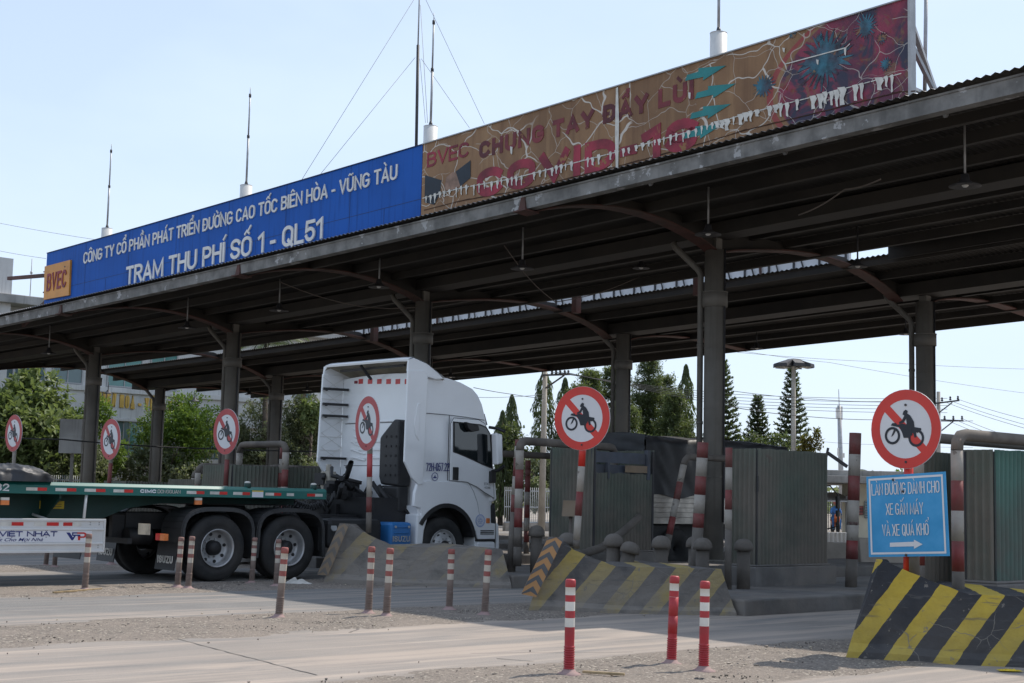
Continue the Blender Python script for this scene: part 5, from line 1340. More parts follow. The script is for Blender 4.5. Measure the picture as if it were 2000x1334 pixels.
def emblem(x, z, r, y, parent, scene_=True):
    T = Matrix.Translation((x, y, z)) @ Matrix.Rotation(math.pi / 2, 4, 'X')
    mb = MB(); disc(mb, r, 0, T, 0, .002, 28); e = mb.build('round_sticker', M['banner_w'], parent)
    mb = MB(); disc(mb, r, r * .86, T, .002, .0035, 28)
    if scene_:
        mb.prism([(-.6 * r, -.25 * r), (-.2 * r, .0), (0, .35 * r), (.12 * r, .3 * r), (.2 * r, -.02 * r), (.6 * r, -.2 * r), (.55 * r, -.34 * r), (-.6 * r, -.38 * r)], lambda u, v, d: T @ Vector((u, v, d)), .002, .004)
    else:
        for k in range(20):
            a = 2 * math.pi * k / 20; mb.prism([(.74 * r * math.cos(a) + .05 * r * p, .74 * r * math.sin(a) + .06 * r * q_) for p, q_ in ((-1, -1), (1, -1), (1, 1), (-1, 1))], lambda u, v, d: T @ Vector((u, v, d)), .002, .0035)
        for k in range(6):
            a = rad(60 * k); cx, cy = .34 * r * math.cos(a), .34 * r * math.sin(a); disc(mb, r * .2, r * .12, T @ Matrix.Translation((cx, cy, 0)), .002, .0035, 14)
    mb.build('emblem_mark', M['navy'] if scene_ else M['pale_blue'], e)
a = TL2(849, 931, YS); emblem(a[0], a[1], .075, YS - .004, cabo)
a = TL2(938, 1017, -1.27); emblem(a[0], a[1], .115, -1.268, cabo, False)
mb = MB(); a = TL2(952, 1017, -1.27); mb.box(a[0] - .03, a[0] + .05, -1.285, -1.26, a[1] - .045, a[1] + .045); mb.build('side_lamp', M['amber'], cabo, bevel=.008)
# mirrors
mir = [TL2(965, 846, -1.45), TL2(977, 848, -1.45), TL2(978, 905, -1.45), TL2(967, 908, -1.45)]
o = sidepoly('mirror', mir, M['cab'], cabo, -1.52, -1.36, .03)
mi2 = [TL2(962, 848, -1.4), TL2(966, 850, -1.4), TL2(968, 905, -1.4), TL2(964, 900, -1.4)]; sidepoly('mirror_back', mi2, M['black'], o, -1.50, -1.34)
mb = MB(); mb.tube([(5.72, -1.15, 2.68), (5.80, -1.3, 2.66), (5.86, -1.44, 2.6)], .03, 8); mb.tube([(5.86, -1.44, 1.98), (5.82, -1.34, 1.9), (5.74, -1.18, 1.86)], .035, 8); mb.box(5.68, 5.80, -1.30, -1.16, 1.66, 1.88); mb.build('mirror_arm', M['black'], o, bevel=.01)
mb = MB(); mb.hexa([(5.60, -1.16, 2.72), (5.68, -1.16, 2.72), (5.60, -1.16, 2.92), (5.56, -1.16, 2.92), (5.60, -1.08, 2.72), (5.68, -1.08, 2.72), (5.60, -1.08, 2.92), (5.56, -1.08, 2.92)]); mb.tube([(5.62, -1.1, 2.72), (5.66, .9, 2.72)], .04, 8); mb.build('sun_visor', M['black'], cabo)
vis = [TL2(907, 824, -1.3), TL2(931, 831, -1.3), TL2(933, 841, -1.3), TL2(918, 844, -1.3), TL2(911, 838, -1.3)]; sidepoly('kerb_mirror', vis, M['black'], cabo, -1.36, -1.27, .015)
mb = MB(); mb.poly([(5.60, -1.05, 2.72), (5.60, 1.05, 2.72), (5.84, 1.05, 1.8), (5.84, -1.05, 1.8)]); mb.build('windscreen', M['glass'], cabo, fix=False).location.x = .14
# rear wall of the cab: ribs, lamps, red and white tape
mb = MB()
for i in range(5):
    y0, zz = TBack(692, 838 + i * 14, XB)
    mb.tube([(XB - .012, y0, zz), (XB - .012, y0 - .35, zz - .13 + .02 * i)], .02, 6)
for zz in (2.05, 2.2, 2.35): mb.box(XB - .02, XB, -.2, .9, zz, zz + .05)
mb.box(XB - .015, XB, -1.05, 1.05, 2.72, 2.74)
mb.build('pressed_rib', M['cab'], cabo, bevel=.008)
mb = MB()
for i in range(6):
    y0, zz = TBack(701 + i * 18, 739, XB); zz -= .06
    mb.box(XB - .006, XB, y0 - .13, y0, zz - .045, zz + .045)
mb.build('red_tape', M['redref'], cabo)
y0, zz = TBack(696, 744, XB); mb = MB(); mb.box(XB - .02, XB, y0 - .04, y0 + .04, zz - .05, zz); mb.build('marker_lamp', M['maroon'], cabo)
# air deflectors
near = [(3.64, 1.98), (3.66, 3.58), (4.04, 3.60), (4.12, 3.48), (4.08, 1.60), (3.98, 1.58), (3.82, 1.70)]
sidepoly('air_deflector', near, M['cab'], truck, -1.29, -1.245, .015)
sidepoly('deflector_recess', [(3.86, 2.45), (3.82, 2.62), (3.88, 3.0), (3.95, 3.02), (3.95, 2.35)], M['cab'], truck, -1.305, -1.28, .012)
far = [(3.58, 1.98), (3.64, 3.62), (XB, 3.62), (XB, 1.55), (3.92, 1.55)]
fo = sidepoly('air_deflector', far, M['cab'], truck, 1.20, 1.245, .015)
mb = MB()
for zz in (2.45, 2.8, 3.15, 2.2): mb.box(3.62, XB, 1.188, 1.199, zz, zz + .008)
for i in range(6): 
    mb.bar((3.64, 1.193, 2.0 + i * .26), (XB, 1.193, 2.26 + i * .26), .004, .006); mb.bar((3.64, 1.193, 2.26 + i * .26), (XB, 1.193, 2.0 + i * .26), .004, .006)
mb.build('mould_line', M['white_paint'], fo)
for (px, py) in ((675, 759), (670, 789), (667, 812), (660, 895)):
    p = PL(px, py, LANE, TS + 3.85); z = p.z
    mb = MB(); mb.bar((3.62, 1.15, z), (XB - .02, 1.02, z), .05, .045); mb.cyl((3.68, 1.15, z - .02), (3.68, 1.10, z - .02), .02, n=8); mb.build('stay_bar', M['black'], fo)
# roof deflector: open shell over the cab roof
prof = [(3.66, 3.60), (3.68, 3.78), (3.80, 3.83), (4.1, 3.74), (4.35, 3.60), (4.55, 3.50)]
mb = MB(); th = .035; ysec = [-1.26, -1.22, -1.0, -.5, 0, .5, 1.0, 1.19, 1.24]
vs = []; 
for y in ysec:
    for x, z in prof:
        e = 0 if abs(y) < 1.2 else -.06
        up = 0.05 if y < -1.1 else 0
        vs.append((x, y, z + e * (1 if z > 3.65 else 0) + up * (1 if 3.7 < z else 0)))
npf = len(prof)
top = list(vs); bot = [(x + .01, y * .975, z - th) for x, y, z in vs]
q1 = [(j * npf + i, j * npf + i + 1, (j + 1) * npf + i + 1, (j + 1) * npf + i) for j in range(len(ysec) - 1) for i in range(1, npf - 1)]
mb.add(top, q1, 0, True); mb.add(bot, [tuple(reversed(f)) for f in q1], 1, True)
b0 = len(mb.v); 
for j in range(len(ysec) - 1):        # rear lip
    a_, c_ = j * npf + 1, (j + 1) * npf + 1
    mb.f.append((a_, c_, len(top) + c_, len(top) + a_)); mb.m.append(0); mb.s.append(False)
mb.build('roof_deflector', [M['cab'], M['cab_in']], truck, fix=False)
mb = MB()
for s_, y in ((-1, -1.255), (1, 1.235)):
    mb.prism([(3.66, 3.56), (3.68, 3.76), (3.80, 3.80), (4.1, 3.72), (4.35, 3.58), (4.5, 3.48), (4.3, 3.46)], lambda u, v, d: (u, d, v), y - .02, y + .02)
build_each(mb, 'deflector_cheek', M['cab'], truck, bevel=.01)
mb = MB(); mb.bar((3.9, 1.0, 3.68), (3.9, -.9, 3.70), .04, .04); mb.bar((4.0, .2, 3.5), (3.75, .2, 3.74), .04, .04); mb.build('deflector_frame', M['dark'], truck)
# air intake stack, coils, bottle, engine clutter
ya, yb = TBack(797, 835, 4.0)[0], TBack(757, 900, 4.0)[0]
mb = MB(); mb.prism([(ya + .0, 2.72), (ya + .16, 2.74), (yb - .10, 2.50), (yb, 2.42), (yb, 1.72), (yb - .06, 1.58), (ya, 1.55)], lambda u, v, d: (d, u, v), 3.80, XB - .02)
ai = mb.build('air_intake', M['black'], truck, bevel=.04)
mb = MB()
for i in range(3):
    for j in range(5): 
        y = ya + .08 + .14 * i; z = 1.75 + .17 * j; mb.cyl((3.80, y, z), (3.79, y, z), .022, n=8)
mb.build('intake_hole', M['frame'], ai)
mb = MB(); mb.box(3.82, 4.06, ya, yb - .1, 1.1, 1.56); mb.build('intake_duct', M['black'], truck, bevel=.04)
yb2 = TBack(667, 940, 3.8)[0]
yb2 = min(yb2, 1.0)
mb = MB(); mb.box(3.42, 3.58, yb2 - .13, yb2 + .13, 1.42, 1.80); mb.cyl((3.5, yb2, 1.80), (3.5, yb2, 1.93), .05, n=12); mb.box(3.40, 3.42, yb2 - .05, yb2 + .05, 1.15, 1.5); mb.build('coolant_bottle', M['cab_in'], truck, bevel=.03)
random.seed(3)
mb = MB()
for k in range(26):
    a = Vector((rnd(2.9, 4.0), rnd(-.7, 1.0), rnd(.95, 1.75))); b_ = a + Vector((rnd(-.4, .4), rnd(-.5, .5), rnd(-.3, .3))); c_ = b_ + Vector((rnd(-.2, .2), rnd(-.3, .3), rnd(-.3, .2)))
    mb.tube([a, b_, c_], rnd(.015, .05), 7)
for k in range(14):
    x, y, z = rnd(3.0, 3.9), rnd(-.6, .9), rnd(.9, 1.6); mb.box(x, x + rnd(.08, .3), y, y + rnd(.08, .3), z, z + rnd(.08, .25))
mb.box(3.3, 4.05, -.9, 1.0, .9, 1.35)
mb.build('engine', M['frame'], truck)
for (y0, y1, zo) in ((.35, .9, 0), (.15, .7, .05), (.5, 1.0, -.06), (.0, .5, .1), (.25, 1.05, .12)):
    pts = []; n = 150
    for i in range(n + 1):
        u = i / n; ax = 2.15 + 1.6 * u; ay = y0 + (y1 - y0) * u; az = 1.22 + zo + .45 * u * u - .25 * math.sin(math.pi * u)
        a = u * 2 * math.pi * 22; pts.append((ax, ay + .055 * math.cos(a), az + .055 * math.sin(a)))
    mb = MB(); mb.tube(pts, .012, 5); mb.build('coiled_hose', M['black'], truck)

# ------------------------------------------------------------ the flatbed trailer
trl = thing('flatbed_trailer', 'long green flatbed trailer with red and white reflectors and a white side guard', 'trailer', LC(TS - 2, TC + TY, 1.2), ANG)
def FTR(v): return TW(v[0], v[1], v[2])
XL, XR = -10.5, 2.04
mb = MB()
for sg in (-1, 1):
    mb.prism([(sg * 1.25, 1.30), (sg * 1.25, 1.425), (sg * 1.205, 1.472), (sg * 1.0, 1.474), (sg * 1.0, 1.452), (sg * 1.17, 1.45), (sg * 1.17, 1.32), (sg * 1.12, 1.31), (sg * 1.12, 1.30)], lambda u, v, d: (d, u, v), XL, XR)
mb.box(XR - .012, XR + .006, -1.24, 1.24, 1.302, 1.45)
mb.build('side_rail', M['green_deck'], trl, FTR, bevel=.006)
mb = MB(); mb.box(XL, XR - .02, -1.0, 1.0, 1.44, 1.470); mb.build('deck', M['green_deck'], trl, FTR)
mb = MB()
for sg in (-.52, .44): mb.prism([(XL, .72), (-2.35, .72), (-1.75, .88), (-1.2, 1.10), (-.6, 1.19), (1.9, 1.20), (1.9, 1.30), (XL, 1.30)], lambda u, v, d: (u, d, v), sg, sg + .08)
x = XL + .3
while x < XR: mb.box(x, x + .07, -1.13, 1.13, 1.31, 1.43); x += .62
for x in (-8, -6.2, -4.4, -2.6):
    for sg in (-1, 1): mb.prism([(sg * .5, 1.3), (sg * 1.12, 1.3), (sg * 1.12, 1.24), (sg * .5, .85)], lambda u, v, d: (d, u, v), x, x + .03)
mb.build('main_beam', M['green_dark'], trl, FTR)
mb = MB(); mb.box(-.2, 1.7, -.6, .6, 1.178, 1.196); mb.build('coupling_plate', M['frame'], trl, FTR)
for x0, x1 in ((-3.17, -2.86), (-2.73, -2.41), (-2.28, -1.95), (-1.82, -1.50), (-.59, -.28), (-.18, .13), (.24, .55), (.84, 1.14)):
    mb = MB(); m = x0 + (x1 - x0) * .54; mb.box(x0, m, -1.254, -1.249, 1.345, 1.390, 0); mb.box(m, x1, -1.254, -1.249, 1.345, 1.390, 1); mb.build('reflector', [M['whiteref'], M['redref']], trl, FTR)
mb = MB(); mb.box(1.25, 1.39, -1.254, -1.249, 1.345, 1.39); mb.build('reflector', M['whiteref'], trl, FTR)
mb = MB(); mb.box(1.65, 1.81, -1.254, -1.249, 1.345, 1.39, 1); mb.box(1.81, 1.96, -1.254, -1.249, 1.345, 1.39, 0); mb.build('reflector', [M['whiteref'], M['redref']], trl, FTR)
mb = MB(); mb.box(.59, .80, -1.253, -1.249, 1.315, 1.40, 0); mb.box(.59, .80, -1.2532, -1.249, 1.402, 1.42, 1); mb.build('paper_label', [M['banner_w'], M['yellow']], trl, FTR)
put_text('lettering', 'CIMC', TW(-1.38, -1.25, 1.345), TW(-1.115, -1.25, 1.345), .055, -ACR, M['banner_w'], trl, .002, .28)
put_text('lettering', 'DONGGUAN', TW(-1.09, -1.25, 1.345), TW(-.70, -1.25, 1.345), .055, -ACR, M['whiteref'], trl, .002, .13)
put_text('lettering', '32', TW(-3.62, -1.25, 1.33), TW(-3.42, -1.25, 1.33), .105, -ACR, M['banner_w'], trl, .002, .2)
for px in (11, 389):
    x, z = TL2(px, 980); mb = MB(); mb.box(x - .06, x + .06, -1.235, -1.20, z - .045, z + .02, 0); mb.box(x - .06, x + .06, -1.235, -1.20, z + .022, z + .06, 1); mb.build('side_lamp', [M['amber'], M['whiteref']], trl, FTR)
for (x0, y0, x1, y1) in ((78, 978, 125, 994), (83, 967, 110, 977)):
    a = PL(x0, y0, ACR, TC + TY - .53); b_ = PL(x1, y1, ACR, TC + TY - .53)
    mb = MB(); mb.box(LANE.dot(a) - TS, LANE.dot(b_) - TS, -.526, -.522, b_.z, a.z); yl = mb.build('warning_label', M['yellow'], trl, FTR)
    if y0 == 978:
        mb = MB()
        for k in range(3): mb.box(LANE.dot(a) - TS + .14, LANE.dot(b_) - TS - .04, -.5275, -.5262, b_.z + .03 + k * .035, b_.z + .038 + k * .035)
        mb.build('print_line', M['dark'], yl, FTR)
for x in (.55, 1.83):
    mb = MB(); mb.lathe([(.055, 1.44), (.055, 1.53), (.04, 1.545)], 14, Matrix.Translation((x, -1.17, 0))); lk = mb.build('lock_knob', M['green_dark'], trl, FTR)
    mb = MB(); mb.lathe([(.052, 1.53), (.045, 1.555), (.02, 1.565)], 14, Matrix.Translation((x, -1.17, 0))); mb.build('cap', M['whiteref'], lk, FTR)
mb = MB(); mb.tube([(-2.22, -1.2, 1.31), (-2.25, -1.22, .96)], .022, 8); mb.tube([(-2.75, -.6, 1.0), (-2.55, -.9, .9)], .02, 8); mb.build('guard_strut', M['alu'], trl, FTR)
gd = MB(); gd.box(XL + 2, -1.95, -1.25, -1.215, .50, .93); sg_ = gd.build('side_guard', M['alu'], trl, FTR)
mb = MB()
for z, h in ((.935, .035), (.80, .03), (.595, .03), (.485, .035)): mb.box(XL + 2, -1.935, -1.268, -1.205, z - h / 2, z + h / 2)
mb.box(-1.95, -1.92, -1.268, -1.205, .468, .953); mb.build('guard_rail', M['alu'], sg_, FTR, bevel=.006)
mb = MB(); mb.box(-6, -2.13, -1.256, -1.2505, .617, .782); mb.build('advert_panel', M['banner_w'], sg_, FTR)
for x0, x1, fl in ((-3.53, -3.18, 0), (-3.02, -2.65, 0), (-2.58, -2.30, 1), (-4.1, -3.75, 0)):
    m = (x0 + x1) / 2; mb = MB(); mb.box(x0, m, -1.2545, -1.25, .85, .90, fl); mb.box(m, x1, -1.2545, -1.25, .85, .90, 1 - fl); mb.build('reflector', [M['whiteref'], M['redref']], sg_, FTR)
mb = MB()
for x in (-2.16, -2.02):
    for z in (.87, .90, .54, .57): mb.cyl((x, -1.25, z), (x, -1.257, z), .009, n=8)
mb.build('rivet', M['galv'], sg_, FTR)
put_text('lettering', 'VSP VIỆT NHẬT', TW(-3.92, -1.256, .700), TW(-2.67, -1.256, .700), .074, -ACR, M['navy'], sg_, .0015, .19)
# cursive advert line
def script_text(name, s, A, B, cap, n, mt, parent):
    cu = bpy.data.curves.new('t', 'FONT'); cu.body = s; cu.size = 1; cu.shear = .35; cu.offset = .008; o = bpy.data.objects.new('t', cu); col.objects.link(o); bpy.context.view_layer.update()
    me = bpy.data.meshes.new_from_object(o.evaluated_get(bpy.context.evaluated_depsgraph_get())); vs = [tuple(v.co) for v in me.vertices]; fs = [tuple(p.vertices) for p in me.polygons]
    bpy.data.objects.remove(o); bpy.data.curves.remove(cu); bpy.data.meshes.remove(me)
    x0 = min(v[0] for v in vs); x1 = max(v[0] for v in vs); mb = MB()
    mb.add([A + (B - A) * ((v[0] - x0) / (x1 - x0)) + Vector((0, 0, 1)) * (v[1] / .7 * cap) + n * .003 for v in vs], fs); mb.build(name, mt, parent, world=True, fix=False)
script_text('lettering', 'Sắt Cho Mọi Nhà', TW(-3.62, -1.256, .634), TW(-2.88, -1.256, .634), .045, -ACR, M['navy'], sg_)
T_ = lambda u, v, d: (u, -1.2565 - d, v)
mb = MB(); mb.prism([(-2.53, .785 - .03), (-2.475, .755), (-2.425, .685), (-2.405, .71), (-2.38, .71), (-2.42, .645), (-2.445, .645)], T_, 0, .0015)
mb.prism([(-2.44, .758), (-2.31, .758), (-2.31, .74), (-2.42, .74), (-2.42, .725), (-2.31, .725), (-2.31, .685), (-2.35, .685), (-2.35, .707), (-2.44, .707)], T_, .0005, .002); mb.build('logo_mark', M['navy'], sg_, FTR)
mb = MB(); mb.prism([(-2.36, .758), (-2.25, .758), (-2.215, .74), (-2.215, .695), (-2.25, .678), (-2.31, .678), (-2.31, .645), (-2.345, .645), (-2.345, .70), (-2.26, .70), (-2.245, .71), (-2.245, .728), (-2.26, .737), (-2.36, .737)], T_, .001, .0025); mb.build('logo_mark', M['redref'], sg_, FTR)
mb = MB(); mb.tube([(-3.7, -1.0, 1.47), (-3.66, -1.0, 1.85)], .07, 12); mb.build('stake', M['green_dark'], trl, FTR)
for x in (-8.6, -7.3):
    for y, sd_ in ((-1.25, -1), (1.25, 1)):
        w = bpy.data.objects.new('wheel', None); col.objects.link(w); w.parent = trl; WM[w.name] = WM[trl.name].copy()
        M4 = WM[trl.name].inverted() @ (Matrix.Translation(tp) @ Matrix.Rotation(ANG, 4, 'Z')); w.location = M4.to_translation(); WM[w.name] = WM[trl.name] @ Matrix.Translation(w.location)
        tyre_wheel(w, x, y, sd_)
# tarpaulin bundle on the deck
mb = MB()
def bund(u, v):
    x = -4.6 + 1.83 * u; a = math.pi * v
    e = (1 - abs(u * 2 - 1) ** 6) ** .5 if 0 < u < 1 else 0
    h = (.21 + .05 * nz(x, v * 2, 2.5, 1) + .06 * abs(nz(x * .7, v * 3 + x, 4, 4)) + .03 * abs(nz(x, v * 4 - x, 9, 7))) * e
    y = -.95 + .75 * u * 0 + (-.42 * math.cos(a)) * (.75 + .25 * e); z = 1.472 + h * max(0, math.sin(a)) ** .42
    return (x + .03 * nz(z * 9, y * 5, 1, 6), y + .05 * nz(x * 6, v * 9, 1, 2), z)
mb.sheet(bund, 90, 36, sm=True); o = mb.build('tarpaulin_bundle', M['tarp'], None, FTR, loc=TW(-3.7, -.95, 1.472)); tag(o, 'crumpled black tarpaulin bundle lying on the green trailer deck', 'tarpaulin')

# ------------------------------------------------------------ the covered truck ahead
ct = thing('cargo_truck', 'small cargo truck under a black tarpaulin, seen between the booths', 'truck', LC(25, 20.9, 0), ANG)
CA, CB = 19.9, 21.9; SA, SBk = 22.4, 27.1
mb = MB(); 
for z in range(6): mb.box(SA, SBk, CA - .008 * (z % 2), CA + .04, .98 + z * .098, .98 + z * .098 + .09)
mb.box(SA, SBk, CB - .04, CB, .98, 1.57); mb.box(SA, SA + .04, CA, CB, .98, 1.57); mb.box(SA, SBk, CA, CB, .94, .98); mb.build('cargo_side', mat('ribbed_aluminium', (.50, .47, .42), .35, .4, .2, 3, dust=.45, dscale=2, dustc=(.30, .24, .19)), ct, FLC)
mb = MB()
def tf(u, v):
    s = SA - .08 + (SBk - SA + .12) * u
    per = v * 4.6; w = CB - CA
    sag = .05 * math.sin(u * 24) 
    if per < 1.2: c = CA - .03; z = 1.50 + per * .98 + .04 * math.sin(s * 5 + 1) * (1 if per < .1 else 0)
    elif per < 3.4: c = CA + (per - 1.2) / 2.2 * w; z = 2.68 + .10 * math.sin(math.pi * (per - 1.2) / 2.2) + .5 * sag
    else: c = CB + .03; z = 2.68 - (per - 3.4) * .98
    wr = .045 * nz(s * 1.6 + z * 1.2, z * .8 - s * .3, 1.3, 5) + .025 * nz(s * 4 + z * 3, z, 1.5, 8)
    return (s, c - (wr if per < 1.2 else 0), z + (wr if 1.2 <= per < 3.4 else 0))
mb.sheet(tf, 90, 46, sm=True)
mb.sheet(lambda u, v: (SA - .09 - .03 * nz(u * 4, v * 3, 1, 2), CA + (CB - CA) * u, 2.42 + .33 * v + .05 * math.sin(math.pi * u) * v), 14, 5, sm=True)
mb.build('tarpaulin', M['tarp'], ct, FLC, fix=False)
mb = MB()
for k in range(5): mb.bar((SA - .02, CA + .1 + k * .45, 1.5), (SA - .02, CA + .1 + k * .45, 2.6), .04, .04)
mb.bar((SA - .02, CA, 2.35), (SA - .02, CB, 2.35), .04, .04); mb.bar((SA - .02, CA, 2.0), (SA - .02, CB, 2.0), .04, .04); mb.build('tail_frame', M['galv'], ct, FLC)
mb = MB(); mb.box(SA + .1, SBk + 1, CA + .5, CB - .5, .6, .94); mb.box(SA + .3, SA + 1.2, CA + .15, CA + .6, .5, .9); mb.build('chassis', M['frame'], ct, FLC)
for s_ in (23.4, 27.9):
    for c_ in (CA + .15, CB - .15):
        T = Matrix.Translation((s_, c_, .42)) @ Matrix.Rotation(math.pi / 2, 4, 'X'); mb = MB(); mb.lathe([(.22, -.13), (.40, -.13), (.42, -.1), (.42, .1), (.40, .13), (.22, .13), (.05, .05), (.05, -.05), (.22, -.13)], 28, T, None, True, False); mb.build('wheel', M['rubber'], ct, FLC)
mb = MB(); mb.prism([(27.25, .5), (27.25, 2.1), (27.4, 2.25), (28.0, 2.25), (28.6, 1.5), (28.78, .5)], lambda u, v, d: (u, d, v), CA + .05, CB - .05); mb.build('cab', M['cab'], ct, FLC, bevel=.06)
mb = MB(); mb.prism([(27.5, 1.45), (27.5, 2.05), (27.95, 2.05), (28.4, 1.45)], lambda u, v, d: (u, d, v), CA + .03, CA + .06); mb.build('door_glass', M['glass'], ct, FLC)
mp = PL(1637, 985, ACR, 19.55); ms = LANE.dot(mp)
mb = MB(); mb.prism([(ms - .06, mp.z - .10), (ms - .07, mp.z + .18), (ms + .02, mp.z + .18), (ms + .03, mp.z - .10)], lambda u, v, d: (u, d, v), 19.52, 19.58); mb.prism([(ms - .06, mp.z - .28), (ms - .06, mp.z - .14), (ms + .02, mp.z - .14), (ms + .02, mp.z - .28)], lambda u, v, d: (u, d, v), 19.52, 19.58)
mb.tube([(28.35, 19.98, mp.z + .4), (ms - .1, 19.7, mp.z + .42), (ms + .08, 19.6, mp.z + .2), (ms + .08, 19.6, mp.z - .5), (28.5, 19.98, mp.z - .62)], .018, 8); mb.build('mirror', M['black'], ct, FLC)

# ------------------------------------------------------------ trees and bushes
def leafq(mb, p, d, n, l, w, mi=0):
    """one pointed leaf: from p along d, facing n"""
    s_ = d.cross(n)
    if s_.length < 1e-4: s_ = d.orthogonal()
    s_.normalize(); m = p + d * (l * .5) + n * (.06 * l)
    mb.add([p, m - s_ * (w * .5), p + d * l - n * (.08 * l), m + s_ * (w * .5)], [(0, 1, 2, 3)], mi)
def rv():
    while True:
        v = Vector((rnd(-1, 1), rnd(-1, 1), rnd(-1, 1)))
        if .05 < v.length < 1: return v
def clump_crown(mb, C_, R_, n, per, l, spread, lobes=9):
    """foliage of an ellipsoid crown: lobes on its shell, twig clumps in the lobes, leaves in the clumps"""
    L_ = []
    for i in range(lobes):
        v = rv().normalized() * rnd(.45, .85); L_.append((Vector((v.x * R_[0], v.y * R_[1], v.z * R_[2])), rnd(.28, .5)))
    for i in range(n):
        lc, lr = random.choice(L_); v = rv(); v = v.normalized() * rnd(.55, 1.0)
        p = C_ + lc + Vector((v.x * R_[0] * lr, v.y * R_[1] * lr, v.z * R_[2] * lr))
        for k in range(per):
            d = (rv() + v * .5 + Vector((0, 0, .1))).normalized(); nn = (rv() * .7 + Vector((0, 0, 1))).normalized()
            leafq(mb, p + rv() * spread, d, l * rnd(.6, 1.2), l * rnd(.35, .5), nn and 0) if False else leafq(mb, p + rv() * spread, d, nn, l * rnd(.6, 1.2), l * rnd(.38, .55))
def trunk_mesh(base, top, r, limbs=6, spread=1.0):
    mb = MB(); b_ = Vector(base); t = Vector(top); H = t - b_
    mb.tube([b_, b_ + H * .4 + Vector((rnd(-.08, .08), rnd(-.08, .08), 0)), b_ + H * .75], [r, r * .75, r * .45], 9)
    for i in range(limbs):
        f = rnd(.35, .75); p = b_ + H * f; a = rnd(0, 6.28); d = Vector((math.cos(a), math.sin(a), rnd(.5, 1.1))) * spread
        mb.tube([p, p + d * .5 + Vector((0, 0, .1)), p + d], [r * .4, r * .25, r * .1], 6)
    return mb
GRP = 'broad leaved trees and bushes behind the toll plaza'
def bush(label, px, pyt, pyb, wpx, Y, mt, n, per, l, lobes=12, name='broadleaf_tree', cat='tree', zc=None):
    top = DP(px, pyt, Y); bot = DP(px, pyb, Y); w = wpx * Y / F / 2
    base = Vector((top.x, Y, 0)); cz = (top.z + max(bot.z, .3)) / 2; rz = (top.z - max(bot.z, .3)) / 2
    t = thing(name, label, cat, base, 0, GRP)
    mb = MB(); clump_crown(mb, Vector((0, 0, cz)), (w, w * .8, rz), n, per, l, l * .7, lobes); mb.build('crown', mt, t, fix=False)
    trunk_mesh((0, 0, 0), (0, 0, cz + rz * .4), .12, 8, w * .6).build('trunk', M['bark'], t); return t
random.seed(11)
bush('big leaved dusty tree at the left edge behind the first sign', 62, 722, 975, 250, 63, M['leaf_big'], 1150, 10, .40, 34)
bush('fresh green bush tree left of the gold letters', 186, 790, 965, 125, 65, M['leaf_bush'], 1500, 8, .18, 20)
bush('rounded yellowish green bush tree between the two left columns', 357, 772, 960, 190, 68, M['leaf_bush'], 2000, 8, .18, 30)
bush('dusty green bush between the rear column and the second thick column', 508, 774, 950, 115, 70.5, M['leaf_dusty'], 1700, 8, .18, 24)
bush('dusty green bush just left of the white cab', 600, 780, 950, 130, 72.5, M['leaf_dusty'], 1700, 8, .18, 24)
bush('small big leaved tree poking above the bush left of the cab', 612, 757, 850, 55, 71, M['leaf_big'], 70, 9, .30, 6)
bush('dark low bush behind the deck at the far left', 120, 860, 985, 260, 63.5, M['leaf_dusty'], 1200, 8, .2, 20, 'bush', 'bush')
bush('dark low bush behind the deck below the gold letters', 330, 865, 985, 240, 67, M['leaf_dusty'], 1200, 8, .2, 20, 'bush', 'bush')
bush('dark low bush behind the deck left of the cab', 550, 870, 985, 220, 71, M['leaf_dusty'], 1200, 8, .2, 20, 'bush', 'bush')
bush('round dark bush with rusty tips at the foot of the pointed pines', 1500, 838, 985, 190, 74, M['leaf_dark'], 900, 8, .2, 14, 'bush', 'bush')
bush('rusty leaved bush right of the pointed pines', 1585, 848, 985, 60, 72, M['leaf_dry'], 420, 8, .18, 8, 'bush', 'bush')
bush('green bush at the foot of the slim column trees', 1010, 838, 985, 120, 74, M['leaf_layer'], 500, 8, .2, 10, 'bush', 'bush')
bush('dark bush seen under the tarp truck, behind the pale fence', 1060, 880, 1010, 130, 70, M['leaf_dusty'], 700, 8, .2, 10, 'bush', 'bush')
bush('small green tree top right of the telecom mast', 1760, 912, 1000, 80, 95, M['leaf_bush'], 260, 8, .25, 8)
GR2 = 'slim column trees beyond the plaza'
def column_tree(label, px, pyt, wpx, Y):
    top = DP(px, pyt, Y); w = wpx * Y / F / 2; H = top.z
    t = thing('column_tree', label, 'tree', (top.x, Y, 0), 0, GR2); mb = MB(); n = int(2600 * H / 8)
    for i in range(n):
        z = H * (1 - rnd(0, 1) ** 1.0 * .9); q = 1 - z / H; rr = w * min(1, q * 5 + .08) * rnd(.55, 1.08) * (1 + .18 * math.sin(z * 5 + px)); a = rnd(0, 6.283)
        p = Vector((rr * math.cos(a), rr * math.sin(a), z)); d = Vector((math.cos(a) * .45, math.sin(a) * .45, -1)).normalized()
        leafq(mb, p, d, Vector((math.cos(a), math.sin(a), .3)).normalized(), rnd(.18, .34), .07)
    mb.build('crown', M['leaf_layer'], t, fix=False)
    mb = MB(); mb.tube([(0, 0, 0), (0, 0, H * .95)], [.14, .03], 8); mb.build('trunk', M['bark'], t)
column_tree('shorter slim column tree just right of the truck mirror', 982, 800, 28, 74)
column_tree('slim column tree with drooping leaves, second right of the truck cab', 1000, 769, 30, 75)
column_tree('tall slim column tree directly behind the utility pole', 1064, 716, 38, 76)
column_tree('slim column tree right of the middle no motorcycle sign top', 1104, 736, 34, 78)
column_tree('slim pointed tree standing above the layered trees, left of the thick column', 1340, 710, 30, 76)
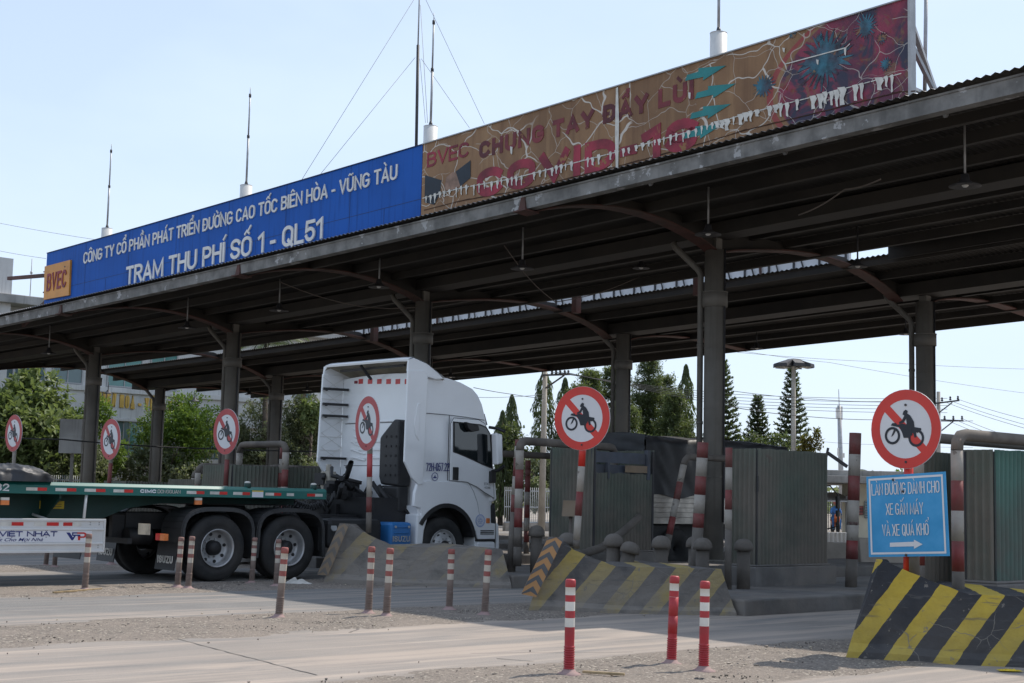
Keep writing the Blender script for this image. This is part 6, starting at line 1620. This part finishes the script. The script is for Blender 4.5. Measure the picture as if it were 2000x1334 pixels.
def layered_tree(label, px, pyt, wpx, Y, seed, lv=15):
    random.seed(seed); top = DP(px, pyt, Y); H = top.z; w = wpx * Y / F / 2
    t = thing('layered_tree', label, 'tree', (top.x, Y, 0), 0, 'dark layered trees beyond the plaza'); mb = MB(); br = MB()
    br.tube([(0, 0, 0), (rnd(-.1, .1), 0, H * .5), (0, 0, H * .97)], [.2, .13, .03], 8)
    for k in range(lv):
        f = min(.98, (k + .5 + rnd(-.35, .35)) / lv); z = H * (.12 + .86 * f); R_ = w * (1 - f) ** .7 * rnd(.6, 1.25) + .12
        nb_ = 7 + int(5 * (1 - f))
        for j in range(nb_):
            a = rnd(0, 6.283); ln = R_ * rnd(.6, 1.05); e = Vector((ln * math.cos(a), ln * math.sin(a), rnd(-.22, .34)))
            br.tube([(0, 0, z - .15), (e.x * .5, e.y * .5, z + e.z * .4), (e.x, e.y, z + e.z)], [.045, .03, .012], 5)
            for q in range(int(46 + 50 * ln)):
                u = rnd(.2, 1.05); p = Vector((e.x * u, e.y * u, z + e.z * u)) + Vector((rnd(-.42, .42), rnd(-.42, .42), rnd(-.20, .20)))
                for m_ in range(3): leafq(mb, p + rv() * .1, (rv() + Vector((0, 0, .15))).normalized(), (rv() * .5 + Vector((0, 0, 1))).normalized(), rnd(.1, .2), rnd(.04, .08))
    mb.build('crown', M['leaf_layer'], t, fix=False); br.build('trunk', M['bark'], t)
layered_tree('dark layered tree rising right above the middle no motorcycle sign', 1150, 716, 150, 78, 5)
layered_tree('dark layered tree left of the right rear column', 1200, 706, 160, 80, 6)
layered_tree('tallest layered tree just right of the rear column', 1268, 694, 150, 77, 7, 17)
layered_tree('layered tree with broad lower branches beside the thick column', 1318, 770, 170, 74, 8, 13)
layered_tree('lower layered tree behind the tarp truck', 1225, 790, 190, 71, 9, 13)
def norfolk(label, px, pyt, wpx, Y, seed):
    random.seed(seed); top = DP(px, pyt, Y); H = top.z; w = wpx * Y / F / 2
    t = thing('pointed_pine', label, 'tree', (top.x, Y, 0), 0, 'pointed pines with tiered branches'); mb = MB(); br = MB(); br.tube([(0, 0, 0), (0, 0, H * .99)], [.16, .02], 8)
    lv = 27
    for k in range(lv):
        f = k / lv; z = H * (.15 + .84 * f); R_ = w * (1 - f) ** .8 * rnd(.9, 1.08) + .08; nb_ = 7
        for j in range(nb_):
            a = 6.283 * j / nb_ + k * .5 + rnd(-.15, .15); ln = R_ * rnd(.85, 1.08); ca, sa = math.cos(a), math.sin(a)
            st = max(4, int(ln / .075))
            for i in range(st):
                u = (i + .6) / st; p = Vector((ca * ln * u, sa * ln * u, z - .12 * u + .34 * u * u))
                for m_ in range(6):
                    d = (Vector((ca, sa, .75)) * .7 + rv() * .8).normalized(); leafq(mb, p + rv() * .05, d, rv().normalized(), rnd(.14, .24), .07)
            br.tube([(0, 0, z), (ca * ln * .5, sa * ln * .5, z - .0), (ca * ln, sa * ln, z + .2)], [.03, .02, .01], 4)
    mb.build('crown', M['leaf_norfolk'], t, fix=False); br.build('trunk', M['bark'], t)
norfolk('pointed pine half hidden behind the thick column', 1412, 700, 112, 74, 21)
norfolk('shorter pointed pine left of the floodlight mast', 1480, 772, 92, 78, 22)
layered_tree('broad dark layered tree filling in behind the middle no motorcycle sign', 1128, 745, 150, 76, 12, 13)
layered_tree('ragged layered tree between the rear column and the thick column', 1300, 735, 150, 79, 13, 14)
norfolk('tall pointed pine directly behind the floodlight mast', 1547, 714, 104, 80, 23)
def palm(label, px, py, Y, n, ln, seed):
    random.seed(seed); c = DP(px, py, Y); t = thing('palm_tree', label, 'tree', (c.x, Y, 0), 0, 'palm trees'); mb = MB()
    for k in range(n):
        a = 6.283 * k / n + rnd(-.2, .2); el = rnd(.2, 1.1); ca, sa = math.cos(a), math.sin(a); pts = []
        for i in range(13):
            u = i / 12; pts.append(Vector((ca * ln * u * math.cos(el * (1 - u * .6)), sa * ln * u * math.cos(el * (1 - u * .6)), c.z + ln * (math.sin(el) * u - .75 * u * u))))
        mb.tube(pts, .018, 4)
        for i in range(1, 13):
            d = (pts[i] - pts[i - 1]).normalized(); sd_ = d.cross(Vector((0, 0, 1))).normalized()
            for f in (0, .33, .66):
                for sg in (-1, 1): leafq(mb, pts[i - 1].lerp(pts[i], f), (sd_ * sg + d * .5 + Vector((0, 0, -.55))).normalized(), Vector((0, 0, 1)), .42 * ln / 2 * (1 - .5 * abs(i / 12 - .4)), .045)
    mb.build('crown', M['leaf_palm'], t, fix=False)
    mb = MB(); mb.tube([(0, 0, 0), (.1, 0, c.z * .5), (0, 0, c.z)], [.18, .14, .12], 9); mb.build('trunk', M['bark'], t)
palm('palm seen in the gap of the roofs left of the cab', 520, 668, 70, 15, 2.3, 31)
palm('palm hanging behind the canopy edge left of the cab', 592, 748, 72, 14, 1.9, 32)
palm('small palm top beside the light blue board', 1702, 928, 90, 11, 1.3, 33)
# far wood that closes the view beyond everything
random.seed(5)
mb = MB()
for k in range(150):
    x = -150 + k * 2.6 + rnd(-1, 1); Y = 200 + rnd(-20, 40); h = rnd(4.0, 6.5)
    for i in range(46):
        v = rv(); p = Vector((x + v.x * 2.4, Y + v.y * 2, h * .45 + v.z * h * .5)); leafq(mb, p, rv().normalized(), rv().normalized(), rnd(.9, 1.6), rnd(.5, .9))
tag(mb.build('far_wood', M['leaf_dusty'], loc=(0, 200, 0), fix=False), 'low hazy line of far trees beyond the plaza', 'wood', kind='stuff')

# ------------------------------------------------------------ the office building on the left
KB = 64.0
bld = thing('office_building', 'pale office building with teal windows and gold letters behind the trees', 'building', LC(38, KB, 0), ANG)
def PB(px, py): p = PL(px, py, ACR, KB); return LANE.dot(p), p.z
mb = MB(); mb.box(20, 47, KB + .05, KB + 14, 0, 9.6); mb.build('wall', M['bldg'], bld, FLC)
mb = MB(); mb.box(20, 47, KB - .25, KB + .05, 5.95, 6.2); mb.box(20, 47, KB - .12, KB + .05, 4.75, 5.95); mb.box(20, 47, KB - .2, KB + .05, 4.62, 4.75); mb.box(20, 47, KB - .15, KB + .05, 2.6, 2.95)
mb.build('band', M['bldg'], bld, FLC, bevel=.02)
mb = MB(); mb.box(19, 32.5, KB - 1.4, KB + 14, 9.55, 9.95); mb.box(33, 47.5, KB - .8, KB + 14.3, 9.6, 9.9); mb.build('roof_slab', M['bldg_old'], bld, FLC, bevel=.03)
def bw(px0, px1, z0, z1, m, mull=2):
    s0, s1 = PB(px0, 800)[0], PB(px1, 800)[0]; f = MB()
    for a, b_, c_, d_ in ((s0 - .06, s1 + .06, z0 - .06, z0), (s0 - .06, s1 + .06, z1, z1 + .06), (s0 - .06, s0, z0, z1), (s1, s1 + .06, z0, z1)): f.box(a, b_, KB - .02, KB + .06, c_, d_)
    for k in range(1, mull): a = s0 + (s1 - s0) * k / mull; f.box(a - .025, a + .025, KB - .015, KB + .055, z0, z1)
    o = f.build('window', M['galv'], bld, FLC); g = MB(); g.box(s0, s1, KB + .02, KB + .045, z0, z1); g.build('pane', m, o, FLC)
for a, b_, m in ((-40, 20, M['pane']), (25, 82, M['pane']), (101, 156, M['pane']), (208, 272, M['pane_t']), (292, 341, M['pane_t']), (497, 518, M['pane']), (583, 606, M['pane'])): bw(a, b_, 6.3, 8.9, m)
for a, b_, m in ((100, 160, M['pane']), (232, 254, M['pane']), (256, 300, M['pane_t']), (304, 340, M['pane_t']), (400, 440, M['pane'])): bw(a, b_, 2.98, 4.6, m)
put_text('lettering', 'BIÊN HÒA - VŨNG TÀU', LC(PB(186, 795)[0], KB - .12, PB(186, 795)[1] + .12), LC(PB(352, 808)[0], KB - .12, PB(300, 808)[1] + .0), .62, -ACR, M['gold'], bld, .08, .2)
mb = MB(); mb.box(27.0, 27.9, KB - 1.0, KB + 1, 0, 11.6); mb.build('corner_tower', M['bldg'], bld, FLC)
mb = MB(); mb.cyl((29.0, KB - .5, 9.9), (29.0, KB - .5, 11.8), .02, n=6); mb.cyl((29.0, KB - .5, 11.1), (29.0, KB - .5, 11.2), .06, n=8); mb.build('roof_antenna', M['galv'], bld, FLC)
# picket fences
def fence(label, a, b_, h, n, m, rails=(.25, .9), r=.014):
    a, b_ = Vector(a), Vector(b_); t = thing('picket_fence', label, 'fence', a); mb = MB()
    for i in range(n): p = a + (b_ - a) * (i / (n - 1)); mb.cyl(p, p + Vector((0, 0, h)), r, n=6)
    mb.build('picket', m, t, world=True); t.children[0]['kind'] = 'stuff' if n > 100 else 'part'
    if n <= 100: del t.children[0]['kind']
    mb = MB()
    for f in rails: mb.bar(a + Vector((0, 0, h * f)), b_ + Vector((0, 0, h * f)), .04, .05)
    mb.build('rail', m, t, world=True)
    mb = MB(); mb.bar(a + Vector((0, 0, .1)), b_ + Vector((0, 0, .1)), .2, .5); mb.build('base_wall', M['concrete'], t, world=True)
M['fence'] = mat('fence_grey', (.42, .43, .43), .6, .1, .1, 3, dust=.2)
fence('pale picket fence under the big leaved tree, left of the thick column', DP(60, 985, 60) * 1 - Vector((0, 0, DP(60, 985, 60).z)), DP(165, 985, 61.5) - Vector((0, 0, DP(165, 985, 61.5).z)), 1.9, 26, M['fence'])
fence('pale picket fence beyond the guard posts, right of the truck', DP(985, 1000, 62) - Vector((0, 0, DP(985, 1000, 62).z)), DP(1110, 1000, 64) - Vector((0, 0, DP(1110, 1000, 64).z)), 1.85, 34, M['fence'], (.2, .55, .92))
# grey cabinet hanging by the leftmost thick column
p = DP(140, 852, 47); mb = MB(); mb.box(-.36, .36, -.12, .12, -.55, .55); mb.box(-.36, .36, -.13, -.12, -.01, .01); o = mb.build('notice_board', M['bldg_old'], bevel=.01); o.location = p; tag(o, 'plain grey board beside the leftmost thick column', 'board')
mb = MB(); mb.box(-.05, .05, .14, .2, -p.z, .5); mb.build('stand', M['steel'], o)

# ------------------------------------------------------------ poles, masts and wires
up = thing('utility_pole', 'concrete utility pole with a wooden crossarm beyond the guard posts', 'utility pole', (DP(1060, 1000, 58).x, 58, 0))
mb = MB(); t_ = DP(1065, 712, 58); mb.tube([(DP(1058, 1000, 58).x, 58, 0), tuple(t_)], [.15, .09], 12); mb.build('pole', M['pole_conc'], up, world=True)
mb = MB(); mb.bar(DP(1058, 733, 57.9), DP(1112, 731, 57), .08, .07); mb.bar(DP(1066, 758, 57.9), DP(1102, 733, 57.2), .05, .05); mb.bar(DP(1064, 717, 57.9), DP(1078, 712, 57.6), .04, .04); mb.build('crossarm', M['dark'], up, world=True)
for x in (1078, 1086, 1094, 1103, 1110):
    q_ = DP(x, 731, 57.3); mb = MB(); mb.lathe([(.03, 0), (.06, .04), (.03, .08), (.055, .12), (.02, .17)], 10, Matrix.Translation(q_)); mb.build('insulator', M['dark'], up, world=True)
def wire(label, pts, r=.014, m='wire', grp='power and phone wires'):
    P = [DP(*p) for p in pts]; mb = MB(); out = []
    for a, b_ in zip(P, P[1:]):
        for i in range(10): u = i / 10; out.append(a.lerp(b_, u) - Vector((0, 0, .02 * (b_ - a).length * 4 * u * (1 - u) * .25)))
    out.append(P[-1]); mb.tube([q - P[0] for q in out], r, 4); o = mb.build('wire', M[m]); o.location = P[0]; return tag(o, label, 'wire', grp)
for i, (x, y, y2) in enumerate(((1078, 727, 770), (1086, 727, 776), (1094, 727, 782), (1103, 727, 788), (1110, 728, 794))):
    wire('power wire on the crossarm running right across the layered trees, %s of five' % ('topmost', 'second', 'third', 'fourth', 'lowest')[i], [(x, y, 57.3), (1432, y2, 66), (1850, y2 + 8 + i, 78)])
wire('thick dark wire from the canopy edge to the utility pole', [(890, 737, 50), (975, 731, 55), (1060, 724, 57.5)], .022)
wire('upper thin wire right of the white cab', [(925, 757, 52), (1000, 770, 55), (1062, 778, 57.8)])
wire('lower thin wire right of the white cab', [(935, 776, 52), (1000, 775, 55), (1062, 770, 57.8)], .01)
wire('upper of two long wires crossing the sky at the right', [(1440, 688, 70), (1700, 706, 75), (2060, 722, 82)], .010, 'wire_l')
wire('lower of two long wires crossing the sky at the right', [(1440, 684, 60), (1620, 708, 65), (2060, 775, 75)], .010, 'wire_l')
wire('wire crossing behind the floodlight mast', [(1420, 793, 60), (1560, 812, 68), (1720, 820, 76), (1900, 822, 84)], .020)
wire('wire below the floodlight lamps', [(1420, 762, 60), (1600, 780, 68), (1730, 784, 76), (1845, 786, 84)], .016)
wire('thin wire left of the light blue board', [(1420, 840, 66), (1600, 862, 74), (1710, 868, 80), (1900, 874, 84)], .010)
for i, (y0, y1) in enumerate(((780, 818), (784, 830), (786, 838))): wire('wire fanning out from the upper right crossarm, %s of three' % ('top', 'middle', 'bottom')[i], [(1872 - i * 12, y0, 70), (2060, y1 + 14, 55)], .010)
for i, (y0, y1) in enumerate(((818, 868), (820, 876), (822, 884))): wire('wire fanning out from the lower right crossarm, %s of three' % ('top', 'middle', 'bottom')[i], [(1880 - i * 14, y0, 70), (2060, y1 + 12, 55)], .010)
wire('upper wire in the sky at the far left', [(-40, 428, 60), (200, 470, 56)], .008, 'wire_l'); wire('lower wire in the sky at the far left', [(-40, 482, 60), (90, 505, 56)], .008, 'wire_l')
wire('thick wire bundle crossing the big leaved tree', [(-30, 853, 46), (120, 858, 46), (300, 872, 48), (660, 882, 52)], .03)
up2 = thing('utility_pole', 'utility pole with two crossarms hidden behind the right sign', 'utility pole', (DP(1832, 1000, 70).x, 70, 0))
mb = MB(); mb.tube([(DP(1832, 1000, 70).x, 70, 0), tuple(DP(1833, 765, 70))], [.14, .09], 10); mb.build('pole', M['pole_conc'], up2, world=True)
mb = MB(); mb.bar(DP(1826, 788, 69.9), DP(1874, 782, 69.5), .08, .07); mb.bar(DP(1834, 806, 69.9), DP(1860, 786, 69.6), .05, .05); mb.bar(DP(1826, 820, 69.9), DP(1882, 822, 69.5), .08, .07); mb.bar(DP(1834, 845, 69.9), DP(1862, 823, 69.6), .05, .05); mb.build('crossarm', M['dark'], up2, world=True)
for x, y in ((1840, 784), (1856, 782), (1871, 781), (1845, 820), (1862, 820), (1879, 820)):
    mb = MB(); mb.lathe([(.03, 0), (.07, .05), (.03, .09), (.06, .14), (.02, .2)], 8, Matrix.Translation(DP(x, y, 69.6))); mb.build('insulator', M['dark'], up2, world=True)
fm_ = thing('floodlight_mast', 'tall floodlight mast with a ring of flat lamps', 'floodlight mast', (DP(1551, 1000, 72).x, 72, 0))
hd = DP(1550, 716, 72)
mb = MB(); mb.tube([(hd.x, 72, 0), tuple(hd)], [.14, .10], 12); mb.build('pole', M['pole_conc'], fm_, world=True)
for k in range(7):
    a = 6.283 * k / 7 + .35; d = Vector((math.cos(a), math.sin(a), 0)); p0 = hd + d * .25 + Vector((0, 0, .02)); p1 = hd + d * .98 + Vector((0, 0, -.05)); sd_ = Vector((-d.y, d.x, 0)) * .30
    mb = MB(); mb.hexa([p0 - sd_ * .6, p1 - sd_, p1 + sd_, p0 + sd_ * .6, p0 - sd_ * .6 + Vector((0, 0, .34)), p1 - sd_ * .8 + Vector((0, 0, .16)), p1 + sd_ * .8 + Vector((0, 0, .16)), p0 + sd_ * .6 + Vector((0, 0, .34))]); l_ = mb.build('lamp', M['dark'], fm_, world=True)
    mb = MB(); z = Vector((0, 0, -.012)); c0, c1 = p0.lerp(p1, .25), p0.lerp(p1, .9); mb.add([c0 - sd_ * .5 + z, c1 - sd_ * .75 + z, c1 + sd_ * .75 + z, c0 + sd_ * .5 + z], [(0, 1, 2, 3)]); mb.build('lens', M['letter'], l_, world=True, fix=False)
tm = thing('telecom_mast', 'slim grey telecom mast with panel antennas in the gap right of the green booth', 'telecom mast', (DP(1643, 1000, 120).x, 120, 0))
a, b_ = DP(1645, 1000, 120), DP(1639, 792, 120); mb = MB(); mb.tube([(a.x, 120, 0), tuple(b_)], [.26, .16], 10); mb.tube([b_, DP(1638, 760, 120)], .03, 6); mb.build('pole', M['galv'], tm, world=True)
for x, y0, y1 in ((1634, 796, 818), (1644, 794, 820), (1639, 800, 816), (1637, 875, 890), (1648, 885, 894)):
    mb = MB(); mb.bar(DP(x, y0, 119.5), DP(x, y1, 119.5), .14, .12); mb.build('panel_antenna', M['white_paint'], tm, world=True)
# ------------------------------------------------------------ house, rider and blocks in the right gap
hs = thing('small_house', 'cream house with a flat roof and red notice boards, left of the light blue board', 'house', (DP(1700, 1000, 58).x, 58, 0))
x0, x1, x2 = DP(1600, 1000, 58).x, DP(1667, 1000, 58).x, DP(1850, 1000, 58).x; zr = DP(1680, 945, 58).z
mb = MB(); mb.box(x1, x2, 58, 60, 0, zr); mb.box(x0, x1, 78, 79, 0, 3); mb.build('wall', M['cream'], hs, world=True)
mb = MB(); mb.box(x0 - .5, x2 + .5, 56.6, 64.5, zr, zr + .28); mb.box(x0 - .4, x2 + .4, 57, 64, zr + .28, zr + .5); mb.build('roof', M['bldg_old'], hs, world=True, bevel=.02)
mb = MB(); za = DP(1640, 968, 58).z; mb.hexa([(x0, 57.2, za - .25), (x1, 57.2, za - .25), (x1, 60.9, za + .1), (x0, 60.9, za + .1), (x0, 57.2, za - .2), (x1, 57.2, za - .2), (x1, 60.9, za + .15), (x0, 60.9, za + .15)]); mb.build('awning', M['galv'], hs, world=True)
mb = MB(); 
for k in range(16): xx = DP(1618, 1000, 77).x + k * .11; mb.box(xx, xx + .03, 77, 77.04, .1, 1.9)
mb.build('gate', M['dark'], hs, world=True)
mb = MB(); xa = DP(1652, 1000, 58).x; mb.box(xa, xa + .22, 57.9, 58.1, 0, za); mb.build('gate_pillar', M['bldg_old'], hs, world=True)
wx = DP(1688, 990, 58).x; mb = MB(); mb.box(wx, wx + .6, 57.94, 57.99, DP(1690, 1012, 58).z, DP(1690, 978, 58).z); w_ = mb.build('window', M['pane'], hs, world=True)
mb = MB()
for k in range(7): z = DP(1690, 1010 - k * 5, 58).z; mb.box(wx, wx + .6, 57.91, 57.935, z, z + .03)
mb.build('grille', M['bldg_old'], w_, world=True)
nbx = DP(1672, 1000, 58).x; mb = MB(); mb.box(nbx, nbx + .28, 57.93, 57.98, DP(1680, 1006, 58).z, DP(1680, 988, 58).z); n_ = mb.build('notice_board', M['dark'], hs, world=True)
mb = MB()
for k in range(3): z = DP(1680, 1005 - k * 6, 58).z; mb.box(nbx + .03, nbx + .25, 57.91, 57.928, z, z + .08)
mb.build('notice', M['post_red_d'], n_, world=True)
def block(label, px0, px1, py0, py1, Y, d, m, taper=.2):
    a, b_ = DP(px0, py1, Y), DP(px1, py0, Y); zt = b_.z; cx = (a.x + b_.x) / 2; hw = (b_.x - a.x) / 2
    mb = MB(); z0 = -.0
    mb.hexa([(-hw, -d, z0), (hw, -d, z0), (hw, d, z0), (-hw, d, z0), (-hw, -d * taper, zt), (hw, -d * taper, zt), (hw, d * taper, zt), (-hw, d * taper, zt)])
    o = mb.build('concrete_barrier', m, bevel=.03); o.location = (cx, Y, 0); return tag(o, label, 'barrier')
M['pale_conc'] = mat('pale_concrete', (.48, .42, .355), .9, 0, .12, 2, dust=.4, dustc=(.40, .33, .27), bump=.3)
block('pale sunlit concrete block beyond the gap right of the green booth', 1600, 1672, 1060, 1110, 34, .35, M['pale_conc'], .5)
block('pale sunlit concrete block half hidden behind the light blue board', 1674, 1760, 1052, 1110, 32, .4, M['pale_conc'], .4)
a = DP(1612, 1060, 42); mb = MB(); csheet(mb, (0, 0, 0), (.85, 0, 0), 0, DP(1640, 1040, 42).z, .12, .03); mb.box(-.02, .87, .04, .3, 0, DP(1640, 1040, 42).z)
o = mb.build('fluted_barrier', M['white_paint'], fix=False); o.location = (a.x, 42, 0); tag(o, 'white fluted road barrier below the distant motorcyclist', 'barrier')
# motorcyclist, far away
def skin_body(name, edges, verts, radii, m, parent=None):
    me = bpy.data.meshes.new(name); me.from_pydata(verts, edges, []); o = bpy.data.objects.new(name, me); col.objects.link(o); me.materials.append(m)
    o.modifiers.new('skin', 'SKIN'); sv = me.skin_vertices[0].data
    for i, r in enumerate(radii): sv[i].radius = (r, r)
    sv[0].use_root = True
    sb = o.modifiers.new('sub', 'SUBSURF'); sb.levels = 1; sb.render_levels = 2; o.modifiers['skin'].use_smooth_shade = True
    if parent: o.parent = parent
    return o
rp = DP(1631, 1030, 74); RX, RY = rp.x, 74
person = thing('person', 'distant rider in a blue shirt and pink helmet, leaning over handlebars', 'person', (RX, RY, .48))
V = [(0, 0, .25), (0, -.05, .50), (0, -.1, .75), (0, -.12, .86), (0, -.14, .98), (-.20, -.1, .73), (-.27, -.28, .5), (-.24, -.50, .46), (.20, -.1, .73), (.27, -.28, .5), (.24, -.50, .46), (-.13, -.02, .22), (-.17, -.36, .18), (-.17, -.30, -.22), (.13, -.02, .22), (.17, -.36, .18), (.17, -.30, -.22), (-.17, -.40, -.25), (.17, -.40, -.25)]
E_ = [(0, 1), (1, 2), (2, 3), (3, 4), (2, 5), (5, 6), (6, 7), (2, 8), (8, 9), (9, 10), (0, 11), (11, 12), (12, 13), (13, 17), (0, 14), (14, 15), (15, 16), (16, 18)]
R_ = [.14, .14, .15, .06, .10, .07, .05, .035, .07, .05, .035, .09, .075, .05, .09, .075, .05, .04, .04]
M['shirt'] = mat('blue_shirt', (.05, .16, .38), .8, 0, .1, 6); M['helmet'] = mat('pink_helmet', (.50, .16, .12), .3, 0, .1, 6); M['skin'] = mat('skin', (.35, .2, .13), .6, 0, .1, 6)
skin_body('body', E_, V, R_, M['shirt'], person)
mb = MB(); mb.lathe([(.10, -.02), (.135, .02), (.14, .08), (.11, .15), (.05, .185), (.005, .19)], 16, Matrix.Translation((0, -.14, .98))); mb.build('helmet', M['helmet'], person)
mb = MB(); mb.lathe([(.03, -.10), (.08, -.06), (.095, 0), (.09, .05), (.04, .08)], 14, Matrix.Translation((0, -.165, .96))); mb.build('face', M['skin'], person)
mc = thing('motorcycle', 'orange motorcycle under the distant rider', 'motorcycle', (RX, RY, 0))
for y in (-.62, .58):
    T = Matrix.Translation((0, y, .3)) @ Matrix.Rotation(math.pi / 2, 4, 'Y'); mb = MB(); mb.lathe([(.22, -.04), (.28, -.05), (.3, 0), (.28, .05), (.22, .04), (.05, .03), (.05, -.03), (.22, -.04)], 24, T, None, True, False); mb.build('wheel', M['rubber'], mc)
M['orange_bike'] = mat('orange_fairing', (.55, .13, .03), .35, 0, .1, 5)
mb = MB(); mb.prism([(-.55, .78), (-.42, .95), (-.30, .70), (-.1, .50), (.1, .55), (.6, .72), (.65, .62), (.2, .38), (-.2, .34), (-.45, .55)], lambda u, v, d: (d, u, v), -.13, .13); mb.build('fairing', M['orange_bike'], mc, bevel=.03)
mb = MB(); mb.box(-.12, .12, -.05, .62, .72, .80); mb.build('saddle', M['black'], mc, bevel=.03)
mb = MB(); mb.tube([(-.3, -.42, 1.0), (0, -.5, .96), (.3, -.42, 1.0)], .015, 6); mb.bar((0, -.48, .95), (0, -.62, .3), .05, .05); mb.build('handlebar', M['dark'], mc)
a, b_ = G(330, 1243, .004), G(618, 1318, .004); d = (b_ - a).cross(Vector((0, 0, 1))).normalized() * .008
mb = MB(); P = []; Q_ = []
for i in range(25):
    p = a.lerp(b_, i / 24) + d * rnd(-1.2, 1.2); w = rnd(.5, 1.3); P.append(p - d * w); Q_.append(p + d * w)
mb.add(P + Q_, [(i, i + 1, 25 + i + 1, 25 + i) for i in range(24)])
tag(mb.build('road_joint', M['stone_d'], fix=False), kind='structure')
# small litter on the gravel
mb = MB(); mb.sheet(lambda u, v: ((u - .5) * .42, (v - .5) * .2, .02 + .07 * max(0, nz(u * 3, v * 3, 1.4, 3) + .4) * math.sin(math.pi * u) * math.sin(math.pi * v) * 1.6), 18, 12)
o = mb.build('crumpled_bag', M['bag'], fix=False); o.location = G(582, 1142); tag(o, 'crumpled pale bag lying between the big tyre and the grey chevron', 'litter')
def stick(label, x0, y0, x1, y1, w=.035):
    a, b_ = G(x0, y0, .03), G(x1, y1, .03); mb = MB(); mb.bar((0, 0, 0), b_ - a, w, w * .7); o = mb.build('timber_stick', M['wood'], bevel=.004); o.location = a; tag(o, label, 'stick')
stick('weathered timber lying behind the post at the side guard', 104, 1157, 198, 1150); stick('short timber lying right of the nearest bright post', 1138, 1312, 1220, 1317, .028)
mb = MB(); mb.sheet(lambda u, v: ((u - .5) * .2, (v - .5) * .12, .012 + .03 * max(0, nz(u * 4, v * 4, 2, 8) + .3) * math.sin(math.pi * u) * math.sin(math.pi * v)), 12, 8)
o = mb.build('scrap_of_cloth', M['yellow'], fix=False); o.location = G(1972, 1312); tag(o, 'yellow scrap lying at the foot of the bright nose', 'litter')
mb = MB(); mb.sheet(lambda u, v: ((u - .5) * .16, (v - .5) * .1, .012 + .03 * max(0, nz(u * 4, v * 4, 2, 5) + .3) * math.sin(math.pi * u) * math.sin(math.pi * v)), 12, 8)
o = mb.build('rubber_scrap', M['black'], fix=False); o.location = G(1366, 1330); tag(o, 'black rubber scrap near the right bright post', 'litter')
